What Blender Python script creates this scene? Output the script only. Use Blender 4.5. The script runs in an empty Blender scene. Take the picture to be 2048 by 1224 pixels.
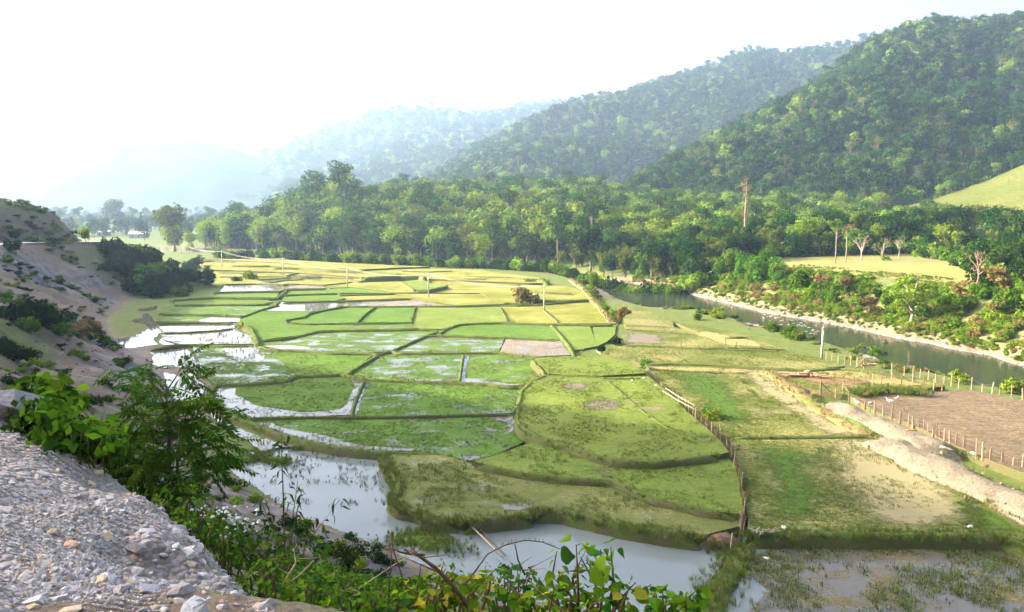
import bpy, bmesh, math, random
import numpy as np
from mathutils import Vector, Matrix, Euler
from mathutils.geometry import tessellate_polygon
PI = math.pi
rad = math.radians
scene = bpy.context.scene
COL = scene.collection
random.seed(7)
RNG = np.random.default_rng(11)

# ------------------------------------------------------------------ camera, sky, sun, exposure
CAM_H = 25.0
PITCH = 7.2
FPX = 1607.0
cam_d = bpy.data.cameras.new('camera')
cam = bpy.data.objects.new('camera', cam_d)
COL.objects.link(cam)
cam.location = (0, 0, CAM_H)
cam.rotation_euler = (rad(90 - PITCH), 0, 0)
cam_d.sensor_width = 36
cam_d.lens = 36 * FPX / 2048
cam_d.clip_start = 0.2
cam_d.clip_end = 20000
scene.camera = cam

SUN_EL = 23.0
SUN_AZ = -80.0          # degrees from straight ahead (+Y), negative = left
world = bpy.data.worlds.new('World')
scene.world = world
world.use_nodes = True
wn = world.node_tree
bgn = wn.nodes['Background']
sky = wn.nodes.new('ShaderNodeTexSky')
sky.sky_type = 'NISHITA'
sky.sun_disc = False
sky.sun_elevation = rad(SUN_EL)
sky.sun_rotation = rad(SUN_AZ)
sky.altitude = 200
sky.air_density = 0.5
sky.dust_density = 9.0
sky.ozone_density = 0.3
wn.links.new(sky.outputs[0], bgn.inputs[0])
bgn.inputs[1].default_value = 0.15

sun_d = bpy.data.lights.new('sun', 'SUN')
sun_d.energy = 3.8
sun_d.angle = rad(0.6)
sun_d.color = (1.0, 0.85, 0.62)
sun = bpy.data.objects.new('sun', sun_d)
COL.objects.link(sun)
_sd = Vector((math.sin(rad(SUN_AZ)) * math.cos(rad(SUN_EL)), math.cos(rad(SUN_AZ)) * math.cos(rad(SUN_EL)), math.sin(rad(SUN_EL))))
sun.rotation_euler = _sd.to_track_quat('Z', 'Y').to_euler()
sun.location = (-300, 100, 300)

scene.render.engine = 'CYCLES'
scene.view_settings.view_transform = 'Standard'
scene.view_settings.look = 'None'
scene.view_settings.gamma = 1
scene.view_settings.use_curve_mapping = False
scene.view_settings.exposure = 2.45
cy = scene.cycles
cy.max_bounces = 6
cy.diffuse_bounces = 2
cy.glossy_bounces = 2
cy.transmission_bounces = 2
cy.volume_bounces = 1
cy.transparent_max_bounces = 4
cy.use_denoising = True
cy.caustics_reflective = False
cy.caustics_refractive = False
cy.sample_clamp_indirect = 6

HAZE_DENSITY = 0.000185
HAZE_ANISO = 0.43

# ------------------------------------------------------------------ helpers
_c, _s = math.cos(rad(PITCH)), math.sin(rad(PITCH))
def ray(px, py):
    u = (px - 1024) / FPX; v = (612 - py) / FPX
    return np.array([u, _c + v * _s, -_s + v * _c])
def G(px, py, z=0.0):
    """point of the level plane z that a picture point shows"""
    d = ray(px, py)
    t = (z - CAM_H) / d[2]
    return np.array([d[0] * t, d[1] * t, z])
def GD(px, py, y):
    """point at forward distance y that a picture point shows"""
    d = ray(px, py)
    t = y / d[1]
    return np.array([d[0] * t, y, CAM_H + d[2] * t])
def azx(px, y):
    return (px - 1024) / FPX * y / _c

def _h(ix, iy, seed):
    n = (ix.astype(np.int64) * 374761393 + iy.astype(np.int64) * 668265263 + seed * 1442695041) & 0xffffffff
    n = ((n ^ (n >> 13)) * 1274126177) & 0xffffffff
    return ((n ^ (n >> 16)) & 0xffff) / 65535.0
def vnoise(x, y, seed=0):
    x = np.asarray(x, float); y = np.asarray(y, float)
    ix = np.floor(x); iy = np.floor(y); fx = x - ix; fy = y - iy
    fx = fx * fx * (3 - 2 * fx); fy = fy * fy * (3 - 2 * fy)
    a = _h(ix, iy, seed); b = _h(ix + 1, iy, seed); c = _h(ix, iy + 1, seed); d = _h(ix + 1, iy + 1, seed)
    return (a * (1 - fx) + b * fx) * (1 - fy) + (c * (1 - fx) + d * fx) * fy
def fbm(x, y, seed=0, oct=4):
    s = 0; a = 0.5; t = 0
    for o in range(oct):
        s = s + a * vnoise(np.asarray(x) * 2 ** o, np.asarray(y) * 2 ** o, seed + o * 17); t += a; a *= 0.5
    return s / t
def sst(a, b, x):
    t = np.clip((np.asarray(x, float) - a) / (b - a), 0, 1)
    return t * t * (3 - 2 * t)

def poly_dist(P, X, Y):
    """signed distance to polyline P (positive on the left of its direction) and the parameter along it (segment index + t)"""
    P = np.asarray(P, float)[:, :2]
    best = np.full(X.shape, 1e18); sg = np.zeros(X.shape); par = np.zeros(X.shape)
    for i in range(len(P) - 1):
        a = P[i]; b = P[i + 1]; ab = b - a; L2 = ab @ ab
        t = np.clip(((X - a[0]) * ab[0] + (Y - a[1]) * ab[1]) / L2, 0, 1)
        dx = X - (a[0] + t * ab[0]); dy = Y - (a[1] + t * ab[1])
        d = dx * dx + dy * dy
        cr = ab[0] * dy - ab[1] * dx
        m = d < best - 1e-9
        best = np.where(m, d, best); sg = np.where(m, np.sign(cr), sg); par = np.where(m, i + t, par)
    return np.sqrt(best) * np.where(sg == 0, 1, sg), par
def in_poly(P, X, Y):
    P = np.asarray(P, float); ins = np.zeros(X.shape, bool); n = len(P); j = n - 1
    for i in range(n):
        xi, yi = P[i][0], P[i][1]; xj, yj = P[j][0], P[j][1]
        c = ((yi > Y) != (yj > Y)) & (X < (xj - xi) * (Y - yi) / ((yj - yi) if yj != yi else 1e-12) + xi)
        ins ^= c; j = i
    return ins

def mesh_np(name, V, F, mats=(), midx=None, smooth=False, uv=None):
    """V (n,3) array, F list/array of faces (uniform array is fastest)"""
    me = bpy.data.meshes.new(name)
    V = np.asarray(V, np.float32)
    if isinstance(F, np.ndarray):
        k = F.shape[1]; n = len(F)
        me.vertices.add(len(V)); me.vertices.foreach_set('co', V.ravel())
        me.loops.add(n * k); me.loops.foreach_set('vertex_index', F.astype(np.int32).ravel())
        me.polygons.add(n)
        me.polygons.foreach_set('loop_start', np.arange(0, n * k, k, dtype=np.int32))
        me.polygons.foreach_set('loop_total', np.full(n, k, np.int32))
        me.update(calc_edges=True)
    else:
        me.from_pydata([tuple(map(float, v)) for v in V], [], [tuple(int(q) for q in f) for f in F])
    for m in mats: me.materials.append(m)
    if midx is not None: me.polygons.foreach_set('material_index', np.asarray(midx, np.int32))
    if smooth: me.polygons.foreach_set('use_smooth', np.ones(len(me.polygons), bool))
    me.validate(); me.update()
    return me
def link(name, me, parent=None, loc=None, rot=None, scale=None):
    o = bpy.data.objects.new(name, me); COL.objects.link(o)
    if parent is not None: o.parent = parent
    if loc is not None: o.location = tuple(float(q) for q in loc)
    if rot is not None: o.rotation_euler = rot
    if scale is not None: o.scale = (scale,) * 3 if not hasattr(scale, '__len__') else scale
    return o
def tag(o, label=None, cat=None, group=None, kind=None):
    if label: o['label'] = label
    if cat: o['category'] = cat
    if group: o['group'] = group
    if kind: o['kind'] = kind
    return o
def empty(name, loc, rz=0.0, label=None, cat=None, group=None, scale=1.0):
    o = bpy.data.objects.new(name, None); COL.objects.link(o)
    o.location = tuple(float(q) for q in loc); o.rotation_euler = (0, 0, rz); o.scale = (scale,) * 3
    o.empty_display_size = 0.3
    return tag(o, label, cat, group)

class MB:
    """collects verts and faces"""
    def __init__(s): s.V = []; s.F = []
    def add(s, V, F):
        n = len(s.V); s.V += [tuple(v) for v in V]; s.F += [tuple(i + n for i in f) for f in F]
    def tube(s, pts, rs, n=6, cap=True):
        pts = [Vector(p) for p in pts]; base = len(s.V); up = Vector((0.13, 0.21, 1))
        for i, p in enumerate(pts):
            t = (pts[min(i + 1, len(pts) - 1)] - pts[max(i - 1, 0)])
            t = t.normalized() if t.length > 1e-9 else Vector((0, 0, 1))
            a = t.cross(up if abs(t.dot(up.normalized())) < .95 else Vector((1, 0, 0))).normalized(); b = t.cross(a)
            r = rs[i] if hasattr(rs, '__len__') else rs
            for k in range(n):
                th = 2 * PI * k / n
                s.V.append(tuple(p + (a * math.cos(th) + b * math.sin(th)) * r))
        for i in range(len(pts) - 1):
            for k in range(n):
                a0 = base + i * n + k; a1 = base + i * n + (k + 1) % n
                s.F.append((a0, a1, a1 + n, a0 + n))
        if cap:
            s.F.append(tuple(base + k for k in range(n))[::-1])
            s.F.append(tuple(base + (len(pts) - 1) * n + k for k in range(n)))
    def box(s, c, d, rz=0.0, jit=0.0):
        R = Matrix.Rotation(rz, 3, 'Z'); base = len(s.V)
        for z in (-1, 1):
            for x, y in ((-1, -1), (1, -1), (1, 1), (-1, 1)):
                v = R @ Vector((x * d[0] / 2 + random.uniform(-jit, jit), y * d[1] / 2 + random.uniform(-jit, jit), z * d[2] / 2 + random.uniform(-jit, jit)))
                s.V.append(tuple(v + Vector(c)))
        for f in ((3, 2, 1, 0), (4, 5, 6, 7), (0, 1, 5, 4), (1, 2, 6, 5), (2, 3, 7, 6), (3, 0, 4, 7)):
            s.F.append(tuple(base + i for i in f))
    def mesh(s, name, mats=(), smooth=False): return mesh_np(name, s.V, s.F, mats, smooth=smooth)
    def build(s, name, mat, parent=None, smooth=False, **k): return link(name, s.mesh(name, [mat], smooth), parent, **k)

# ------------------------------------------------------------------ node helpers
class NT:
    def __init__(s, name):
        s.m = bpy.data.materials.new(name); s.m.use_nodes = True; s.t = s.m.node_tree
        s.t.nodes.clear(); s.out = s.n('ShaderNodeOutputMaterial')
    def n(s, typ, **k):
        nd = s.t.nodes.new(typ)
        for a, b in k.items(): setattr(nd, a, b)
        return nd
    def set(s, inp, v):
        if v is None: return
        if isinstance(v, bpy.types.NodeSocket): s.t.links.new(v, inp)
        elif isinstance(v, (tuple, list)) and len(v) == 3 and inp.type == 'RGBA': inp.default_value = (*v, 1)
        else: inp.default_value = v
    def geo(s): return s.n('ShaderNodeNewGeometry')
    def pos(s): return s.geo().outputs['Position']
    def map(s, vec, scale=(1, 1, 1), rot=(0, 0, 0)):
        k = s.n('ShaderNodeMapping'); s.set(k.inputs[0], vec); k.inputs['Scale'].default_value = scale; k.inputs['Rotation'].default_value = rot; return k.outputs[0]
    def noise(s, vec, scale, detail=4, rough=.55, dist=0.0):
        k = s.n('ShaderNodeTexNoise'); s.set(k.inputs['Vector'], vec); k.inputs['Scale'].default_value = scale
        k.inputs['Detail'].default_value = detail; k.inputs['Roughness'].default_value = rough; k.inputs['Distortion'].default_value = dist
        return k.outputs[0]
    def voro(s, vec, scale, out='Color', feature='F1'):
        k = s.n('ShaderNodeTexVoronoi', feature=feature); s.set(k.inputs['Vector'], vec); k.inputs['Scale'].default_value = scale; return k.outputs[out]
    def ramp(s, fac, stops, interp='LINEAR'):
        k = s.n('ShaderNodeValToRGB'); s.set(k.inputs[0], fac); cr = k.color_ramp; cr.interpolation = interp
        while len(cr.elements) < len(stops): cr.elements.new(0.5)
        for e, (p, c) in zip(cr.elements, stops):
            e.position = p; e.color = (*c, 1) if hasattr(c, '__len__') else (c, c, c, 1)
        return k.outputs[0]
    def mix(s, f, a, b, typ='MIX'):
        k = s.n('ShaderNodeMix', data_type='RGBA', blend_type=typ); s.set(k.inputs[0], f); s.set(k.inputs[6], a); s.set(k.inputs[7], b); return k.outputs[2]
    def math(s, op, a, b=None, c=None, clamp=False):
        k = s.n('ShaderNodeMath', operation=op, use_clamp=clamp); s.set(k.inputs[0], a); s.set(k.inputs[1], b)
        if c is not None: s.set(k.inputs[2], c)
        return k.outputs[0]
    def rng(s, v, a, b, c=0.0, d=1.0):
        k = s.n('ShaderNodeMapRange'); s.set(k.inputs[0], v)
        for i, q in zip((1, 2, 3, 4), (a, b, c, d)): k.inputs[i].default_value = q
        return k.outputs[0]
    def attr(s, name, out='Color'): return s.n('ShaderNodeAttribute', attribute_name=name).outputs[out]
    def sep(s, c): return s.n('ShaderNodeSeparateColor') if False else s._sep(c)
    def _sep(s, c):
        k = s.n('ShaderNodeSeparateColor'); s.set(k.inputs[0], c); return k.outputs
    def bump(s, h, strength=.5, dist=.1):
        k = s.n('ShaderNodeBump'); s.set(k.inputs['Height'], h); k.inputs['Strength'].default_value = strength; k.inputs['Distance'].default_value = dist; return k.outputs[0]
    def bsdf(s, col, rough=.8, spec=.2, normal=None, **k):
        b = s.n('ShaderNodeBsdfPrincipled'); s.set(b.inputs['Base Color'], col); s.set(b.inputs['Roughness'], rough)
        s.set(b.inputs['Specular IOR Level'], spec); s.set(b.inputs['Normal'], normal)
        for a, v in k.items(): s.set(b.inputs[a.replace('_', ' ')], v)
        return b.outputs[0]
    def mixs(s, f, a, b):
        k = s.n('ShaderNodeMixShader'); s.set(k.inputs[0], f); s.set(k.inputs[1], a); s.set(k.inputs[2], b); return k.outputs[0]
    def done(s, sh): s.t.links.new(sh, s.out.inputs[0]); return s.m

def simple(name, c1, c2, scale=3.0, rough=.8, spec=.2, bump=.3, detail=5):
    t = NT(name); tc = t.n('ShaderNodeTexCoord').outputs['Object']
    n = t.noise(tc, scale, detail)
    col = t.ramp(n, [(.3, c1), (.7, c2)])
    return t.done(t.bsdf(col, rough, spec, t.bump(n, bump, .05)))

def leaf_mat(name, dark, light, trans=.3, var=.25, gloss=0.0):
    """foliage: colour differs leaf by leaf and plant by plant; light passes through"""
    t = NT(name); g = t.geo(); oi = t.n('ShaderNodeObjectInfo')
    col = t.mix(g.outputs['Random Per Island'], dark, light)
    hs = t.n('ShaderNodeHueSaturation'); t.set(hs.inputs['Color'], col)
    t.set(hs.inputs['Hue'], t.rng(oi.outputs['Random'], 0, 1, .5 - var * .12, .5 + var * .08))
    r2 = t.math('FRACT', t.math('MULTIPLY', oi.outputs['Random'], 7.31))
    t.set(hs.inputs['Value'], t.rng(r2, 0, 1, 1 - var, 1 + var))
    c = hs.outputs[0]
    d = t.n('ShaderNodeBsdfDiffuse'); t.set(d.inputs[0], c)
    tr = t.n('ShaderNodeBsdfTranslucent'); t.set(tr.inputs[0], t.mix(.5, c, light))
    gl = t.n('ShaderNodeBsdfGlossy'); gl.inputs['Roughness'].default_value = .45; gl.inputs[0].default_value = (.8, .85, .8, 1)
    return t.done(t.mixs(gloss, t.mixs(trans, d.outputs[0], tr.outputs[0]), gl.outputs[0]) if gloss else t.mixs(trans, d.outputs[0], tr.outputs[0]))
# ------------------------------------------------------------------ the lie of the land
RIVER_Z = -2.5
TOE = np.array([(120, 5), (80, 22), (40, 35), (10, 44), (-3, 51), (-10, 57), (-18, 63.5), (-26, 73), (-40, 96), (-53, 121), (-71, 143), (-88, 173), (-99, 205),
                (-93, 232), (-90, 246), (-104, 264), (-132, 290), (-210, 330), (-420, 420), (-1000, 640), (-3000, 1200)], float)
# per toe point: z of the road bench, distance of the bench edge from the toe, rise of the cut bank, slope of the hill above it
TB = np.array([22.9] * 8 + [20.5, 19, 17.8, 16.5, 15.0, 14, 13.5, 12, 11, 9, 8, 8, 8], float)
TE = np.array([41.5] * 8 + [38, 36, 33, 30, 27, 25, 24, 22, 20, 20, 25, 30, 30], float)
TS = np.array([1.0] * 10 + [.95, .8, .5, .33, .25, .2, .18, .15, .15, .1, .1], float)
GEDGE = [(30, -20), (2, 2.2), (-.5, 3.9), (-1.95, 5.45), (-2.55, 6.15), (-3.6, 7.4), (-5.1, 8.6), (-8, 10.5), (-12, 13), (-40, 30)]
LB_px = [(560, 517), (700, 524), (880, 535), (1000, 541), (1110, 549), (1190, 572), (1240, 600), (1282, 613), (1332, 627), (1366, 628), (1405, 631), (1444, 635), (1484, 644), (1520, 651), (1532, 659),
         (1559, 671), (1616, 680), (1640, 688), (1720, 706), (1760, 720), (1808, 740), (1860, 754), (1920, 766), (1980, 780), (2048, 794), (2300, 850)]
RB_px = [(560, 512), (700, 519), (880, 528), (1000, 533), (1100, 538), (1160, 546), (1233, 563), (1277, 568), (1340, 577), (1392, 592), (1444, 605), (1489, 615), (1520, 624), (1580, 634), (1628, 642),
         (1687, 653), (1741, 665), (1794, 677), (1861, 688), (1901, 698), (1980, 711), (2020, 727), (2048, 733), (2300, 775)]
LBW = np.array([G(x, y, RIVER_Z) for x, y in LB_px]); RBW = np.array([G(x, y, RIVER_Z) for x, y in RB_px])
LBW = np.vstack([LBW[0] + (-400, 180, 0), LBW, LBW[-1] + (120, -90, 0)]); RBW = np.vstack([RBW[0] + (-400, 195, 0), RBW, RBW[-1] + (120, -90, 0)])
def _ip(tab, par): return np.interp(par, np.arange(len(tab)), tab)
RBH = np.array([1.5, 1.5, 1.6, 2, 2.2, 2.5, 3, 4.5, 7, 8, 8.5, 9] + [9.2] * (len(RBW) - 12))      # height of the far bank above the water
RBWd = np.array([14] * 6 + [16, 18, 20, 20] + [21] * (len(RBW) - 10), float)                          # and its breadth
POND = [(395, 985), (430, 955), (500, 905), (560, 893), (640, 893), (760, 905), (800, 975), (800, 1010), (860, 1010), (1000, 1020), (1400, 1060), (1480, 1060), (2000, 1080), (2060, 1100), (2200, 1120),
        (2300, 1400), (1400, 1500), (900, 1350), (640, 1120), (470, 1040)]
PONDW = [G(x, y)[:2] for x, y in POND]
DITCH = [[(200, 692), (300, 668), (296, 640), (278, 622)], [(345, 700), (370, 740), (300, 745)], [(400, 740), (395, 760), (410, 800), (440, 840), (500, 875), (560, 892), (640, 893)]]

def river_d(X, Y):
    dl, pl = poly_dist(LBW, X, Y); dr, pr = poly_dist(RBW, X, Y)
    return -dl, pl, dr, pr              # dl>0: on the near side of the near waterline; dr>0: beyond the far waterline

def land(X, Y):
    X = np.asarray(X, float); Y = np.asarray(Y, float)
    dt, pt = poly_dist(TOE, X, Y)
    dl, pl, dr, pr = river_d(X, Y)
    n1 = fbm(X / 9, Y / 9, 3) - .5; n2 = fbm(X / 1.6, Y / 1.6, 9) - .5
    R = np.hypot(X, Y)
    # valley floor
    z = 0.12 + .12 * n1 + .05 * n2 + 0 * X
    rise = sst(1.5, 9, dl); far = sst(235, 330, Y)
    z = np.where(dl > 0, -2.3 + rise * (2.42 + z - .12) + .3 * n2 * (1 - rise), z)
    pond = in_poly(PONDW, X, Y)
    z = np.where(pond, -0.55 + .1 * n2, z)
    # river bed
    bed = (dl <= 0) & (dr <= 0)
    z = np.where(bed, RIVER_Z - .15 - np.minimum(1.2, .25 * np.minimum(-dl, -dr)) + .15 * n2, z)
    # far bank and what lies beyond
    H = _ip(RBH, pr); W = _ip(RBWd, pr)
    t = np.clip(dr / W, 0, 1)
    bank = H * (.25 * sst(0, .18, t) + .75 * sst(.12, 1, t)) + (1.6 * n1 + .5 * n2) * np.sin(PI * np.clip(t, 0, 1)) + np.maximum(dr - W, 0) * .025
    beyond = np.clip(Y - 255 - np.maximum(0, X) * .05, 0, 400)
    bank = bank + np.where(dr > 0, .062 * beyond * sst(0, 60, beyond), 0) * sst(8, 60, dr)
    knoll = 16 * np.exp(-(((X + 125) / 40) ** 2 + ((Y - 520) / 60) ** 2))
    bank = bank + knoll * sst(10, 60, dr)
    # flats run level far to the left, away from the near mountains
    flat = sst(-.12, -.30, X / np.maximum(Y, 1)) * sst(380, 440, Y)
    bank = bank * (1 - flat) + (2.6 + .3 * n1) * flat
    z = np.where(dr > 0, RIVER_Z + bank, z)
    # the hill the road is cut into
    B = _ip(TB, pt); E = _ip(TE, pt); S = _ip(TS, pt)
    d = np.maximum(dt, 0)
    wob = (fbm(X / 14, Y / 14, 31) - .5)
    q = np.clip(d / E, 0, 1)
    face = B * (q ** 1.12)
    gul = np.abs(fbm(pt * 7.0 + d / 40, d / 60 + 3, 51, 4) - .5) * 2
    face = face + (wob * 3.2 - gul * 2.4 + .5 * n2 + (fbm(X / 3.5, Y / 3.5, 57, 3) - .5) * 2.2 * sst(70, 110, Y)) * np.sin(PI * q) * np.minimum(1, R / 30)
    over = np.maximum(d - E, 0)
    cutw = 10.0
    hill = B + .02 * over + np.maximum(over - cutw, 0) * 0
    oc = np.maximum(over - cutw, 0)
    cut = np.minimum(oc * 1.1, 9 + 3 * wob)
    hill = hill + cut + np.maximum(oc - 8, 0) * S + (wob * 5 + n1 * 1.5) * sst(0, 12, oc)
    hill = np.minimum(hill, 118 + 14 * wob)
    hz = np.where(d < E, face, hill)
    # loose gravel tipped along the road edge by the camera
    f, _p = poly_dist(GEDGE, X, Y); f = -f
    zg = np.minimum(23.03 - .413 * X - .304 * Y, 23.0 + .06 * np.maximum(-X - 5, 0))
    zg = zg - np.where(f > 0, .8 * f + .10 * np.minimum(f, 1) ** 2, 0) + .42 * np.exp(-((f + .3) / .7) ** 2) * (fbm(X * 1.3, Y * 1.3, 70) - .45) + .12 * (fbm(X * 2.6, Y * 2.6, 73) - .5)
    zg = np.where((R < 26) & (dt > 0), zg, -50)
    gravelly = (zg > hz - .03) & (f < 1.2) & (R < 22)
    hz = np.maximum(hz, zg)
    near = np.exp(-((X + 3.2) ** 2 + (Y - 5) ** 2) / 60)
    hz = hz + near * (.10 * (fbm(X * 1.3, Y * 1.3, 71) - .5) * 2 + .05 * (fbm(X * 5, Y * 5, 72) - .5))
    hz = hz + .75 * np.exp(-(((X + 7.9) / 1.3) ** 2 + ((Y - 10.6) / 1.5) ** 2))
    z = np.where(dt > 0, np.maximum(hz, np.where(pond, -.5, z)), z)
    return z, dt, pt, dl, pl, dr, pr, gravelly

class LandGrid:
    pass
GRID = {}
def land_zs(x, y):
    """height of the land, read off the ground mesh"""
    x = np.asarray(x, float); y = np.asarray(y, float)
    az, rr, Z = GRID['az'], GRID['rr'], GRID['z']; a = np.degrees(np.arctan2(x, y)); r = np.hypot(x, y)
    i = np.clip(np.searchsorted(az, a) - 1, 0, len(az) - 2); j = np.clip(np.searchsorted(rr, r) - 1, 0, len(rr) - 2)
    u = np.clip((a - az[i]) / (az[i + 1] - az[i]), 0, 1); v = np.clip((r - rr[j]) / (rr[j + 1] - rr[j]), 0, 1)
    return (Z[i, j] * (1 - u) + Z[i + 1, j] * u) * (1 - v) + (Z[i, j + 1] * (1 - u) + Z[i + 1, j + 1] * u) * v
def land_z(x, y): return float(land_zs(np.array([x]), np.array([y]))[0])
def drop(px, py, zlo=-3.0, zhi=60.0):
    """first point of the land that a picture point shows"""
    d = ray(px, py)
    ts = np.concatenate([np.geomspace(2, 900, 1500)])
    X = d[0] * ts; Y = d[1] * ts; Z = CAM_H + d[2] * ts
    below = Z < land_zs(X, Y)
    if not below.any(): return np.array([X[-1], Y[-1], Z[-1]])
    i = int(np.argmax(below)); i0 = max(i - 1, 0)
    tt = np.linspace(ts[i0], ts[i], 20); X = d[0] * tt; Y = d[1] * tt; Z = CAM_H + d[2] * tt
    b = Z < land_zs(X, Y); j = int(np.argmax(b)) if b.any() else 19
    return np.array([X[j], Y[j], land_z(X[j], Y[j])])

# ---- terrain material: R grass, G pebbles and stone, B dry straw, A purple-grey scree
def terrain_mat():
    t = NT('earth and grass'); p = t.pos()
    mk = t.attr('mask'); sp = t.sep(mk)
    big = t.noise(p, .07, 3); mid = t.noise(p, .55, 5); fine = t.noise(p, 5.5, 6, .65); st = t.noise(p, 2.0, 6, .7)
    dirt = t.mix(mid, (.13, .10, .07), (.25, .21, .155))
    dirt = t.mix(t.rng(fine, .3, .8), dirt, (.12, .085, .065))
    grass = t.mix(t.rng(mid, .3, .7), (.055, .095, .018), (.115, .15, .035))
    grass = t.mix(t.rng(st, .45, .75), grass, (.15, .15, .05))
    grass = t.mix(t.rng(fine, .45, .85, 0, .7), grass, (.035, .065, .014))
    dry = t.mix(fine, (.40, .33, .10), (.27, .25, .06))
    vc = t.sep(t.voro(p, 16.0)); vs = t.voro(p, 16.0, 'Distance'); v2 = t.sep(t.voro(p, 55.0))
    peb = t.mix(vc[0], (.32, .285, .275), (.52, .475, .44)); peb = t.mix(t.rng(vc[1], .8, .95), peb, (.36, .22, .12))
    peb = t.mix(.5, peb, t.mix(v2[0], (.20, .185, .19), (.50, .47, .45)))
    peb = t.mix(t.rng(t.noise(p, 1.4, 5, .7), .45, .65, 0, .8), peb, t.mix(fine, (.17, .14, .115), (.30, .25, .20)))
    stre = t.noise(t.map(p, (.35, .35, .12), (0, 0, .5)), 1.0, 6, .7)
    scree = t.mix(t.rng(stre, .42, .58), (.065, .058, .054), (.225, .21, .205)); scree = t.mix(t.rng(fine, .35, .7), scree, (.14, .13, .13)); scree = t.mix(t.rng(big, .5, .62, 0, .7), scree, (.16, .115, .085))
    def soft(c, n=mid): return t.math('ADD', t.math('MULTIPLY', t.math('SUBTRACT', c, .5), 2.2), t.math('ADD', t.math('MULTIPLY', t.math('SUBTRACT', n, .5), 1.5), .5), clamp=True)
    col = t.mix(soft(t.attr('mask', 'Alpha'), stre), dirt, scree)
    col = t.mix(soft(sp[1]), col, peb)
    col = t.mix(soft(sp[2], st), col, dry)
    col = t.mix(soft(sp[0], st), col, grass)
    h = t.math('ADD', t.math('MULTIPLY', fine, .6), t.math('ADD', t.math('MULTIPLY', st, .8), t.math('MULTIPLY', t.math('SUBTRACT', 1, vs), sp[1])))
    return t.done(t.bsdf(col, .92, .12, t.bump(h, .7, .18)))
M_TERRAIN = terrain_mat()

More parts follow.
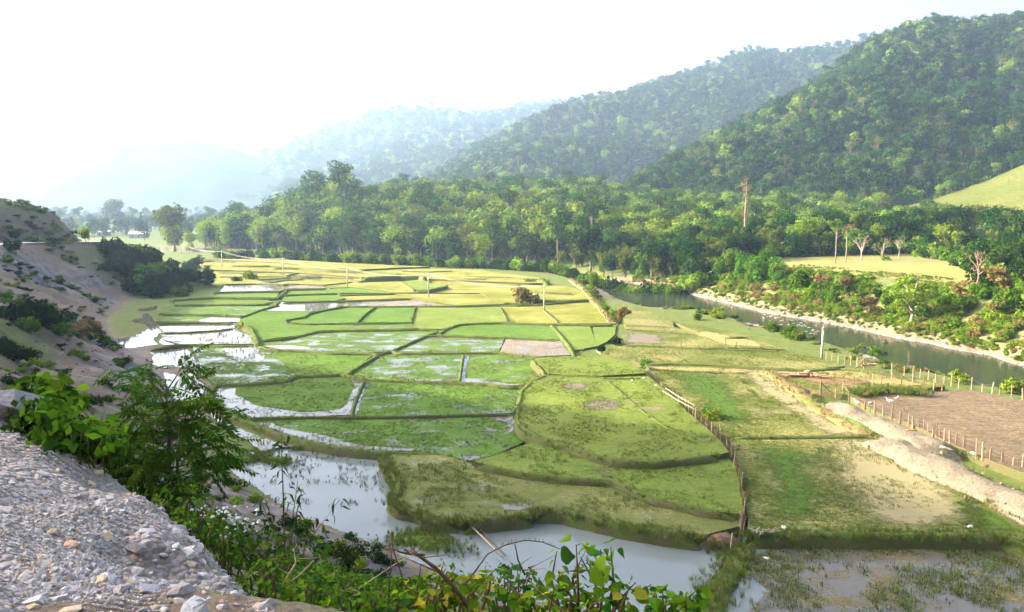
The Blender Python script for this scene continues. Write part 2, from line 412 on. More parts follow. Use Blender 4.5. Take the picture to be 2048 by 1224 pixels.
def build_land():
    az = np.concatenate([np.arange(-180, -44, 3.0), np.arange(-44, 42, .2), np.arange(42, 180, 3.0)])
    rr = np.concatenate([np.geomspace(1.2, 40, 215)[:-1], np.geomspace(40, 700, 250)[:-1], np.geomspace(700, 4600, 34)])
    na, nr = len(az), len(rr)
    A, R = np.meshgrid(np.radians(az), rr, indexing='ij')
    X = R * np.sin(A); Y = R * np.cos(A)
    z, dt, pt, dl, pl, dr, pr, gravelly = land(X, Y)
    GRID.update(az=az, rr=rr, z=z)
    V = np.stack([X, Y, z], -1).reshape(-1, 3)
    ia = np.arange(na)[:, None]; ir = np.arange(nr - 1)[None, :]
    ib = (ia + 1) % na
    F = np.stack([ia * nr + ir, ia * nr + ir + 1, ib * nr + ir + 1, ib * nr + ir], -1).reshape(-1, 4)[:, ::-1]
    F = F[:, ::-1]
    # masks
    n = fbm(X / 25, Y / 25, 5); ns = fbm(X / 5, Y / 5, 6)
    E = _ip(TE, pt)
    q = dt / E
    g = np.full(X.shape, .85); peb = np.zeros_like(g); dry = np.zeros_like(g); scr = np.zeros_like(g)
    hill = dt > 0
    g = np.where(hill, np.where(q < 1, np.clip(.30 + .9 * (n - .5) * 2, 0, .8), .55), g)
    g = np.where(hill & (q > 1) & (q < 1.0 + 9.0 / E), .05, g)                      # road bench
    oc = dt - E - 10
    g = np.where(hill & (oc > 0) & (oc < 8), .05 + .25 * ns, g); g = np.where(hill & (oc >= 8), .85, g)
    screey = hill & (Y > 105) & (Y < 250) & (q < 1)
    sc = np.clip(1.2 - np.abs(Y - 195 + 26 * (q - .5)) / 22, 0, 1) * (q > .05)
    sc2 = np.clip(1.1 - np.abs(Y - 135 + 20 * (q - .5)) / 26, 0, 1) * .9
    scr = np.where(screey, np.maximum(sc, sc2), 0); g = np.where(screey, g * (1 - .85 * np.maximum(sc, sc2)), g)
    veg = screey & (Y > 212); g = np.where(veg, .45 + .3 * ns, g)
    nh = hill * (R > 12) * (1 - sst(85, 135, Y + 30 * (ns - .5))); g = g * (1 - nh) + np.clip(.45 + 1.6 * (n - .45) + .5 * (ns - .5), .1, .9) * nh; scr = scr * (1 - nh) + .35 * nh
    toe = hill & (q < .34) & (Y < 66) & (Y > 30); g = np.where(toe, .12 + .4 * (ns - .35), g); scr = np.where(toe, .6, scr)
    foot = (np.abs(dt) < 14) & (Y > 90) & (Y < 150); scr = np.where(foot, .8 * np.clip(1 - np.abs(dt - 4) / 12, 0, 1), scr); g = np.where(foot, np.minimum(g, .2 + .55 * np.clip(-dt / 10, 0, 1)), g)
    gb = hill & gravelly
    peb = np.where(gb, 1.0, peb); g = np.where(gb, 0.0, g); scr = np.where(gb, 0, scr)
    # river margins
    lm = (dl > -1) & (dl < 9) & (Y < 330); peb = np.where(lm, np.clip(1.15 - dl / 7, 0, 1) * sst(7, 10, pl), peb); g = np.where(lm, np.clip((dl - 4) / 8, 0, .7), g); dry = np.where(lm, .25, dry)
    W = _ip(RBWd, pr)
    rb = (dr > 0) & (dr < W); tt = dr / W
    peb = np.where(rb & (tt < .13), (.5 - 5 * tt) * sst(5.5, 8.5, pr), peb); g = np.where(rb, np.clip(tt * .8 + .14 + .5 * (ns - .5) + .6 * (1 - sst(5.5, 8.5, pr)), 0, .8), g); dry = np.where(rb, .45, dry)
    plat = (dr > W); g = np.where(plat, .85, g); dry = np.where(plat & (Y < 300), .62 + .5 * (n - .5), dry); g = np.where(plat & (Y < 300), .50 + .5 * (ns - .5), g)
    bed = (dl < 0) & (dr < 0); peb = np.where(bed, .8, peb); g = np.where(bed, 0, g)
    def blur(M):
        for _ in range(2):
            for ax in (0, 1): M = sum(np.roll(M, s, ax) for s in (-2, -1, 0, 1, 2)) / 5
        return M
    wide = (R > 45) & (R < 600)
    g, dry, scr = [np.where(wide, blur(q), q) for q in (g, dry, scr)]
    mask = np.stack([g, peb, dry, scr], -1).reshape(-1, 4)
    # three pieces: the hill, the far bank with the country beyond it, the valley floor
    fc_dt = dt.reshape(-1)[F].mean(1); fc_dr = dr.reshape(-1)[F].mean(1); fc_R = R.reshape(-1)[F].mean(1)
    fq = q.reshape(-1)[F].mean(1)
    cls = np.where(fc_dt > 0, 0, np.where(fc_dr > 0, 1, 2))
    cls = np.where((cls == 0) & (gb.reshape(-1)[F].mean(1) > .6), 3, cls)
    out = {}
    for k, nm in enumerate(('hillside', 'river_bank', 'valley_floor', 'gravel_bank')):
        f = F[cls == k]; used = np.unique(f); re = np.zeros(len(V), np.int64); re[used] = np.arange(len(used))
        me = mesh_np(nm, V[used], re[f], [M_TERRAIN], smooth=True)
        at = me.attributes.new('mask', 'FLOAT_COLOR', 'POINT'); at.data.foreach_set('color', mask[used].astype(np.float32).ravel())
        out[nm] = tag(link(nm, me), kind='structure')
    out['hillside']['label'] = 'scrubby hillside of scree and earth with the road cut'
    out['river_bank']['label'] = 'far bank of the river rising to a grassy terrace'
    out['valley_floor']['label'] = 'green valley floor around the paddies'
    out['gravel_bank']['label'] = 'heap of pale broken gravel at the road edge'
    return out
LAND = build_land()

# ------------------------------------------------------------------ mountains
def hill_mat(name, a, b, c):
    t = NT(name); p = t.pos(); n = t.noise(p, .03, 6); f = t.noise(p, .4, 6, .7)
    col = t.mix(t.rng(n, .35, .65), a, b); col = t.mix(t.rng(f, .4, .7), col, c)
    return t.done(t.bsdf(col, .95, .05, t.bump(f, 1, 2.0)))
M_FOREST_FLOOR = hill_mat('wooded slope', (.018, .040, .012), (.036, .062, .018), (.012, .024, .008))
M_GRASS_HILL = hill_mat('grassy slope', (.105, .13, .028), (.15, .155, .042), (.07, .095, .02))

MTN = {}
def mountain(name, crest, base, label, zb, amp, seed, mat=None, nx=150, nt=70, wl=130.0, pw=1.0):
    """crest: (px, py, distance of the crest); base: (px, distance of the foot)"""
    crest = np.array(crest, float); base = np.array(base, float)
    pxs = np.linspace(crest[0, 0], crest[-1, 0], nx)
    cy_ = np.interp(pxs, crest[:, 0], crest[:, 1]); cd = np.interp(pxs, crest[:, 0], crest[:, 2]); bd = np.interp(pxs, base[:, 0], base[:, 1])
    v = (612 - cy_) / FPX
    zc = CAM_H + cd * (-_s + v * _c) / (_c + v * _s)
    tt = np.concatenate([np.linspace(0, 1, nt), np.linspace(1, 1.6, 14)[1:]])
    P, T = np.meshgrid(np.arange(nx), tt, indexing='ij')
    Y = bd[P] + (cd[P] - bd[P]) * T
    X = (pxs[P] - 1024) / FPX * Y / _c
    up = np.where(T <= 1, np.clip(T, 0, 1) ** pw, 1 - (T - 1) * 1.2)
    Z = zb + (zc[P] - zb) * up
    r = 1 - np.abs(fbm(X / wl, Y / wl, seed, 4) - .5) * 3.2
    env = np.sin(PI * np.clip(T, 0, 1)) * sst(0, .1, T)
    k = np.clip((zc[P] - zb) / 200, .05, 1)
    Z = Z + env * amp * r * k + (fbm(X / 40, Y / 40, seed + 5) - .5) * 10 * k * np.minimum(1, T * 3)
    n2 = len(tt)
    V = np.stack([X, Y, Z], -1).reshape(-1, 3)
    i = np.arange(nx - 1)[:, None]; j = np.arange(n2 - 1)[None, :]
    F = np.stack([i * n2 + j, (i + 1) * n2 + j, (i + 1) * n2 + j + 1, i * n2 + j + 1], -1).reshape(-1, 4)
    me = mesh_np(name, V, F, [mat or M_FOREST_FLOOR], smooth=True)
    o = tag(link(name, me), label=label, kind='structure')
    MTN[label] = (X, Y, Z)
    return o
# crest heights leave room for the trees that stand on them
mountain('mountain', [(1230, 420, 600), (1330, 352, 680), (1400, 310, 740), (1500, 245, 800), (1600, 188, 860), (1680, 132, 920), (1760, 88, 960), (1830, 56, 1000), (1900, 72, 1000), (1960, 62, 980), (2048, 42, 960), (2200, 20, 950), (2500, 80, 900), (2900, 200, 800)],
         [(1230, 560), (1400, 520), (1700, 500), (2048, 490), (2900, 430)], 'near wooded mountain', 14, 46, 101, pw=1.05)
mountain('mountain', [(840, 392, 1365), (930, 325, 1456), (1000, 290, 1560), (1100, 238, 1690), (1180, 209, 1755), (1280, 185, 1755), (1360, 155, 1755), (1480, 114, 1755), (1560, 116, 1755), (1640, 106, 1755), (1700, 92, 1755), (1760, 74, 1755), (1830, 66, 1755), (1950, 80, 1755), (2100, 80, 1755)],
         [(840, 800), (1100, 850), (1400, 1000), (2100, 1250)], 'middle wooded mountain', 16, 44, 202, pw=1.0)
mountain('mountain', [(560, 398, 2266), (640, 360, 2434), (700, 335, 2604), (760, 310, 2772), (850, 278, 2856), (940, 250, 2940), (1040, 222, 3024), (1120, 212, 3024), (1250, 212, 3024), (1400, 212, 3024)],
         [(560, 1250), (900, 1400), (1400, 1700)], 'hazy wooded mountain', 14, 44, 303, pw=1.0)
mountain('mountain', [(300, 404, 2561), (380, 392, 2561), (440, 372, 2617), (520, 342, 2784), (560, 312, 2895), (640, 280, 2895), (700, 256, 2895), (780, 234, 2895), (850, 231, 2895), (900, 233, 2895), (960, 242, 2895), (1100, 260, 2895), (1250, 300, 2784)],
         [(300, 1900), (1250, 1850)], 'pale distant mountain', 8, 60, 404, nx=120, nt=50, wl=300)
mountain('mountain', [(-900, 330, 2442), (-500, 300, 2442), (-200, 330, 2516), (0, 338, 2516), (100, 330, 2516), (200, 305, 2590), (300, 285, 2664), (400, 282, 2664), (480, 305, 2664), (560, 330, 2664), (640, 380, 2664), (760, 404, 2590)],
         [(-900, 1700), (760, 1800)], 'faint mountain closing the valley', 6, 70, 505, nx=120, nt=40, wl=380)
mountain('hill', [(1740, 428, 455), (1790, 414, 470), (1860, 397, 490), (1950, 362, 510), (2048, 320, 520), (2200, 262, 520), (2500, 200, 500), (2800, 260, 450)],
         [(1740, 430), (1860, 390), (2048, 335), (2200, 310), (2800, 250)], 'grassy hill rising at the right edge', 7, 2, 606, mat=M_GRASS_HILL, wl=60)

# ------------------------------------------------------------------ haze
def build_haze():
    t = NT('haze air')
    v = t.n('ShaderNodeVolumePrincipled')
    v.inputs['Color'].default_value = (.50, .70, 1.0, 1)
    v.inputs['Density'].default_value = HAZE_DENSITY
    v.inputs['Anisotropy'].default_value = HAZE_ANISO
    t.t.links.new(v.outputs[0], t.out.inputs['Volume'])
    b = MB(); z0, z1 = -8.0, 480.0
    b.box((0, 0, (z0 + z1) / 2), (11000, 11000, z1 - z0))
    o = b.build('haze', t.m); o['kind'] = 'stuff'; o['label'] = 'pale haze filling the valley'
    return o
build_haze()

# ------------------------------------------------------------------ water
def water_mat(name, deep, rough=.04, bump=.05, scale=1.5, stretch=(1, 1, 1), dist=.05):
    t = NT(name); p = t.map(t.pos(), stretch); n = t.noise(p, scale, 3); n2 = t.noise(t.pos(), .12, 3)
    col = t.mix(n2, deep, tuple(c * 1.5 for c in deep))
    return t.done(t.bsdf(col, rough, .5, t.bump(n, bump, dist), IOR=1.33))
M_RIVER = water_mat('river water', (.020, .027, .020), .05, .34, .9, (1, 2.2, 1), .08)
M_POND = water_mat('pond water', (.115, .138, .138), .03, .03, 1.2)
def poly_mesh(name, pts, mats, z=None):
    P = [Vector((p[0], p[1], p[2] if z is None else z)) for p in pts]
    tr = tessellate_polygon([P])
    me = mesh_np(name, [tuple(p) for p in P], [tuple(t) for t in tr], mats)
    if len(me.polygons) and sum(p.normal.z * p.area for p in me.polygons) < 0: me.flip_normals()
    return me
def river():
    a = [(p[0], p[1], RIVER_Z) for p in LBW]; b = [(p[0], p[1], RIVER_Z) for p in RBW]
    # pushed a little into both banks, which close over it
    n = 80
    def res(P):
        P = np.array(P); s = np.concatenate([[0], np.cumsum(np.hypot(*np.diff(P[:, :2], axis=0).T))]); u = np.linspace(0, s[-1], n)
        return np.stack([np.interp(u, s, P[:, k]) for k in range(3)], -1)
    A, B = res(a), res(b); V = []
    for p, q in zip(A, B):
        d = (q - p); d /= max(np.linalg.norm(d), 1e-6)
        V += [p - d * 3, q + d * 3]
    F = [(2 * i, 2 * i + 2, 2 * i + 3, 2 * i + 1) for i in range(n - 1)]
    me = mesh_np('river', V, F, [M_RIVER])
    if me.polygons[0].normal.z < 0: me.flip_normals()
    return tag(link('river', me), 'river flowing below the wooded bank', kind='structure')
river()
tag(link('pond', poly_mesh('pond', [(p[0], p[1], 0) for p in PONDW], [M_POND])), 'still flooded ground in front of the paddies', kind='structure')
# ------------------------------------------------------------------ paddies
def field_mat(name, a, b, c, wet=0.0, patch=(.3, .25, .2), patchy=.0, fine_s=5.0, straw=0.0, stretch=(1, 1, 1), rows=0.0):
    """short grass of colours a, b with darker c tufts; puddles where wet; bare patches"""
    t = NT(name); p = t.pos(); oi = t.n('ShaderNodeObjectInfo')
    big = t.noise(p, .09, 4); mid = t.noise(p, .6, 5, .6); fine = t.noise(p, fine_s, 6, .7); tuft = t.noise(t.map(p, stretch), 2.2, 6, .72)
    col = t.mix(t.rng(mid, .32, .68), a, b)
    col = t.mix(t.rng(tuft, .48, .72, 0, .85), col, c)
    col = t.mix(t.rng(fine, .5, .8, 0, .6), col, tuple(q * .5 for q in c))
    hs = t.n('ShaderNodeHueSaturation'); t.set(hs.inputs['Color'], col); t.set(hs.inputs['Hue'], t.rng(oi.outputs['Random'], 0, 1, .488, .508))
    t.set(hs.inputs['Value'], t.rng(big, .3, .7, .82, 1.2)); col = hs.outputs[0]
    if straw: col = t.mix(t.rng(t.math('ADD', tuft, t.math('MULTIPLY', big, .5)), .95 - straw * .4, 1.05 - straw * .3, 0, .85), col, (.33, .27, .13))
    if patchy: col = t.mix(t.rng(t.math('ADD', t.noise(p, .16, 5, .6), t.math('MULTIPLY', fine, .18)), .74 - patchy * .3, .80 - patchy * .3), col, t.mix(fine, patch, tuple(q * .6 for q in patch)))
    if rows:
        w = t.noise(t.map(p, (.5, 2.6, 1), (0, 0, .35)), 1.2, 5, .7, .6); col = t.mix(t.rng(w, .42, .62), col, tuple(q * .55 for q in a))
        fine = t.math('ADD', fine, w)
    clod = t.noise(p, 1.1, 7, .75, .4); col = t.mix(t.rng(clod, .42, .70, 0, .5), col, tuple(q * .6 for q in c)); col = t.mix(t.rng(t.noise(p, 9, 4, .8), .55, .75, 0, .5), col, tuple(min(1, q * 1.7) for q in b))
    h = t.math('ADD', t.math('MULTIPLY', tuft, 1.2), t.math('ADD', t.math('MULTIPLY', fine, .7), t.math('MULTIPLY', clod, 1.5)))
    sh = t.bsdf(col, .9, .1, t.bump(h, .8, .16))
    if wet:
        wn_ = t.math('ADD', t.math('MULTIPLY', t.noise(t.map(p, (1, 1.3, 1)), .26, 3), .50), t.math('MULTIPLY', t.noise(p, 3.2, 7, .8), .56))
        m = t.rng(wn_, .63 - wet * .12, .645 - wet * .12)
        wsh = t.bsdf((.10, .095, .08), .04, .5, t.bump(fine, .02, .02), IOR=1.33)
        sh = t.mixs(m, sh, wsh)
    return t.done(sh)
GA, GB_, GC = (0.0738, 0.1517, 0.0180), (0.1107, 0.1845, 0.0279), (0.0369, 0.0820, 0.0090)
FM = {
 'green': field_mat('short paddy grass', GA, GB_, GC),
 'damp': field_mat('damp paddy grass', GA, GB_, GC, wet=.30),
 'wet': field_mat('wet paddy grass', GA, (.10, .15, .035), GC, wet=.62),
 'swamp': field_mat('flooded paddy', (.07, .10, .03), (.09, .12, .04), (.04, .05, .02), wet=1.25),
 'yellow': field_mat('cropped dry paddy grass', (0.1535, 0.1767, 0.0205), (0.2000, 0.2000, 0.0335), (0.0977, 0.1256, 0.0130), patch=(.30, .26, .12), patchy=.15, straw=.5),
 'mud': field_mat('grey paddy mud', (.19, .165, .125), (.24, .21, .165), (.13, .115, .09), wet=.42, fine_s=3),
 'terrace': field_mat('dry terrace grass', (.118, .178, .028), (.160, .205, .038), (.072, .112, .016), patch=(.25, .20, .16), patchy=.05, straw=.25),
 'brown': field_mat('grazed brown turf', (.105, .145, .032), (.145, .165, .05), (.06, .085, .02), wet=.12, patch=(.25, .2, .15), patchy=.12, straw=.4),
 'meadow': field_mat('patchy meadow', (0.0732, 0.1114, 0.0140), (0.1050, 0.1273, 0.0217), (0.0433, 0.0668, 0.0089), patch=(.26, .23, .12), patchy=.18, straw=.55),
 'plough': field_mat('ploughed soil', (.185, .142, .088), (.24, .185, .115), (.11, .085, .052), rows=1, fine_s=3),
 'pale': field_mat('bare pale earth with straw', (.30, .265, .17), (.36, .32, .22), (.19, .18, .08), fine_s=4),
 'marsh': field_mat('drowned weedy ground', (.12, .105, .05), (.17, .14, .08), (.07, .075, .03), wet=1.15, straw=.3),
}
def water_edge(pts, amp, step=1.2, seed=1):
    """a shoreline with small bays"""
    P = [np.array(p[:2]) for p in pts]; out = []
    for i in range(len(P)):
        a, b = P[i], P[(i + 1) % len(P)]; L = np.linalg.norm(b - a); n = max(1, int(L / step))
        nrm = np.array([-(b - a)[1], (b - a)[0]]) / max(L, 1e-6)
        for k in range(n):
            q = a + (b - a) * k / n
            out.append(q + nrm * amp * (fbm(q[0] * .9, q[1] * .9, seed, 4) - .5) * 2 * (1 if 0 < k else .3))
    return out
def field(px, z, mat, label, skirt=.6, side=None, amp=.25):
    pts = water_edge([G(x, y, z) for x, y in px], amp, 2.0, 3)
    P = [Vector((q[0], q[1], z)) for q in pts]; n = len(P)
    tr = tessellate_polygon([P]); V = [tuple(p) for p in P] + [(p.x, p.y, z - skirt) for p in P]
    a = sum(P[i].x * P[(i + 1) % n].y - P[(i + 1) % n].x * P[i].y for i in range(n))
    F = [tuple(t) for t in tr]; mi = [0] * len(F)
    for t in range(len(F)):
        q = [P[i] for i in F[t]]
        if (q[1] - q[0]).cross(q[2] - q[0]).z < 0: F[t] = F[t][::-1]
    for i in range(n):
        j = (i + 1) % n; F.append((i, i + n, j + n, j) if a > 0 else (j, j + n, i + n, i)); mi.append(1)
    me = mesh_np('paddy_field', V, F, [FM[mat], side or M_BUND], midx=None)
    if len(me.polygons) == len(mi): me.polygons.foreach_set('material_index', mi)
    o = link('paddy_field', me); tag(o, label, kind='structure')
    FIELDS.append((pts, z, mat)); return o
FIELDS = []
def bund_mat():
    t = NT('grassy earth bund'); p = t.pos(); g = t.geo(); nz = t._sep(g.outputs['Normal']) if False else None
    sx = t.n('ShaderNodeSeparateXYZ'); t.set(sx.inputs[0], g.outputs['Normal'])
    mid = t.noise(p, .7, 5); fine = t.noise(p, 5, 6, .7)
    earth = t.mix(fine, (.085, .065, .04), (.17, .135, .085)); gr = t.mix(fine, (.05, .09, .016), (.12, .165, .035))
    f = t.math('ADD', t.math('MULTIPLY', sx.outputs[2], .5), t.math('MULTIPLY', t.math('SUBTRACT', mid, .32), 2.2), clamp=True)
    return t.done(t.bsdf(t.mix(f, earth, gr), .92, .1, t.bump(fine, .9, .15)))
M_BUND = bund_mat()
TUFTS = []        # (x, y, z, scale) of grass tufts along the bunds
def resample(P, step):
    P = np.asarray(P, float); s = np.concatenate([[0], np.cumsum(np.linalg.norm(np.diff(P[:, :2], axis=0), axis=1))])
    n = max(2, int(s[-1] / step) + 1); u = np.linspace(0, s[-1], n)
    return np.stack([np.interp(u, s, P[:, k]) for k in range(P.shape[1])], -1)
def sweep(name, W, w, h, mat, rough=.12, seed=1, round_=True, flat=.45):
    """an earth ridge with top at W's z, w wide at the foot, h high, along W"""
    n = len(W); tan = np.gradient(W[:, :2], axis=0); tan /= np.maximum(np.linalg.norm(tan, axis=1), 1e-6)[:, None]; nr = np.stack([-tan[:, 1], tan[:, 0]], -1)
    prof = [(-1.0, -1.0), (-.80, -.35), (-flat, -.03), (0, .03), (flat, -.03), (.80, -.35), (1.0, -1.0)]
    V = []; k = len(prof)
    for i in range(n):
        e = min(1, .25 + .75 * min(i, n - 1 - i) / 2.0); vw = .65 + .7 * fbm(W[i, 0] * .22, W[i, 1] * .22, seed + 40, 3)
        for j, (a, b) in enumerate(prof):
            x = W[i, 0] + nr[i, 0] * a * w * vw / 2; y = W[i, 1] + nr[i, 1] * a * w * vw / 2
            jit = (fbm(x * 1.1, y * 1.1, seed + j) - .5)
            V.append((x + nr[i, 0] * jit * w * rough * 3, y + nr[i, 1] * jit * w * rough * 3, W[i, 2] + b * h * e - (1 - e) * h + jit * h * rough * 3))
    F = [(i * k + j, (i + 1) * k + j, (i + 1) * k + j + 1, i * k + j + 1) for i in range(n - 1) for j in range(k - 1)]
    F = [f[::-1] for f in F]
    me = mesh_np(name, V, F, [mat], smooth=True)
    if sum(p.normal.z for p in me.polygons) < 0: me.flip_normals()
    return me
def bund(px, z=.78, w=.8, h=.7, tufts=5.0, ts=.28, label=None):
    W = resample([G(x, y, z) for x, y in px], .7)
    W[:, 2] += .16 * (fbm(W[:, 0] * .5, W[:, 1] * .5, 4) - .5)
    me = sweep('paddy_bund', W, w, h, M_BUND)
    o = tag(link('paddy_bund', me), label or 'low grassy earth bund between paddies', kind='structure')
    if tufts:
        L = len(W) * .7; m = int(L * tufts)
        for _ in range(m):
            i = RNG.integers(len(W)); s = RNG.uniform(-.5, .5)
            q = W[i]; TUFTS.append((q[0] + RNG.normal(0, w * .33), q[1] + RNG.normal(0, w * .33), q[2] - .12 - abs(s) * .3 * h, ts * RNG.uniform(.6, 1.4)))
    return o

ZL = .45
fl = 'short green grass in a paddy'
# near left block
field([(428, 772), (494, 767), (572, 761), (600, 753), (690, 750), (728, 759), (714, 792), (703, 830), (505, 834), (440, 812), (420, 787)], ZL, 'green', 'green paddy edged by a white band of standing water')
field([(728, 760), (785, 760), (854, 763), (960, 767), (1020, 774), (1046, 772), (1040, 800), (1026, 826), (960, 827), (893, 829), (834, 831), (703, 832), (713, 793)], ZL, 'damp', 'lush green paddy right of the narrow water-lined bund')
field([(505, 837), (638, 834), (756, 833), (893, 831), (1025, 829), (1032, 852), (1070, 876), (1000, 905), (950, 922), (885, 909), (825, 902), (714, 898), (628, 884), (543, 863)], ZL, 'damp', 'long green paddy with puddles behind the curving front bund')
field([(385, 690), (440, 690), (512, 690), (533, 697), (592, 750), (572, 759), (494, 766), (431, 768), (410, 752), (392, 745), (400, 730), (388, 705)], ZL, 'wet', 'half drowned paddy beside the stream')
field([(535, 698), (620, 702), (748, 707), (727, 726), (693, 747), (638, 750), (595, 752)], ZL, 'green', 'dark green four-sided paddy in the left block')
field([(756, 709), (799, 706), (925, 706), (921, 740), (917, 762), (854, 762), (746, 757), (705, 752), (727, 728)], ZL, 'wet', 'green paddy speckled with puddles')
field([(929, 706), (998, 706), (1064, 713), (1075, 735), (1084, 751), (1046, 769), (960, 766), (921, 762)], ZL, 'damp', 'small green paddy with water along two sides')
field([(518, 684), (568, 678), (636, 663), (776, 660), (883, 661), (850, 671), (782, 701), (748, 705), (658, 704), (560, 699), (525, 692)], ZL, 'wet', 'paddy streaked with white water')
field([(850, 672), (960, 674), (1010, 676), (998, 703), (925, 704), (799, 703), (786, 700)], ZL, 'wet', 'green paddy with small puddles below the bare mud plot')
field([(1012, 677), (1070, 678), (1120, 682), (1142, 710), (1078, 712), (1023, 707), (1000, 703)], ZL + .02, 'mud', 'bare grey mud plot')
field([(889, 660), (915, 651), (947, 647), (1031, 647), (1101, 649), (1120, 679), (1070, 677), (960, 672), (874, 669)], ZL, 'green', 'smooth green paddy below the shaded bund')
field([(1103, 650), (1180, 650), (1187, 672), (1225, 678), (1195, 692), (1152, 700), (1138, 705), (1120, 680)], ZL, 'terrace', 'yellowish plot beside the small walled corner')
field([(1184, 651), (1233, 650), (1230, 668), (1219, 680), (1189, 674)], ZL - .1, 'terrace', 'small square sunken plot')
field([(578, 643), (568, 641), (578, 638), (607, 634), (620, 626), (647, 620), (680, 615), (751, 613), (830, 613), (820, 644), (700, 645), (615, 647)], ZL, 'green', 'green paddy inside the looping bund')
field([(832, 613), (911, 613), (998, 611), (1031, 644), (947, 645), (915, 649), (883, 658), (838, 657), (822, 645)], ZL, 'terrace', 'patchy green and straw plot')
field([(998, 611), (1080, 612), (1180, 604), (1205, 625), (1234, 647), (1101, 647), (1031, 645)], ZL, 'yellow', 'sunlit yellow-green plot around the pole')
field([(487, 636), (515, 622), (600, 622), (678, 614), (620, 624), (607, 633), (570, 640), (575, 646), (700, 648), (697, 659), (636, 661), (599, 670), (516, 681), (500, 655), (471, 650), (470, 646)], ZL, 'green', 'wide smooth green paddy left of the looping bund')
field([(579, 646), (700, 647), (821, 647), (838, 656), (776, 658), (640, 660)], ZL + .03, 'damp', 'narrow green paddy strip with a few puddles')
# the left column down to the stream
field([(306, 646), (396, 645), (471, 646), (470, 656), (420, 662), (330, 664)], ZL - .1, 'swamp', 'flooded strip beside the stream')
field([(318, 664), (380, 665), (470, 658), (505, 668), (512, 687), (440, 688), (360, 688), (330, 680)], ZL - .1, 'swamp', 'drowned paddy full of stubble')
field([(318, 630), (400, 630), (487, 633), (471, 643), (380, 643), (312, 643)], ZL, 'damp', 'green strip with a pool at its end')
field([(330, 613), (408, 611), (521, 611), (545, 612), (515, 621), (487, 631), (443, 629), (318, 627)], ZL, 'damp', 'green strip wetted at its right end')
field([(345, 600), (427, 596), (529, 597), (545, 604), (521, 608), (408, 608), (350, 610)], ZL, 'green', 'bright green strip near the hill')
field([(385, 590), (433, 586), (560, 583), (553, 595), (427, 594), (380, 596)], ZL, 'green', 'narrow bright green strip below the mud flat')
field([(440, 583), (460, 571), (560, 570), (575, 577), (560, 581)], ZL, 'mud', 'pale wet mud strip in the far paddies')
field([(576, 577), (578, 568), (640, 569), (653, 576)], ZL, 'mud', 'brown mud wedge in the far paddies')
field([(563, 589), (574, 579), (653, 578), (700, 575), (793, 586), (678, 586)], ZL, 'green', 'green wedge right of the ditch')
field([(563, 603), (570, 590), (678, 588), (690, 597), (669, 601)], ZL, 'green', 'green plot above the long pool')
field([(696, 601), (827, 597), (860, 605), (911, 611), (751, 612), (685, 613)], ZL, 'mud', 'grey-brown mud plot with a dark rim')
field([(680, 590), (793, 587), (960, 588), (1000, 608), (911, 611), (860, 603), (827, 596), (696, 600)], ZL, 'yellow', 'sunlit plot above the grey mud')
field([(660, 576), (730, 560), (800, 562), (826, 580), (860, 582), (890, 574), (846, 558), (1060, 566), (1105, 568), (1150, 576), (1190, 598), (1080, 610), (1000, 608), (960, 586), (793, 585), (700, 574)], ZL, 'yellow', 'broad sunlit yellow-green meadow of the far paddies')
field([(801, 563), (842, 559), (885, 573), (857, 579), (829, 579)], ZL + .7, 'terrace', 'small raised plot with ochre sides', skirt=1)
field([(436, 556), (500, 553), (590, 551), (720, 556), (722, 562), (650, 569), (578, 567), (560, 569), (460, 570), (430, 566)], ZL, 'yellow', 'far yellow plots near the hill foot')
field([(420, 540), (565, 542), (595, 546), (700, 548), (724, 556), (560, 553), (440, 553)], ZL + .3, 'yellow', 'far yellow strip with a wet edge', skirt=.9)
field([(400, 524), (470, 523), (560, 526), (720, 541), (798, 550), (842, 551), (724, 554), (595, 545), (420, 539)], ZL + .8, 'yellow', 'far terraces under the power line', skirt=1.2)
field([(720, 540), (800, 536), (960, 540), (1080, 556), (1100, 566), (1060, 566), (850, 557), (842, 551), (798, 549)], ZL + .6, 'yellow', 'far sunlit terraces by the forest', skirt=1.0)
field([(395, 517), (560, 519), (700, 527), (860, 533), (800, 535), (720, 539), (560, 525)], ZL + 1.2, 'yellow', 'pale dry strip at the foot of the forest', skirt=1.4)
# raised terraces in front, right
field([(783, 991), (795, 962), (774, 931), (768, 908), (885, 911), (945, 926), (1043, 946), (1141, 957), (1223, 961), (1300, 995), (1364, 1008), (1407, 1021), (1477, 1032), (1480, 1052), (1402, 1071), (1342, 1063), (1257, 1050), (1171, 1030), (1128, 1019), (1073, 1019), (1062, 1030), (1014, 1032), (928, 1041), (919, 1039), (851, 1029), (842, 1020), (800, 1011)], .85, 'brown', 'low front terrace of browned turf above the pond', skirt=1.6)
field([(948, 923), (1005, 905), (1075, 880), (1128, 888), (1163, 901), (1240, 922), (1300, 925), (1385, 916), (1450, 908), (1480, 940), (1490, 1028), (1477, 1028), (1407, 1019), (1364, 1006), (1300, 993), (1240, 965), (1223, 959), (1141, 955), (1043, 944)], 1.35, 'terrace', 'middle terrace of dry turf', skirt=1.2)
field([(1066, 752), (1096, 750), (1197, 755), (1296, 752), (1330, 778), (1385, 832), (1440, 880), (1458, 904), (1441, 908), (1385, 914), (1300, 923), (1240, 920), (1193, 910), (1163, 899), (1128, 886), (1081, 875), (1051, 858), (1034, 837), (1039, 811), (1043, 781)], 1.9, 'terrace', 'upper terrace of olive turf with two bare patches', skirt=1.5)
field([(1075, 716), (1132, 712), (1214, 713), (1260, 722), (1292, 746), (1197, 752), (1098, 747), (1088, 736), (1066, 719)], 1.9, 'terrace', 'olive turf plot behind the upper terrace', skirt=1.4)
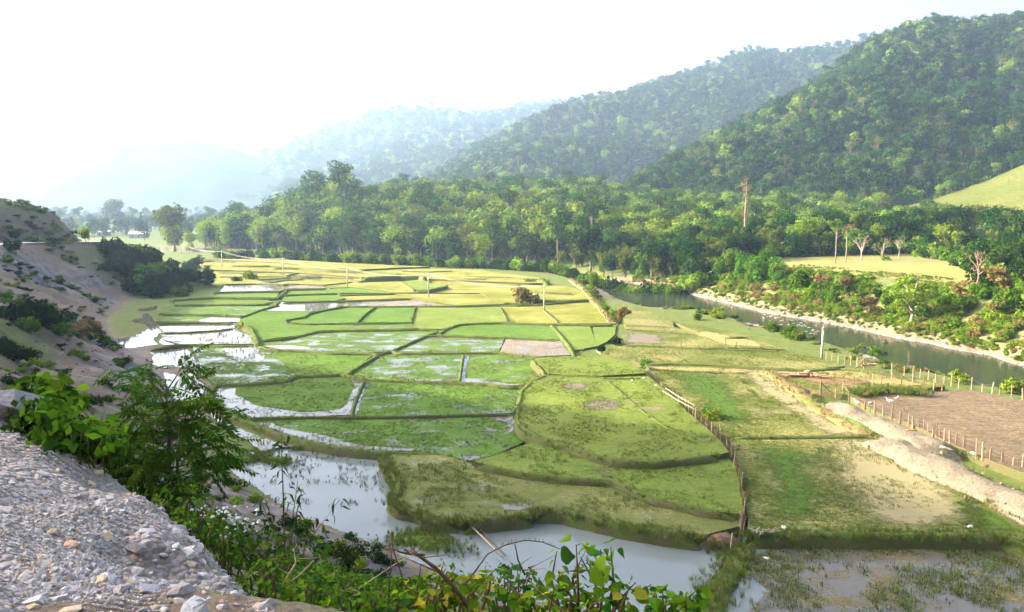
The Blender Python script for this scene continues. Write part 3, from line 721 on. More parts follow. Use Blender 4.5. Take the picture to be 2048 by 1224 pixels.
# right of the long fence
ZR = .9
field([(1255, 618), (1285, 617), (1345, 640), (1348, 654), (1402, 667), (1253, 658), (1248, 640)], ZR, 'meadow', 'small green plot at the river bend', skirt=1.2)
field([(1253, 660), (1330, 664), (1402, 669), (1452, 696), (1396, 695), (1236, 688)], ZR, 'meadow', 'green plot with a grey end', skirt=1.2)
field([(1350, 645), (1420, 655), (1500, 674), (1570, 699), (1455, 695), (1405, 668)], ZR, 'meadow', 'thin straw-coloured plot by the gravel', skirt=1.2)
field([(1228, 692), (1396, 697), (1569, 702), (1640, 716), (1690, 732), (1620, 739), (1522, 734), (1420, 728), (1287, 727), (1262, 720), (1215, 712), (1200, 708)], ZR, 'meadow', 'long bright green plot near the river', skirt=1.2)
field([(1290, 729), (1420, 730), (1530, 737), (1592, 778), (1640, 820), (1745, 870), (1600, 872), (1458, 872), (1440, 866), (1385, 826), (1332, 776)], ZR, 'meadow', 'large green meadow right of the bamboo rails', skirt=1.2)
field([(1460, 876), (1600, 875), (1750, 873), (1860, 925), (1930, 985), (2010, 1032), (2060, 1062), (2060, 1092), (2005, 1076), (1868, 1071), (1600, 1070), (1495, 1070), (1490, 1000), (1478, 940)], ZR, 'meadow', 'front meadow with a bare middle beside the dirt bank', skirt=1.6)
field([(1700, 792), (1820, 786), (1940, 780), (2060, 803), (2200, 830), (2200, 1000), (2060, 950), (1968, 916), (1896, 884), (1832, 852), (1764, 828)], ZR + .1, 'plough', 'ploughed brown field inside the wire fence', skirt=1.2)
field([(1545, 742), (1620, 741), (1700, 735), (1790, 748), (1890, 772), (1820, 783), (1700, 790), (1640, 782), (1600, 772)], ZR, 'meadow', 'trampled grass and red earth by the timber heap', skirt=1.2)
field([(1560, 1092), (1700, 1082), (2000, 1090), (2080, 1110), (2250, 1150), (2200, 1330), (1500, 1330), (1470, 1250), (1540, 1180), (1490, 1120)], .06, 'marsh', 'drowned brown weeds at the right of the pond', skirt=.6, amp=.8)

# bunds: near block first
bund([(1047, 771), (1020, 773), (960, 766), (913, 764), (854, 762), (785, 759), (746, 758), (727, 756), (705, 753), (685, 747), (638, 750), (595, 751), (572, 760), (494, 766), (431, 768), (419, 788), (434, 810), (470, 832), (520, 850), (575, 871), (620, 884), (672, 893), (714, 898), (774, 902), (825, 903), (885, 910), (928, 922), (950, 925)], w=1.2, h=.85, tufts=9, ts=.34, label='curving outer bund around the near left paddies')
bund([(729, 760), (720, 778), (713, 793), (706, 815), (703, 829)], w=.55, h=.4, tufts=2, label='narrow earth bund with water on both sides')
bund([(440, 815), (505, 835), (560, 833), (638, 832), (701, 833), (756, 832), (834, 831), (893, 829), (960, 827), (1028, 827)], w=.6, h=.45)
bund([(514, 690), (533, 697), (560, 699), (619, 701), (658, 705), (748, 706), (756, 708), (782, 701), (799, 705), (854, 705), (925, 704), (998, 704), (1023, 707), (1062, 711), (1078, 713), (1132, 711)], w=.9, h=.6, tufts=6)
bund([(756, 708), (748, 714), (727, 726), (693, 746)], w=.9, h=.6)
bund([(782, 701), (840, 676), (850, 671), (874, 670), (960, 673), (1007, 674), (1070, 677), (1120, 681)], w=.8, h=.55)
bund([(514, 682), (568, 677), (599, 671), (636, 662), (697, 660), (776, 659), (838, 658), (883, 660)], w=.7, h=.5)
bund([(876, 668), (889, 658), (915, 649), (947, 646), (1000, 645), (1031, 646), (1101, 648), (1180, 649), (1234, 649)], w=1.0, h=.9, label='tall shaded bund across the middle paddies')
bund([(575, 645), (615, 647), (700, 646), (821, 645)], w=.6, h=.4)
bund([(575, 645), (568, 641), (578, 638), (607, 634), (618, 627), (647, 620), (678, 615), (700, 611)], w=.5, h=.4)
bund([(700, 612), (751, 612), (830, 612), (911, 612), (994, 610), (1040, 611)], w=.7, h=.5)
bund([(831, 612), (826, 628), (822, 645)], w=.4, h=.25, tufts=2)
bund([(751, 613), (730, 628), (714, 644)], w=.45, h=.3, tufts=2)
bund([(927, 706), (923, 730), (919, 762)], w=.5, h=.4, tufts=2)
bund([(1101, 648), (1120, 668), (1138, 690), (1148, 708)], w=.7, h=.4, tufts=2, label='foot-worn bund running down past the mud plot')
bund([(1080, 614), (1098, 628), (1116, 643)], w=.5, h=.3, tufts=2)
bund([(1002, 616), (1015, 640)], w=.4, h=.25, tufts=2)
bund([(512, 690), (440, 691), (373, 688), (300, 697)], z=.7, w=.9, h=.5)
bund([(516, 688), (510, 672), (501, 656), (488, 650), (471, 650)], z=.95, w=1.3, h=.9, tufts=8, label='thick grassy bund where a figure crouches')
bund([(306, 645), (396, 644), (471, 645)], z=.75, w=.8, h=.5)
bund([(318, 665), (380, 664), (440, 660), (470, 655)], z=.6, w=.7, h=.4)
bund([(318, 629), (396, 630), (443, 630), (487, 632), (515, 621), (549, 611), (560, 600)], z=.75, w=.8, h=.5)
bund([(345, 611), (408, 609), (521, 609), (540, 606)], z=.8, w=.8, h=.5)
bund([(340, 600), (380, 597), (427, 595), (529, 596), (553, 596), (574, 579), (600, 578), (653, 577)], z=.9, w=.9, h=.6)
bund([(425, 586), (433, 584), (500, 583), (560, 582), (574, 578)], z=.9, w=.8, h=.6)
bund([(566, 590), (600, 588), (678, 586), (680, 589), (730, 588), (793, 586)], z=.9, w=.9, h=.6)
bund([(563, 604), (600, 603), (669, 601), (696, 601), (760, 599), (827, 597)], z=.85, w=.8, h=.55)
bund([(860, 603), (885, 607), (911, 611)], w=.5, h=.4)
bund([(537, 565), (568, 560), (610, 558)], w=.7, h=.5)
bund([(445, 568), (512, 567), (568, 569), (600, 568), (653, 570)], w=.7, h=.5)
bund([(512, 559), (545, 557), (579, 555), (640, 559)], w=.8, h=.5)
bund([(571, 551), (595, 545), (640, 546), (700, 547), (725, 555)], z=1.2, w=1.0, h=.8)
bund([(430, 540), (500, 540), (565, 541)], z=1.3, w=1.0, h=.9)
bund([(438, 546), (500, 547), (549, 544), (565, 548)], z=.9, w=.7, h=.5)
bund([(460, 530), (500, 531), (543, 531), (560, 534)], z=1.9, w=1.4, h=1.4)
bund([(395, 521), (430, 521), (470, 523)], z=1.9, w=1.2, h=1.0)
bund([(545, 534), (600, 535), (660, 540), (725, 542), (760, 545), (800, 548)], z=2.1, w=1.6, h=1.7, label='tall ochre terrace edge in the far paddies')
bund([(722, 554), (760, 553), (800, 551), (842, 551), (850, 555)], z=2.0, w=2.2, h=1.8, label='dark overgrown terrace wall in the far paddies')
bund([(846, 557), (880, 556), (960, 562), (1000, 565), (1060, 566)], w=.7, h=.5)
bund([(935, 552), (960, 553), (1000, 554), (1030, 555)], z=1.3, w=1.0, h=.8)
bund([(1045, 558), (1075, 558), (1098, 562)], z=1.8, w=2.2, h=1.4, tufts=8, ts=.5, label='dark grassy hump at the far field corner')
bund([(800, 541), (860, 543), (905, 541), (935, 546)], z=1.4, w=.9, h=.7)
bund([(829, 579), (857, 580), (885, 574), (895, 570)], z=1.3, w=.9, h=.9)
bund([(801, 563), (815, 571), (829, 579)], z=1.3, w=.8, h=.9, tufts=1)
bund([(1060, 599), (1090, 599), (1140, 600), (1180, 598)], z=1.2, w=1.1, h=1.0)
bund([(1060, 582), (1100, 585), (1150, 587)], z=.9, w=.9, h=.5)
bund([(1010, 607), (1035, 608), (1062, 608)], z=1.0, w=1.6, h=.9, tufts=9, ts=.5)
bund([(700, 559), (720, 562), (735, 560)], z=1.0, w=1.5, h=.7)
# terrace rims
bund([(765, 908), (774, 931), (795, 962), (795, 982), (782, 995), (800, 1012), (842, 1021), (851, 1030), (919, 1040)], z=1.0, w=1.1, h=1.25, tufts=26, ts=.42, label='rounded grassy rim at the left end of the front terrace')
bund([(925, 1042), (1014, 1032), (1064, 1027)], z=1.0, w=1.1, h=1.25, tufts=26, ts=.42, label='grassy rim above the pond left of the little gap')
bund([(1073, 1019), (1128, 1019), (1171, 1030), (1257, 1051), (1342, 1064), (1402, 1072)], z=1.0, w=1.1, h=1.25, tufts=26, ts=.42, label='long grassy rim of the front terrace above the pond')
bund([(945, 924), (1000, 935), (1043, 944), (1141, 955), (1223, 959), (1240, 965), (1300, 993), (1364, 1006), (1407, 1019), (1477, 1027)], z=1.42, w=.8, h=.8, tufts=9, ts=.3, label='diagonal grassy step between the front terraces')
bund([(1096, 748), (1064, 762), (1043, 781), (1039, 811), (1034, 837), (1051, 858), (1081, 875), (1128, 886), (1163, 899), (1193, 910), (1240, 920), (1300, 923), (1385, 914), (1441, 908)], z=1.96, w=1.0, h=1.0, tufts=10, ts=.3, label='curving grassy rim of the upper terrace')
bund([(1098, 748), (1150, 751), (1197, 753), (1215, 756), (1285, 756)], z=2.05, w=.6, h=.4)
bund([(1073, 715), (1064, 719), (1080, 735), (1092, 746)], z=1.95, w=.7, h=.9, tufts=3)
bund([(1210, 757), (1250, 790), (1290, 825), (1340, 858), (1380, 862)], z=1.98, w=.5, h=.2, tufts=3, label='faint old bund crossing the upper terrace')
# right side
bund([(1253, 659), (1330, 663), (1402, 668)], z=1.15, w=.8, h=.6, tufts=3)
bund([(1234, 689), (1330, 692), (1396, 696), (1500, 699), (1569, 701)], z=1.15, w=.8, h=.6, tufts=4)
bund([(1285, 727), (1350, 726), (1420, 728), (1522, 734), (1560, 736), (1620, 739), (1690, 734)], z=1.2, w=.9, h=.7, tufts=3, label='straight earth bund at the top of the meadow')
bund([(1456, 873), (1600, 872), (1700, 871), (1748, 870)], z=1.15, w=.7, h=.5, tufts=8, label='straight dark bund dividing the two meadows')
bund([(1488, 1066), (1600, 1064), (1700, 1066), (1868, 1066), (2000, 1070), (2050, 1088), (2110, 1120)], z=1.05, w=1.2, h=1.3, tufts=26, ts=.42, label='long dark grassy bank in front of the right meadow')
bund([(1445, 674), (1475, 674), (1500, 673)], z=1.2, w=.7, h=.5, tufts=4)
bund([(1435, 1098), (1478, 1095), (1470, 1130), (1440, 1165), (1425, 1200), (1400, 1250)], z=.28, w=2.3, h=.5, tufts=26, ts=.5, label='green spit of weeds between the two ponds')

# worn patches with ragged, thinning edges
def soft_mat(name, a, b, cover=.5):
    t = NT(name); p = t.pos(); f = t.noise(p, 4, 6, .7); m = t.noise(p, .8, 6, .7); col = t.mix(f, a, b)
    sh = t.bsdf(col, .93, .1, t.bump(f, .7, .12)); tr = t.n('ShaderNodeBsdfTransparent').outputs[0]
    e = t.math('ADD', t.attr('edge', 'Fac'), t.math('ADD', t.math('MULTIPLY', t.math('SUBTRACT', m, .5), 1.9), t.math('MULTIPLY', t.math('SUBTRACT', f, .5), .8)))
    return t.done(t.mixs(t.rng(e, cover - .22, cover + .32), tr, sh))
def soft_patch(name, px, z, mat, label, fade=2.5, step=.7):
    P = np.array([G(x, y, z)[:2] for x, y in px]); lo, hi = P.min(0) - step, P.max(0) + step; nx, ny = int((hi[0] - lo[0]) / step) + 2, int((hi[1] - lo[1]) / step) + 2
    X, Y = np.meshgrid(np.linspace(lo[0], hi[0], nx), np.linspace(lo[1], hi[1], ny), indexing='ij'); ins = in_poly(P, X, Y); d, _q = poly_dist(np.vstack([P, P[:1]]), X, Y); d = np.where(ins, np.abs(d), -np.abs(d))
    e = np.clip(d / fade, -.6, 1); ok = d > -step * 1.5; idx = np.arange(nx * ny).reshape(nx, ny)
    F = np.stack([idx[:-1, :-1], idx[1:, :-1], idx[1:, 1:], idx[:-1, 1:]], -1).reshape(-1, 4); F = F[ok.ravel()[F].all(1)]
    used = np.unique(F); re_ = np.zeros(nx * ny, np.int64); re_[used] = np.arange(len(used)); V = np.stack([X, Y, np.full(X.shape, z)], -1).reshape(-1, 3)[used]
    me = mesh_np(name, V, re_[F], [mat]); at = me.attributes.new('edge', 'FLOAT', 'POINT'); at.data.foreach_set('value', e.ravel()[used].astype(np.float32)); return tag(link(name, me), label, kind='structure')
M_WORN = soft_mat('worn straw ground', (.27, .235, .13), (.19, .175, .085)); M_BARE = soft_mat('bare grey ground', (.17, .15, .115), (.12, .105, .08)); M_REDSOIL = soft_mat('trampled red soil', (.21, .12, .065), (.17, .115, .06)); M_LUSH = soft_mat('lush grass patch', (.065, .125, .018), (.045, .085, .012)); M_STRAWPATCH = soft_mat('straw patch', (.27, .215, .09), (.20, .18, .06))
soft_patch('worn_track', [(1470, 738), (1535, 736), (1600, 780), (1650, 822), (1745, 872), (1640, 874), (1590, 835), (1515, 788)], ZR + .008, M_WORN, 'worn pale track across the meadow', 2.2)
soft_patch('worn_ground', [(1640, 874), (1760, 872), (1860, 922), (1935, 985), (1965, 1045), (1880, 1066), (1760, 1060), (1690, 1010), (1640, 940)], ZR + .008, M_WORN, 'worn straw-coloured patch in the front meadow', 3.0)
soft_patch('lush_grass', [(1470, 880), (1560, 878), (1650, 900), (1690, 990), (1700, 1050), (1600, 1060), (1500, 1060), (1490, 960)], ZR + .006, M_LUSH, 'darker lush grass along the stick fence', 5.0)
soft_patch('lush_grass', [(1945, 985), (2000, 1020), (2050, 1058), (2040, 1080), (1950, 1066), (1930, 1020)], ZR + .006, M_LUSH, 'green grass at the corner of the front meadow', 2.0)
soft_patch('lush_grass', [(1300, 736), (1420, 738), (1480, 760), (1520, 810), (1560, 850), (1450, 868), (1390, 828), (1340, 775)], ZR + .006, M_LUSH, 'greener grass right of the bamboo rails', 5.0)
soft_patch('red_soil', [(1590, 748), (1680, 752), (1760, 766), (1700, 775), (1640, 768), (1600, 762)], ZR + .008, M_REDSOIL, 'trampled red soil around the timber', 1.6)
soft_patch('straw_ground', [(1560, 738), (1700, 738), (1800, 752), (1880, 772), (1780, 778), (1690, 760), (1600, 752)], ZR + .005, M_STRAWPATCH, 'straw-coloured ground above the ploughed field', 2.0)
soft_patch('straw_ground', [(1330, 664), (1420, 660), (1520, 680), (1560, 698), (1440, 692), (1400, 676)], ZR + .006, M_STRAWPATCH, 'dry straw-coloured ground by the river gravel', 2.5)
soft_patch('grey_ground', [(1245, 662), (1330, 668), (1345, 690), (1235, 688)], ZR + .007, M_BARE, 'grey patch at the corner of the river plot', 2.5)  # soft-edged grey colour laid over the left end of this plot
soft_patch('straw_ground', [(1290, 730), (1420, 733), (1528, 738), (1500, 748), (1380, 744), (1300, 740)], ZR + .007, M_STRAWPATCH, 'yellowed strip under the top bund of the meadow', 1.5)
# dirt banks
def dirt_mat(name, a, b, c):
    t = NT(name); p = t.pos(); f = t.noise(p, 3.5, 7, .7); m = t.noise(p, .5, 4); pb = t._sep(t.voro(p, 4.5))
    col = t.mix(f, a, b); col = t.mix(t.rng(m, .5, .75, 0, .7), col, c); col = t.mix(t.rng(pb[0], .8, .95, 0, .25), col, (.34, .30, .24))
    return t.done(t.bsdf(col, .95, .1, t.bump(f, .9, .25)))
STRAWS = []; CLODS = []
M_DIRT = dirt_mat('pale dug earth', (.165, .14, .10), (.27, .23, .17), (.135, .125, .07))
M_STRAW = dirt_mat('dry straw bank', (.20, .15, .06), (.29, .225, .09), (.10, .13, .03))
M_RED = dirt_mat('red earth', (.13, .085, .05), (.20, .135, .085), (.10, .10, .04))
M_ISLET = simple('islet turf', (.06, .12, .015), (.12, .19, .03), 4, .9, .1, .6)
def heap_bank(px, z, w, h, mat, label, step=.45, k=13):
    W = resample([G(x, y, z) for x, y in px], step); n = len(W); t = np.gradient(W[:, :2], axis=0); ker = np.ones(7) / 7; t = np.stack([np.convolve(np.pad(t[:, q], 3, 'edge'), ker, 'valid') for q in (0, 1)], -1); t /= np.linalg.norm(t, axis=1)[:, None]; nr = np.stack([-t[:, 1], t[:, 0]], -1); V = []
    for i in range(n):
        e = min(1, min(i, n - 1 - i) / 5.0); vw = .7 + .6 * fbm(W[i, 0] * .12, W[i, 1] * .12, 91, 2)
        for j in range(k):
            a = j / (k - 1) * 2 - 1; x = W[i, 0] + nr[i, 0] * a * w * vw / 2; y = W[i, 1] + nr[i, 1] * a * w * vw / 2
            up = (1 - abs(a) ** 2.6) * e; V.append((x, y, -.2 if abs(a) == 1 else (z - h) * e - .2 * (1 - e) + h * up * (.55 + .75 * fbm(x * .35, y * .35, 92, 3)) + .55 * up * (fbm(x * 1.1, y * 1.1, 93, 4) - .5) + .22 * (fbm(x * 3.2, y * 3.2, 94, 2) - .5)))
    for i in range(0, n):
        for sgn in (-1, 1):
            for _ in range(3):
                o = sgn * w * RNG.uniform(.34, .56); (STRAWS if RNG.random() < .55 else TUFTS).append((W[i, 0] + nr[i, 0] * o + RNG.normal(0, .2), W[i, 1] + nr[i, 1] * o, z - h * .95, RNG.uniform(.2, .42)))
    F = np.array([(i * k + j, (i + 1) * k + j, (i + 1) * k + j + 1, i * k + j + 1) for i in range(n - 1) for j in range(k - 1)])
    for v in V:
        if v[2] > .3 and RNG.random() < .45: CLODS.append(v)
    me = mesh_np('earth_bank', V, F, [mat], smooth=True)
    if sum(p.normal.z for p in me.polygons) < 0: me.flip_normals()
    return tag(link('earth_bank', me), label, kind='structure')
def bank(px, z, w, h, mat, label, rough=.2, step=.8, name='earth_bank', flat=.4):
    W = resample([G(x, y, z) for x, y in px], step)
    W[:, 2] += .9 * h * (fbm(W[:, 0] * .45, W[:, 1] * .45, 8) - .5)
    if mat is M_STRAW:
        for _ in range(len(W) * 9):
            q = W[RNG.integers(len(W))]; STRAWS.append((q[0] + RNG.normal(0, w * .3), q[1] + RNG.normal(0, w * .3), q[2] - .15, RNG.uniform(.25, .6)))
    return tag(link(name, sweep(name, W, w, h, mat, rough, 5, flat=flat)), label, kind='structure')
heap_bank([(1640, 795), (1690, 812), (1757, 838), (1830, 868), (1905, 896)], 1.75, 4.6, .95, M_DIRT, 'pale bank of dug earth along the wire fence')
heap_bank([(1745, 862), (1800, 888), (1860, 916), (1930, 948), (2000, 974), (2090, 1005), (2300, 1060)], 1.7, 6.0, .9, M_DIRT, 'pale heaped earth along the edge of the front meadow')
bank([(1532, 738), (1560, 757), (1592, 778), (1640, 816), (1700, 846), (1742, 866)], 1.2, 2.4, .5, M_STRAW, 'straw-covered bank beside the worn track')
bank([(1752, 872), (1800, 895), (1860, 924), (1925, 968), (1990, 1000)], 1.15, 1.6, .45, M_STRAW, 'straw-coloured ditch edge below the heaped earth')
bank([(1140, 556), (1165, 574), (1185, 596), (1205, 620), (1222, 640)], .95, 1.5, .8, M_STRAW, 'yellow grassy path edge above the river')
bund([(1710, 783), (1740, 779), (1775, 777), (1810, 778), (1840, 782)], z=1.55, w=2.4, h=.9, tufts=60, ts=.5, label='dark green grassy hump behind the ploughed field')
bank([(1395, 1069), (1440, 1071), (1480, 1064)], .85, 1.5, 1.2, M_RED, 'reddish earth bank at the corner by the stick fence')
bank([(1600, 793), (1650, 810), (1700, 836), (1750, 862)], 1.25, 2.0, .6, M_ISLET, 'green strip between the straw bank and the dug earth')
for pxs, w in (([(785, 1080), (820, 1072), (860, 1078), (890, 1092)], 3.0), ([(842, 1060), (860, 1058), (880, 1062)], 1.6), ([(905, 1098), (930, 1100)], 2.2), ([(585, 897), (610, 893), (635, 889)], 1.5),
               ([(520, 915), (550, 918), (580, 925)], 2.4), ([(735, 1092), (760, 1096), (775, 1100)], 1.0), ([(450, 925), (490, 915), (530, 905)], 3.2)):
    W = resample([G(x, y, .22) for x, y in pxs], .5)
    tag(link('grass_islet', sweep('grass_islet', W, w, .4, M_ISLET, .25, 9)), 'bright green grassy islet in the pond', kind='structure')
    for _ in range(int(len(W) * .5 * w * 22)):
        q = W[RNG.integers(len(W))]; TUFTS.append((q[0] + RNG.normal(0, w * .28), q[1] + RNG.normal(0, w * .28), .1, RNG.uniform(.22, .5)))
for (x, y, a, b, z) in ((1150, 772, 42, 10, 1.9), (1205, 810, 50, 14, 1.9), (1215, 943, 46, 9, 1.35), (1105, 966, 50, 8, .85), (1240, 968, 34, 8, .85)):
    soft_patch('bare_patch', [(x + a * math.cos(q), y + b * math.sin(q)) for q in np.linspace(0, 2 * PI, 17)[:-1]], z + .008, M_BARE, {1150: 'faint bare grey patch in the upper terrace, the farther of two', 1205: 'dark bare grey patch in the upper terrace, the nearer of two', 1215: 'bare patch on the middle terrace', 1105: 'bare muddy patch below the diagonal step', 1240: 'small bare patch on the front terrace'}[x], 1.8, .4)

# standing water in and between the paddies
M_WATER = water_mat('standing paddy water', (.10, .095, .08), .03, .015, 2.0)
def pool(px, z, label, amp=.35, seed=1):
    pts = water_edge([G(x, y, z) for x, y in px], amp, .7, seed)
    tag(link('paddy_water', poly_mesh('paddy_water', pts, [M_WATER], z)), label, kind='structure')
ZW = ZL + .02
pool([(428, 774), (470, 776), (470, 790), (492, 800), (520, 813), (560, 818), (600, 824), (640, 823), (680, 818), (694, 808), (700, 790), (712, 772), (700, 760), (728, 762), (714, 793), (704, 829), (640, 832), (560, 833), (505, 834), (442, 812), (421, 788)], ZW, 'white sheet of water along two sides of a paddy', .3)
pool([(470, 768), (520, 766), (591, 767), (560, 770), (475, 772)], ZW, 'thin water edge below the earth bund', .2)
pool([(731, 763), (722, 780), (715, 800), (708, 829), (714, 829), (722, 800), (727, 785), (735, 763)], ZW, 'water line beside the narrow bund', .15)
pool([(929, 708), (938, 710), (932, 740), (930, 756), (980, 763), (1030, 768), (1044, 770), (1000, 771), (921, 763), (924, 740)], ZW, 'white water along the small paddy', .2)
pool([(1062, 720), (1072, 735), (1084, 750), (1070, 752), (1064, 735)], ZW, 'sliver of water at the terrace foot', .2)
pool([(806, 838), (820, 832), (842, 836), (828, 844)], ZW, 'small puddle on the long paddy', .3)
pool([(975, 834), (1026, 833), (1030, 852), (1020, 866), (1014, 845)], ZW, 'puddle under the terrace corner', .4)
pool([(508, 843), (540, 845), (560, 855), (600, 862), (640, 868), (690, 884), (740, 892), (830, 897), (820, 903), (714, 897), (628, 883), (560, 866), (520, 852)], ZW, 'water behind the front bund', .5)
pool([(560, 690), (620, 694), (622, 699), (560, 698), (530, 692)], ZW, 'water streak under a bund', .3)
pool([(900, 915), (970, 912), (950, 920), (925, 921)], ZW, 'shallow water by the front step', .3)
pool([(522, 621), (560, 614), (553, 603), (535, 600), (565, 604), (600, 606), (669, 604), (690, 611), (650, 618), (620, 622)], ZW, 'long bright pool in the middle paddies', .25)
pool([(696, 602), (720, 601), (735, 611), (690, 612)], ZW, 'bright wet end of the grey mud plot', .3)
pool([(377, 641), (396, 642), (421, 635), (445, 632), (483, 634), (478, 643), (420, 644)], ZW, 'white pool at the end of a green strip', .2)
pool([(335, 656), (341, 650), (377, 652), (417, 650), (467, 650), (467, 658), (415, 661), (357, 664)], ZW - .1, 'white water in the flooded strip', .4)
pool([(366, 668), (445, 662), (492, 668), (494, 685), (450, 685), (415, 678), (402, 687), (378, 683)], ZW - .1, 'white water among stubble', .6)
pool([(497, 668), (505, 680), (509, 688), (500, 687)], ZW - .1, 'thin water at the foot of the thick bund', .1)
pool([(450, 694), (512, 693), (520, 703), (532, 716), (522, 724), (485, 724), (455, 711)], ZW, 'white water in the half drowned paddy', .9)
pool([(450, 571), (500, 572), (562, 571), (572, 577), (540, 581), (440, 583)], ZW + .03, 'shining wet mud strip', .5)
pool([(455, 557), (466, 553), (480, 553), (484, 558)], ZW, 'small bright pool near the hill foot', .1)
pool([(438, 545), (500, 545), (545, 542), (530, 546), (450, 547)], ZW + .3, 'thin bright water strip in the far terraces', .1)
pool([(515, 560), (560, 557), (600, 555), (560, 563), (530, 565)], ZW, 'pale water strip in the far paddies', .2)
pool([(585, 551), (650, 550), (640, 555), (590, 556)], ZW + .32, 'pale wet mud under the terrace edge', .2)
pool([(930, 557), (980, 557), (970, 560), (935, 559)], ZW + .62, 'pale puddle in the far field', .2)
pool([(1003, 1010), (1040, 1006), (1066, 1012), (1040, 1020), (1010, 1019)], .87, 'round muddy puddle on the front terrace', .15)
# the stream along the foot of the hill
ST = .22
pool([(287, 627), (296, 627), (306, 638), (318, 656), (322, 664), (306, 678), (316, 689), (267, 696), (235, 695), (206, 688), (222, 683), (206, 678), (243, 677), (269, 671), (297, 656), (294, 648), (259, 642), (284, 634)], ST, 'wide white pool of the stream', .5)
pool([(273, 619), (314, 612), (312, 619), (284, 622)], ST, 'broken white water of the stream', .5)
pool([(326, 670), (351, 668), (360, 680), (357, 688), (328, 690), (318, 684)], ST, 'square white pool beside the stream', .3)
pool([(298, 700), (372, 693), (382, 709), (398, 729), (382, 735), (343, 735), (310, 738), (291, 737), (304, 723), (306, 711)], ST, 'big white pool with dark stubble', .6)
pool([(398, 737), (408, 742), (388, 748), (392, 758), (406, 768), (410, 776), (406, 788), (412, 800), (440, 835), (470, 850), (500, 866), (551, 884), (600, 892), (560, 894), (525, 902), (500, 884), (460, 862), (430, 838), (405, 810), (398, 790), (400, 772), (388, 759), (374, 754), (380, 746)], ST, 'narrow stream winding past the outer bund', .25)
pool([(270, 758), (286, 747), (330, 745), (350, 748), (380, 760), (408, 790), (405, 806), (370, 808), (340, 800), (300, 790)], ST, 'white water seen through the sapling', .9)
# ------------------------------------------------------------------ vegetation
LM = {
 'dark': leaf_mat('dark evergreen leaves', (0.0082, 0.0296, 0.0043), (0.0212, 0.0570, 0.0072), .25),
 'mid': leaf_mat('mid green leaves', (0.0167, 0.0509, 0.0049), (0.0370, 0.0928, 0.0098), .3),
 'bright': leaf_mat('bright green leaves', (0.0408, 0.1073, 0.0062), (0.0927, 0.1923, 0.0136), .35),
 'yellow': leaf_mat('yellow-green leaves', (0.0862, 0.1647, 0.0113), (0.1837, 0.2723, 0.0259), .35),
 'olive': leaf_mat('olive bamboo leaves', (0.0649, 0.0964, 0.0114), (0.1257, 0.1606, 0.0229), .35),
 'brown': leaf_mat('dry brown leaves', (0.1485, 0.1202, 0.0396), (0.2376, 0.1933, 0.0693), .3),
 'grey': leaf_mat('greyish leaves', (0.0333, 0.0524, 0.0210), (0.0619, 0.0862, 0.0357), .3),
 'grass': leaf_mat('grass blades', (.050, .090, .016), (.120, .165, .035), .35, .3),
 'straw': leaf_mat('straw blades', (.20, .16, .07), (.32, .26, .12), .3, .25),
 'reed': leaf_mat('stubble stems', (.045, .042, .020), (.10, .085, .045), .1, .3),
 'shade': leaf_mat('deep green bush leaves', (0.0065, 0.0243, 0.0043), (0.0184, 0.0517, 0.0086), .25),
 'vine': leaf_mat('light vine leaves', (.070, .130, .016), (.150, .230, .035), .4, .3),
}
M_BARK = simple('grey-brown bark', (.10, .08, .06), (.20, .165, .125), 3, .9, .1, .5)
M_PALEBARK = simple('pale bare bark', (.22, .18, .135), (.34, .29, .22), 3, .9, .1, .4)
M_TWIG = simple('brown twigs', (.10, .065, .04), (.18, .12, .075), 6, .9, .1, .3)

def leaf_quads(P, N, S, rng, asp=.6):
    """one bent diamond leaf cluster per point, facing N"""
    n = len(P); r = rng.normal(size=(n, 3)); T = np.cross(N, r); T /= np.maximum(np.linalg.norm(T, axis=1), 1e-6)[:, None]
    B = np.cross(N, T); S = S[:, None]
    V = np.stack([P - T * S, P - B * S * asp + N * S * .12, P + T * S, P + B * S * asp + N * S * .12], 1).reshape(-1, 3)
    return V, np.arange(4 * n).reshape(-1, 4)
def lobes_leaves(lobes, n, size, rng, flat=.0, shell=.55):
    """leaf clusters over the outer shells of ellipsoid lobes (x, y, z, rx, ry, rz)"""
    L = np.array(lobes, float); w = (L[:, 3] * L[:, 4] + L[:, 4] * L[:, 5] + L[:, 3] * L[:, 5]); w /= w.sum()
    k = rng.choice(len(L), n, p=w); D = rng.normal(size=(n, 3)); D /= np.linalg.norm(D, axis=1)[:, None]
    r = shell + (1.06 - shell) * rng.random(n) ** .6
    # small clumps: pull leaves toward clump centres so the surface is knobbly
    D2 = D + .22 * np.sin(D * 7 + L[k, :3]); D2 /= np.linalg.norm(D2, axis=1)[:, None]
    P = L[k, :3] + D2 * L[k, 3:6] * r[:, None]
    N = D2 / L[k, 3:6]; N /= np.linalg.norm(N, axis=1)[:, None]
    N = N + rng.normal(size=(n, 3)) * .55 + np.array([0, 0, flat]); N /= np.linalg.norm(N, axis=1)[:, None]
    keep = P[:, 2] > .05
    S = size * (.6 + .8 * rng.random(n))
    return leaf_quads(P[keep], N[keep], S[keep], rng)
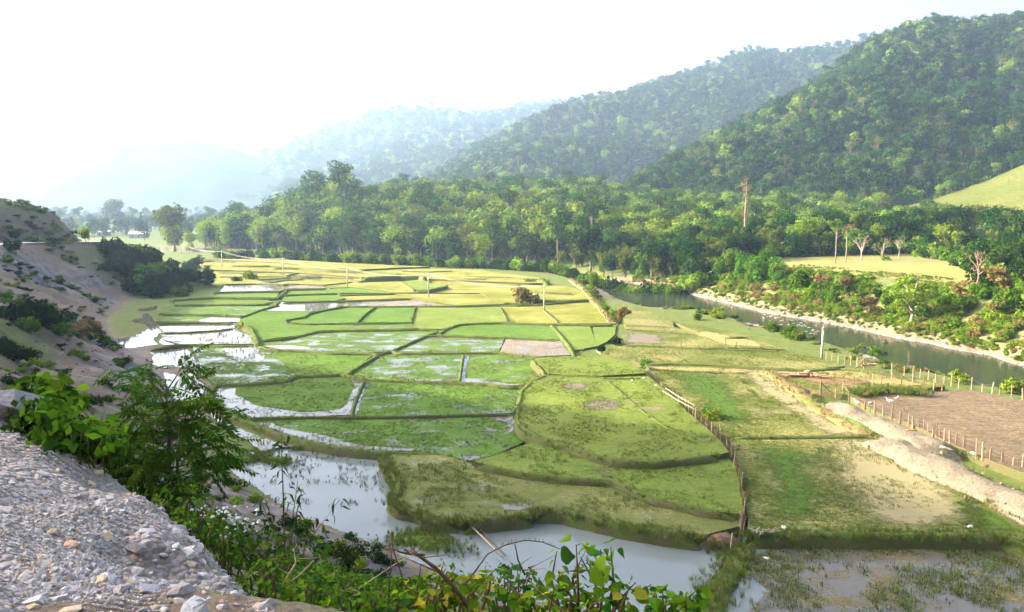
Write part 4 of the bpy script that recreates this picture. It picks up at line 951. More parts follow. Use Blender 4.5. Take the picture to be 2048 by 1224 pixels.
def trunk_mesh(name, h, r, rng, lobes=(), mat=None, lean=.05, nl=5):
    b = MB(); lx, ly = rng.normal(0, lean, 2)
    pts = [(lx * h * t + .03 * h * math.sin(3 * t + lx * 30) * t, ly * h * t, h * t - (.5 if t == 0 else 0)) for t in (0, .12, .35, .6, .8, 1)]
    b.tube(pts, [r * 1.5, r * 1.05, r * .85, r * .65, r * .5, r * .25], 7)
    for L in list(lobes)[:nl]:
        t = rng.uniform(.4, .8); a = Vector(pts[2]).lerp(Vector(pts[4]), t); e = Vector(L[:3]); m = a.lerp(e, .5) + Vector((0, 0, -.1 * h * .3))
        b.tube([a, m, e], [r * .42, r * .28, r * .1], 5, False)
    return b.mesh(name, [mat or M_BARK], True)

def proto(kind, seed, n=None):
    """crown mesh, trunk mesh (origin at the foot, metres)"""
    g = np.random.default_rng(seed); u = g.uniform
    if kind in ('broad', 'broad_y', 'broad_d'):
        H = 17; lob = [(u(-4, 4), u(-4, 4), u(8.5, 14), u(2.4, 3.8), u(2.4, 3.8), u(1.9, 3.0)) for _ in range(9)] + [(0, 0, 12.5, 4, 4, 4)] + [(u(-2.5, 2.5), u(-2.5, 2.5), u(4.5, 7.5), 2.6, 2.6, 2.4) for _ in range(3)]
        V, F = lobes_leaves(lob, n or 1500, .62, g, .3); m = LM[{'broad': 'mid', 'broad_y': 'yellow', 'broad_d': 'dark'}[kind]]; tr = trunk_mesh('trunk', 13, .34, g, lob)
    elif kind == 'tall':
        H = 25; lob = [(u(-3.6, 3.6), u(-3.6, 3.6), u(16, 23), u(2, 3.3), u(2, 3.3), u(1.5, 2.4)) for _ in range(9)] + [(u(-2, 2), u(-2, 2), u(9, 14), 1.5, 1.5, 1.6) for _ in range(3)]
        V, F = lobes_leaves(lob, n or 1400, .60, g, .35); m = LM['mid']; tr = trunk_mesh('trunk', 22, .40, g, lob, M_PALEBARK, nl=9)
    elif kind == 'bamboo':
        lob = []
        for _ in range(15):
            a = u(0, 2 * PI); R = u(1, 5.2); h = u(7, 13.5)
            for t in (.45, .65, .82, 1.0):
                lob.append((math.cos(a) * R * t ** 1.7, math.sin(a) * R * t ** 1.7, h * (t - .16 * t ** 5), .95 + .35 * (1 - t), .95 + .35 * (1 - t), 1.3))
        V, F = lobes_leaves(lob, n or 1900, .5, g, -.2, .2); m = LM['olive']
        b = MB()
        for _ in range(14):
            a = u(0, 2 * PI); R = u(.8, 4.5); h = u(7, 12)
            b.tube([(math.cos(a) * (.25 + R * t ** 2), math.sin(a) * (.25 + R * t ** 2), h * t - .2) for t in (0, .35, .7, 1)], [.07, .06, .045, .02], 4, False)
        tr = b.mesh('culm', [M_TWIG], True)
    elif kind == 'drape':           # a tree smothered by creepers, green to the ground
        lob = [(u(-1.6, 1.6), u(-1.6, 1.6), z, u(1.5, 2.5), u(1.5, 2.5), u(1.5, 2.2)) for z in np.linspace(1, 8.5, 9)] + [(u(-2.4, 2.4), u(-2.4, 2.4), u(1, 5), 1.4, 1.4, 1.9) for _ in range(5)]
        V, F = lobes_leaves(lob, n or 1700, .42, g, .2, .75); m = LM['bright']; tr = trunk_mesh('trunk', 7, .22, g, lob, nl=3)
    elif kind in ('bush', 'bush_d', 'bush_y', 'bush_b'):
        lob = [(u(-1.2, 1.2), u(-1.2, 1.2), u(.5, 1.9), u(.6, 1.1), u(.6, 1.1), u(.6, 1.0)) for _ in range(8)] + [(0, 0, .9, 1.3, 1.3, 1.0)]
        V, F = lobes_leaves(lob, n or 900, .24, g, .25, .55); m = LM[{'bush': 'bright', 'bush_d': 'shade', 'bush_y': 'yellow', 'bush_b': 'brown'}[kind]]; tr = trunk_mesh('stem', 1.4, .07, g, lob, M_TWIG, nl=7)
    elif kind == 'plume':           # wind-bent brown bamboo
        lob = []
        for _ in range(12):
            h = u(5, 8.5); sx = u(-6.5, -.5); sy = u(-1.6, 1.6)
            for t in (.5, .7, .85, 1.0): lob.append((sx * t ** 1.8, sy * t, h * (t - .2 * t ** 5), .8, .7, .8))
        V, F = lobes_leaves(lob, n or 1500, .34, g, 0, .1); m = leaf_mat('bronze bamboo leaves', (.15, .115, .03), (.26, .20, .06), .35)
        b = MB()
        for _ in range(10):
            sx = u(-5, -.3); sy = u(-1.2, 1.2); h = u(5, 7.5); b.tube([(sx * t ** 2, sy * t, h * t - .2) for t in (0, .4, .75, 1)], [.06, .05, .04, .02], 4, False)
        tr = b.mesh('culm', [M_TWIG], True)
    elif kind == 'conical':
        lob = [(u(-.5, .5), u(-.5, .5), 3 + 1.35 * i, 2.6 - .2 * i, 2.6 - .2 * i, .9) for i in range(11)]
        V, F = lobes_leaves(lob, n or 1200, .5, g, .1); m = LM['dark']; tr = trunk_mesh('trunk', 16, .25, g, ())
    me = mesh_np('crown', V, F, [m])
    return me, tr
PROTO = {}
def protos(kind, k=3, n=None):
    key = (kind, n)
    if key not in PROTO: PROTO[key] = [proto(kind, 1000 + 31 * i + len(kind) * 7, n) for i in range(k)]
    return PROTO[key]
def plant(name, kind, loc, s, label, cat, group=None, rz=None, mats=None, i=None, part='crown', stem='trunk', sq=(1, 1, 1)):
    ps = protos(kind); cr, tr = ps[(i if i is not None else random.randrange(len(ps))) % len(ps)]
    e = empty(name, loc, random.uniform(0, 6.28) if rz is None else rz, label, cat, group); e.scale = (s * sq[0], s * sq[1], s * sq[2])
    c = link(part, cr, e)
    if mats:
        c.material_slots[0].link = 'OBJECT'; c.material_slots[0].material = LM[mats]
    link(stem, tr, e); return e

# ---- branching bare trees
def branches(h, r, g, depth=4, spread=.55, first=.35, n0=5, up=.25, droop=0):
    b = MB()
    def rec(p, d, L, r, k):
        mid = p + d * L * .5 + Vector(g.normal(0, .05 * L, 3)); e = p + d * L + Vector(g.normal(0, .06 * L, 3))
        b.tube([p, mid, e], [r, r * .8, r * .62], 5 if k < 2 else 3, False)
        if k >= depth: return
        for _ in range(int(g.integers(2, 4)) if k else n0):
            nd = (d + Vector(g.normal(0, spread, 3)) + Vector((0, 0, up))).normalized()
            rec(e if g.random() < .6 else mid.lerp(e, g.random()), nd, L * g.uniform(.5, .78), r * .56, k + 1)
    rec(Vector((0, 0, -.3)), Vector((g.normal(0, .04), g.normal(0, .04), 1)).normalized(), h * first + .3, r, 0)
    return b
def bare_tree(loc, h, label, seed, mat, spread=.5, first=.35, n0=5, leaves=0, lmat='brown', group=None, r=None, depth=4):
    g = np.random.default_rng(seed); b = branches(h, r or h * .022, g, depth, spread, first, n0)
    Z = max(v[2] for v in b.V); k = h / Z
    e = empty('bare_tree', loc, 0, label, 'tree', group, k)
    # trunk = the first tube, the rest is the bare crown
    nt = 15; f1 = [f for f in b.F if max(f) < nt]; f2 = [f for f in b.F if max(f) >= nt]
    t = MB(); t.V = b.V[:nt]; t.F = f1; t.build('trunk', mat, e, True)
    c = MB(); c.V = b.V; c.F = f2; c.build('branches', mat, e, True)
    if leaves:
        tips = np.array([b.V[i] for i in range(len(b.V)) if b.V[i][2] > h * .4 / k]); q = tips[g.integers(len(tips), size=leaves)] + g.normal(0, .15 * h / 8, (leaves, 3))
        N = g.normal(size=(leaves, 3)); N /= np.linalg.norm(N, axis=1)[:, None]
        V, F = leaf_quads(q, N, np.full(leaves, .16) * h / 8 * (.6 + .8 * g.random(leaves)), g); link('leaves', mesh_np('leaves', V, F, [LM[lmat]]), e)
    return e

# ---- geometry-node scatter for what cannot be counted
def tuft_mesh(name, n, h, spread, w, mat, seed, lean=.5):
    g = np.random.default_rng(seed); V = []; F = []
    for i in range(n):
        a = g.uniform(0, 2 * PI); r = spread * math.sqrt(g.random()); p = np.array([math.cos(a) * r, math.sin(a) * r, -.03]); L = h * g.uniform(.6, 1.2)
        d = np.array([math.cos(a), math.sin(a), 0]) * g.uniform(.1, lean) * L; s = np.array([-math.sin(a), math.cos(a), 0]) * w * g.uniform(.7, 1.3)
        k = len(V); V += [p - s, p + s, p + d * .4 + s * .8 + (0, 0, L * .6), p + d * .4 - s * .8 + (0, 0, L * .6), p + d + (0, 0, L * g.uniform(.8, 1))]
        F += [(k, k + 1, k + 2, k + 3), (k + 3, k + 2, k + 4)]
    return mesh_np(name, V, F, [mat])
def joined(kind, n, seed, k=None):
    c, t = proto(kind, seed, n); bm = bmesh.new(); bm.from_mesh(c); nf = len(bm.faces); bm.from_mesh(t)
    bm.faces.ensure_lookup_table()
    for f in bm.faces[nf:]: f.material_index = 1
    me = bpy.data.meshes.new('tree'); bm.to_mesh(me); bm.free(); me.materials.append(c.materials[0]); me.materials.append(t.materials[0]); return me
def scatter(name, pts, scl, idx, meshes, label, tilt=None, yaw=None, parent=None):
    pts = np.asarray(pts, float); n = len(pts)
    src = bpy.data.collections.new(name + ' source')
    for i, me in enumerate(meshes): src.objects.link(bpy.data.objects.new('%s_%02d' % (name, i), me))
    me = bpy.data.meshes.new(name); me.vertices.add(n); me.vertices.foreach_set('co', pts.astype(np.float32).ravel())
    a = me.attributes.new('scl', 'FLOAT_VECTOR', 'POINT'); s3 = np.asarray(scl, float); s3 = np.repeat(s3[:, None], 3, 1) if s3.ndim == 1 else s3
    a.data.foreach_set('vector', s3.astype(np.float32).ravel())
    r = np.zeros((n, 3)); r[:, 2] = RNG.uniform(0, 6.28, n) if yaw is None else yaw
    if tilt is not None: r[:, :2] = RNG.normal(0, tilt, (n, 2))
    a = me.attributes.new('rot', 'FLOAT_VECTOR', 'POINT'); a.data.foreach_set('vector', r.astype(np.float32).ravel())
    a = me.attributes.new('idx', 'INT', 'POINT'); a.data.foreach_set('value', np.asarray(idx, np.int32))
    o = link(name, me, parent)
    ng = bpy.data.node_groups.new(name, 'GeometryNodeTree')
    ng.interface.new_socket('Geometry', in_out='INPUT', socket_type='NodeSocketGeometry'); ng.interface.new_socket('Geometry', in_out='OUTPUT', socket_type='NodeSocketGeometry')
    N = ng.nodes.new; gi, go = N('NodeGroupInput'), N('NodeGroupOutput'); iop = N('GeometryNodeInstanceOnPoints'); ci = N('GeometryNodeCollectionInfo')
    ci.inputs['Collection'].default_value = src; ci.inputs['Separate Children'].default_value = True; ci.inputs['Reset Children'].default_value = True
    def na(nm, ty):
        k = N('GeometryNodeInputNamedAttribute'); k.data_type = ty; k.inputs['Name'].default_value = nm; return k.outputs['Attribute']
    lk = ng.links.new
    lk(gi.outputs[0], iop.inputs['Points']); lk(ci.outputs[0], iop.inputs['Instance']); iop.inputs['Pick Instance'].default_value = True
    lk(na('idx', 'INT'), iop.inputs['Instance Index']); lk(na('rot', 'FLOAT_VECTOR'), iop.inputs['Rotation']); lk(na('scl', 'FLOAT_VECTOR'), iop.inputs['Scale'])
    lk(iop.outputs[0], go.inputs[0])
    md = o.modifiers.new('scatter', 'NODES'); md.node_group = ng
    return tag(o, label, kind='stuff')

# ---- the woods on the mountains
def coarse(kind, n, seed, size, mat=None):
    global_leaf = lobes_leaves
    c, t = proto(kind, seed, n)
    V = np.empty(len(c.vertices) * 3, np.float32); c.vertices.foreach_get('co', V); V = V.reshape(-1, 4, 3); ctr = V.mean(1, keepdims=True)
    V = ctr + (V - ctr) * size; c.vertices.foreach_set('co', V.ravel().astype(np.float32)); c.update()
    if mat: c.materials[0] = LM[mat]
    t.materials[0] = M_BARK; bm = bmesh.new(); bm.from_mesh(c); nf = len(bm.faces); bm.from_mesh(t); bm.faces.ensure_lookup_table()
    for f in bm.faces[nf:]: f.material_index = 1
    me = bpy.data.meshes.new('tree'); bm.to_mesh(me); bm.free(); me.materials.append(c.materials[0]); me.materials.append(t.materials[0]); return me
FAR = [coarse('broad', 560, 71, 1.5), coarse('broad_d', 560, 72, 1.5), coarse('broad_y', 520, 73, 1.5), coarse('tall', 500, 74, 1.5), coarse('bamboo', 600, 75, 1.4), coarse('broad_d', 560, 76, 1.5, 'shade'),
       coarse('broad', 520, 77, 1.5, 'grey'), coarse('tall', 160, 78, 1.4, 'olive'), coarse('drape', 460, 79, 1.5, 'mid')]
def wood_on(label, key, spacing, smin, smax, seed, name='mountain_forest', probs=None, tmax=1.12):
    X, Y, Z = MTN[key]; g = np.random.default_rng(seed); pts = []
    nx, nt = X.shape
    # cell areas -> number of trees per cell
    dx = np.hypot(X[1:, :-1] - X[:-1, :-1], Y[1:, :-1] - Y[:-1, :-1]); dy = np.sqrt((X[:-1, 1:] - X[:-1, :-1]) ** 2 + (Y[:-1, 1:] - Y[:-1, :-1]) ** 2 + (Z[:-1, 1:] - Z[:-1, :-1]) ** 2)
    A = dx * dy; lim = np.zeros_like(A, bool); lim[:, :int(nt * (70 / 83) * tmax) if nt > 70 else nt] = True
    lam = A / spacing ** 2 * lim; cnt = g.poisson(lam)
    ii, jj = np.nonzero(cnt); rep = cnt[ii, jj]; ii = np.repeat(ii, rep); jj = np.repeat(jj, rep); a = g.random(len(ii)); b = g.random(len(ii))
    def bl(Q): return (Q[ii, jj] * (1 - a) + Q[ii + 1, jj] * a) * (1 - b) + (Q[ii, jj + 1] * (1 - a) + Q[ii + 1, jj + 1] * a) * b
    P = np.stack([bl(X), bl(Y), bl(Z) - 1.0], -1)
    zone = fbm(P[:, 0] / 90, P[:, 1] / 90, seed, 3); pr = np.array(probs or [.22, .2, .12, .1, .1, .12, .06, .05, .03]); pr = pr / pr.sum(); c = np.cumsum(pr)
    q = np.clip(g.random(len(P)) * .6 + (zone - .3) * 1.0, 0, .999); idx = np.searchsorted(c, q); idx = np.clip(idx, 0, len(pr) - 1)
    mixr = g.random(len(P)) < .35; idx = np.where(mixr, g.choice(len(pr), len(P), p=pr), idx)
    s = g.uniform(smin, smax, len(P)) * np.where((g.random(len(P)) < .05) & (idx != 3) & (idx != 7), 1.6, 1)
    return scatter(name, P, s, idx, FAR, label)
wood_on('forest covering the near mountain', 'near wooded mountain', 5.6, .40, .84, 1)
wood_on('bluish forest covering the middle mountain', 'middle wooded mountain', 8.2, .55, 1.1, 2)
wood_on('hazy forest covering the third mountain', 'hazy wooded mountain', 14.0, .9, 1.6, 3)
wood_on('pale forest on the distant mountain', 'pale distant mountain', 28.0, 1.4, 2.3, 4)
# ------------------------------------------------------------------ grass tufts on the bunds and islets
TUFT_MESH = [tuft_mesh('tuft', 16, .9, .35, .035, LM['grass'], 1), tuft_mesh('tuft', 14, .75, .40, .035, LM['grass'], 2, .8), tuft_mesh('tuft', 12, 1.0, .3, .03, LM['grass'], 3, .4), tuft_mesh('tuft', 9, .8, .35, .03, LM['straw'], 4, .7)]
TA = np.array(TUFTS); TA = TA[TA[:, 1] < 420]
scatter('grass', TA[:, :3], TA[:, 3] * np.where(TA[:, 1] > 150, 1.15, 1.0), np.minimum(RNG.integers(0, 13, len(TA)) // 4, 3), TUFT_MESH, 'rough grass tufts along the bunds', .15)
SA = np.array(STRAWS); scatter('dry_grass', SA[:, :3], SA[:, 3], RNG.choice([0, 2, 3, 3, 3], len(SA)), TUFT_MESH, 'dry grass along the straw-coloured banks', .2)
# short tufts in the nearer fields
def field_tufts():
    P = []; K = []
    for pts, z, mat in FIELDS:
        if mat in ('mud', 'plough', 'pale', 'swamp'): continue
        A = np.array([q[:2] for q in pts]); lo, hi = A.min(0), A.max(0)
        if lo[1] > 135: continue
        area = np.prod(hi - lo); n = int(area * 9.0)
        x = RNG.uniform(lo[0], hi[0], n); y = RNG.uniform(lo[1], hi[1], n); d = fbm(x / 3, y / 3, 77, 3)
        m = in_poly(A, x, y) & (y < 135) & (RNG.random(n) < sst(.38, .62, d) * np.clip(1.7 - y / 110, .3, 1)); x, y = x[m], y[m]
        P.append(np.stack([x, y, np.full(len(x), z)], -1)); K.append(np.full(len(x), 1.3 if mat == 'marsh' else .8 if mat != 'brown' else 1.0))
    return np.vstack(P), np.concatenate(K)
FP, FK = field_tufts()
SHORT = [tuft_mesh('tuft', 10, .20, .20, .020, LM['grass'], 11, 1.2), tuft_mesh('tuft', 9, .16, .24, .020, LM['grass'], 12, 1.4), tuft_mesh('tuft', 7, .16, .2, .016, LM['straw'], 13, 1.4)]
scatter('grass', FP, FK * RNG.uniform(.7, 1.35, len(FP)), np.where(RNG.random(len(FP)) < .10, 2, RNG.integers(0, 2, len(FP))), SHORT, 'short grass tufts in the nearer paddies')
# stubble standing in the water
def stubble():
    P = []
    for poly, z, dens in (([(470, 960), (560, 915), (640, 905), (700, 915), (750, 930), (770, 985), (720, 1010), (620, 1020), (520, 1010)], 0.0, 1.3), ([(300, 700), (372, 694), (398, 729), (380, 735), (296, 736), (306, 712)], ST, .8),
                          ([(335, 656), (345, 651), (467, 651), (467, 658), (415, 661)], ZW - .1, .35), ([(366, 668), (445, 663), (492, 669), (494, 684), (402, 687)], ZW - .1, .6), ([(450, 694), (512, 693), (532, 716), (485, 724), (440, 712)], ZW, .8),
                          ([(500, 870), (555, 890), (530, 902), (470, 862)], ST, 1.6), ([(1500, 1110), (1640, 1100), (1700, 1224), (1480, 1224)], .03, .35)):
        A = np.array([G(x, y, z)[:2] for x, y in poly]); lo, hi = A.min(0), A.max(0); n = int(np.prod(hi - lo) * dens * 2.2)
        x = RNG.uniform(lo[0], hi[0], n); y = RNG.uniform(lo[1], hi[1], n); m = in_poly(A, x, y) & (fbm(x / 2.2, y / 2.2, 15, 3) > .46); P.append(np.stack([x[m], y[m], np.full(m.sum(), z)], -1))
    return np.vstack(P)
SP = stubble()
scatter('stubble', SP, RNG.uniform(.5, 1.35, len(SP)), RNG.integers(0, 3, len(SP)), [tuft_mesh('stubble', 4, .42, .10, .022, LM['reed'], 21, .35), tuft_mesh('stubble', 3, .34, .12, .025, LM['reed'], 22, .7), tuft_mesh('stubble', 7, .38, .18, .018, LM['grass'], 23, .7)], 'dark rice stubble standing in the water', .2)

# ------------------------------------------------------------------ the wood across the valley
FRONT = [(-140, 505, 2), (300, 507, 2), (430, 511, 1.5), (560, 515, 1), (700, 523, .6), (850, 531, .6), (1000, 536, .6), (1120, 541, 1.2), (1200, 551, 1.5), (1290, 548, 3.5), (1400, 533, 6), (1480, 523, 6.5), (1560, 514, 6.6), (1690, 514, 6.6), (1830, 513, 6.6), (1900, 527, 6.6), (1960, 551, 6.6), (2048, 572, 6.6), (2500, 640, 6.6)]
FW = np.array([G(*q) for q in FRONT])
def forest_points():
    x, y = np.meshgrid(np.arange(-215, 420, 5.6), np.arange(150, 720, 5.6)); x = x.ravel() + RNG.uniform(-2.6, 2.6, x.size); y = y.ravel() + RNG.uniform(-2.6, 2.6, y.size)
    d, par = poly_dist(FW, x, y)
    dl, pl, dr, pr = river_d(x, y)
    px = 1024 + FPX * x * _c / y
    grass = in_poly([(1790, 470), (1930, 436), (2048, 430), (2600, 300), (2600, 520), (2048, 500), (1990, 470)], px, 409 + FPX * (25 - land_zs(x, y) - 0) / y)
    hillx = (px > 1760) & (y > np.interp(px, [1740, 1860, 2048, 2200, 2800], [430, 385, 330, 305, 245]))
    lim = np.interp(px, [300, 430, 560, 1230, 1700, 2100], [420, 560, 720, 660, 580, 530])
    clear = fbm(x / 28, y / 28, 61, 2) < np.where((px > 1880) & (y > 215), .52, .0)
    left = px < 415
    m = (d > 0) & (dr > 3) & ~hillx & (y < lim) & ~clear & ~left
    return x[m], y[m], d[m], px[m]
fx, fy, fd, fpx = forest_points()
fz = land_zs(fx, fy)
# the plantation on the slope is even and yellow-green; the front row mixed and darker; bamboo toward the river bend
KINDS = ['broad', 'broad_d', 'broad_y', 'tall', 'bamboo', 'drape']
def pick_kind(px, d):
    r = random.random()
    if d > 55: return 'broad_y' if r < .52 else 'broad' if r < .82 else 'bamboo' if r < .93 else 'tall'
    if px < 700: return 'broad_y' if r < .3 else 'broad' if r < .6 else 'broad_d' if r < .72 else 'tall' if r < .9 else 'bamboo'
    if px < 1120: return 'broad_d' if r < .35 else 'broad' if r < .68 else 'tall' if r < .80 else 'broad_y' if r < .9 else 'bamboo'
    if px < 1560: return 'bamboo' if r < .50 else 'broad' if r < .7 else 'drape' if r < .85 else 'broad_d'
    return 'broad_d' if r < .35 else 'broad' if r < .65 else 'bamboo' if r < .8 else 'broad_y'
order = np.argsort(np.where((fpx > -20) & (fpx < 2070), fd + .25 * (fy - 200) + RNG.uniform(0, 10, len(fd)), 1e6))
FLAB = {'broad': ('broad_tree', 'mid-green round-crowned tree in the dense wood across the valley', 'round green trees of the wood'),
        'broad_d': ('broad_tree', 'dark green round-crowned tree in the dense wood across the valley', 'dark trees of the wood'),
        'broad_y': ('broad_tree', 'yellow-green round-crowned tree in the dense wood across the valley', 'yellow-green trees of the wood'),
        'tall': ('tall_tree', 'tall pale-trunked tree standing above the wood across the valley', 'tall trees of the wood'),
        'bamboo': ('bamboo_clump', 'olive feathery bamboo clump in the wood across the valley', 'bamboo clumps of the wood'),
        'drape': ('creeper_covered_tree', 'tree smothered in bright creepers at the edge of the wood', 'creeper-covered trees of the wood')}
rest = []
for n, i in enumerate(order):
    k = pick_kind(fpx[i], fd[i]); s = random.uniform(.52, 1.12) * (1.25 if fpx[i] < 720 else 1)
    if k == 'tall': s *= .85
    if fpx[i] > 1560: s *= .72
    elif fpx[i] > 1200: s *= .80
    if fpx[i] < 470: s *= .8
    if 560 < fpx[i] < 700 and fy[i] > 470: s *= 1.35
    if fd[i] < 6: s *= .75
    if n < 285:
        nm, lb, gr = FLAB[k]; w = random.uniform(.85, 1.15)
        zi = int(np.searchsorted([300, 560, 850, 1120, 1330, 1500, 1720, 1880], fpx[i])); row = 'front-row' if fd[i] < 9 else 'second-row' if fd[i] < 20 else 'deep-set'
        zn = ['hidden by the dark shrub slope', 'at the far left end', 'behind the ochre terraces', 'behind the far sunlit meadow', 'above the head of the river', 'over the river bend', 'near the dead giant', 'behind the slim and leafless trees', 'below the grassy hill'][zi]
        lb = row + ' ' + lb.replace(' in the dense wood across the valley', '').replace(' standing above the wood across the valley', '').replace(' in the wood across the valley', '').replace(' at the edge of the wood', '') + ' in the wood ' + zn; gr = gr + ', ' + row + ' ' + zn
        plant(nm, k, (fx[i], fy[i], fz[i]), s, lb, 'bamboo' if k == 'bamboo' else 'tree', gr, sq=(w, w, random.uniform(.9, 1.1)), stem='culm' if k == 'bamboo' else 'trunk')
    else: rest.append((fx[i], fy[i], fz[i], s, KINDS.index(k) if random.random() > .13 else random.choice((6, 7, 7))))
    # undergrowth hides the feet of the front trees
rest = np.array(rest)
MIDF = [joined('broad', 800, 81), joined('broad_d', 800, 82), joined('broad_y', 800, 83), joined('tall', 700, 84), joined('bamboo', 900, 85), joined('drape', 800, 86)]
for kk, mm in (('broad', 'grey'), ('broad_y', 'olive')):
    q_ = joined(kk, 700, 87 + len(mm)); q_.materials[0] = LM[mm]; MIDF.append(q_)
scatter('forest', rest[:, :3], rest[:, 3], rest[:, 4], MIDF, 'dense green wood and plantation at the foot of the mountains')
under = []
s_ = resample(FW[2:], 2.2)
for q in s_:
    for _ in range(2):
        x = q[0] + RNG.normal(0, 1.2); y = q[1] + abs(RNG.normal(1.0, 2.2)); under.append((x, y, land_z(x, y), RNG.uniform(.6, 1.9), RNG.integers(0, 4)))
under = np.array(under)
BUSHES = [joined('bush_d', 420, 91), joined('bush', 420, 92), joined('bush_d', 420, 93), joined('bush_y', 420, 94), joined('bush_b', 300, 95)]
scatter('undergrowth', under[:, :3], under[:, 3], under[:, 4], BUSHES, 'tangled undergrowth along the foot of the wood')

# ------------------------------------------------------------------ the far bank: creepers, bushes, single trees
def bank_xy(px, t):
    """point on the far bank: at the picture column px, a share t of the way up"""
    i = np.interp(px, [q[0] for q in RB_px], np.arange(len(RB_px))) + 1
    k = int(min(i, len(RBW) - 2)); f = i - k
    a = RBW[k] * (1 - f) + RBW[k + 1] * f; d = RBW[k + 1] - RBW[k]; n = np.array([-d[1], d[0]]); n /= np.linalg.norm(n)
    W = np.interp(i, np.arange(len(RBWd)), RBWd); x, y = a[0] + n[0] * W * t, a[1] + n[1] * W * t
    return np.array([x, y, land_z(x, y)])
BL = {'drape': ('creeper_covered_tree', 'bright creeper-covered tree on the steep far river bank', 'tree', 'creeper-covered trees on the far bank'),
      'bush': ('bush', 'bright green bush on the far river bank', 'bush', 'green bushes on the far bank'),
      'bush_y': ('bush', 'sunlit yellow-green bush on the far river bank', 'bush', 'yellow-green bushes on the far bank'),
      'bush_b': ('bush', 'dry straw-brown bush on the far river bank', 'bush', 'dry bushes on the far bank'),
      'bush_d': ('bush', 'dark green bush on the far river bank', 'bush', 'dark bushes on the far bank')}
def bank_plant(px, t, k, s, **kw):
    p = bank_xy(px, t); nm, lb, ct, gr = BL[k]; return plant(nm, k, p - (0, 0, .15 * s), s, lb, ct, gr, stem='trunk' if k == 'drape' else 'stem', **kw)
random.seed(21)
for px in range(1240, 1640, 13):
    low = px > 1470
    bank_plant(px + random.uniform(-6, 6), random.uniform(.40, .66 if low else .98), 'drape', random.uniform(.34, .52) if low else random.uniform(.42, .80))
    if random.random() < .75: bank_plant(px + random.uniform(-6, 6), random.uniform(.3, .7), random.choice(['bush', 'bush_y', 'bush']), random.uniform(.8, 1.6))
for px in range(1600, 1830, 18): bank_plant(px + random.uniform(-6, 6), random.uniform(.35, .65), random.choice(['bush', 'bush', 'bush_y']), random.uniform(.8, 1.5))
for px in range(1330, 2080, 5):
    if px % 2: bank_plant(px + random.uniform(-3, 3), random.uniform(.07, .22), random.choice(['bush_y', 'bush_b', 'bush_y', 'bush']), random.uniform(.22, .5))
    if px % 12 > 4: continue
    bank_plant(px + random.uniform(-6, 6), random.uniform(.2, .5), random.choice(['bush_y', 'bush_b', 'bush_b', 'bush_y', 'bush']), random.uniform(.5, 1.0))
    if px > 1690: bank_plant(px + random.uniform(-6, 6), random.uniform(.4, .85), random.choice(['bush_y', 'bush_y', 'bush_b', 'bush', 'bush_d']), random.uniform(.7, 1.6))
# plateau scrub
for x, y, k, s in ((1560, 545, 'bush_y', 1.2), (1640, 565, 'bush_b', 1.0), (1600, 575, 'bush', 1.6), (1690, 570, 'bush_b', .9), (1890, 520, 'bush_y', 1.6), (1912, 524, 'bush_y', 1.7), (1820, 512, 'bush', 1.7), (1835, 520, 'bush_y', 1.2), (1870, 525, 'bush_b', 1.0),
                   (1965, 570, 'bush_d', 1.6), (1990, 580, 'bush_d', 1.4), (2030, 585, 'bush', 1.5), (2010, 582, 'bush_y', 1.3), (2045, 590, 'bush_y', 1.2), (1935, 585, 'bush_b', 1.0), (1770, 525, 'bush_y', .9)):
    plant('bush', k, G(x, y, 6.3), s, {'bush_y': 'yellow-green bush on the grassy terrace above the river', 'bush_b': 'dry bush on the grassy terrace above the river', 'bush': 'leafy green bush on the grassy terrace above the river', 'bush_d': 'dark bush on the grassy terrace above the river'}[k], 'bush', 'bushes on the grassy terrace, ' + {'bush_y': 'yellow-green', 'bush_b': 'dry', 'bush': 'green', 'bush_d': 'dark'}[k], stem='stem')
PLZ = 6.5
def on_plateau(x, y):
    p = G(x, y, PLZ); p[2] = land_z(p[0], p[1]); return p
def slim_tree(px, py, h, label, seed, dense, mat='yellow'):
    p = on_plateau(px, py); g = np.random.default_rng(seed); e = empty('slim_tree', p, 0, label, 'tree')
    b = MB(); lean = g.normal(0, .25); b.tube([(0, 0, -.4), (.1, 0, h * .3), (lean * .5, .1, h * .6), (lean, 0, h * .95)], [.19, .15, .12, .05], 7)
    for _ in range(6):
        a = g.uniform(0, 6.28); z = h * g.uniform(.55, .85); r = g.uniform(1, 2.2); b.tube([(lean * z / h, 0, z), (lean * z / h + math.cos(a) * r * .5, math.sin(a) * r * .5, z + .8), (lean * z / h + math.cos(a) * r, math.sin(a) * r, z + 1.3)], [.07, .05, .02], 4, False)
    b.build('trunk', M_PALEBARK, e, True)
    lob = [(lean + g.uniform(-1.9, 1.9), g.uniform(-1.7, 1.7), h * g.uniform(.78, 1.0), g.uniform(.8, 1.3), g.uniform(.8, 1.3), g.uniform(.4, .7)) for _ in range(9)]
    V, F = lobes_leaves(lob, dense, .30, g, .5, .3); link('crown', mesh_np('crown', V, F, [LM[mat]]), e)
slim_tree(1670, 527, 13.5, 'tall slim tree with bare lower trunk, left of the pair on the terrace', 1, 420)
slim_tree(1691, 528, 12.2, 'slim pale-trunked tree with thin top, right of the pair on the terrace', 2, 220, 'brown')
bare_tree(on_plateau(1722, 523), 8.6, 'round leafless tree beside the pair of slim trees', 31, M_PALEBARK, .6, .25, 7)
bare_tree(on_plateau(1764, 521), 8.0, 'leafless tree with a few yellowing leaves, middle of the three on the terrace', 32, M_PALEBARK, .5, .25, 6, 60, 'yellow')
bare_tree(on_plateau(1797, 518), 7.8, 'leafless pale tree, last of the three on the terrace towards the hill', 33, M_PALEBARK, .55, .28, 7)
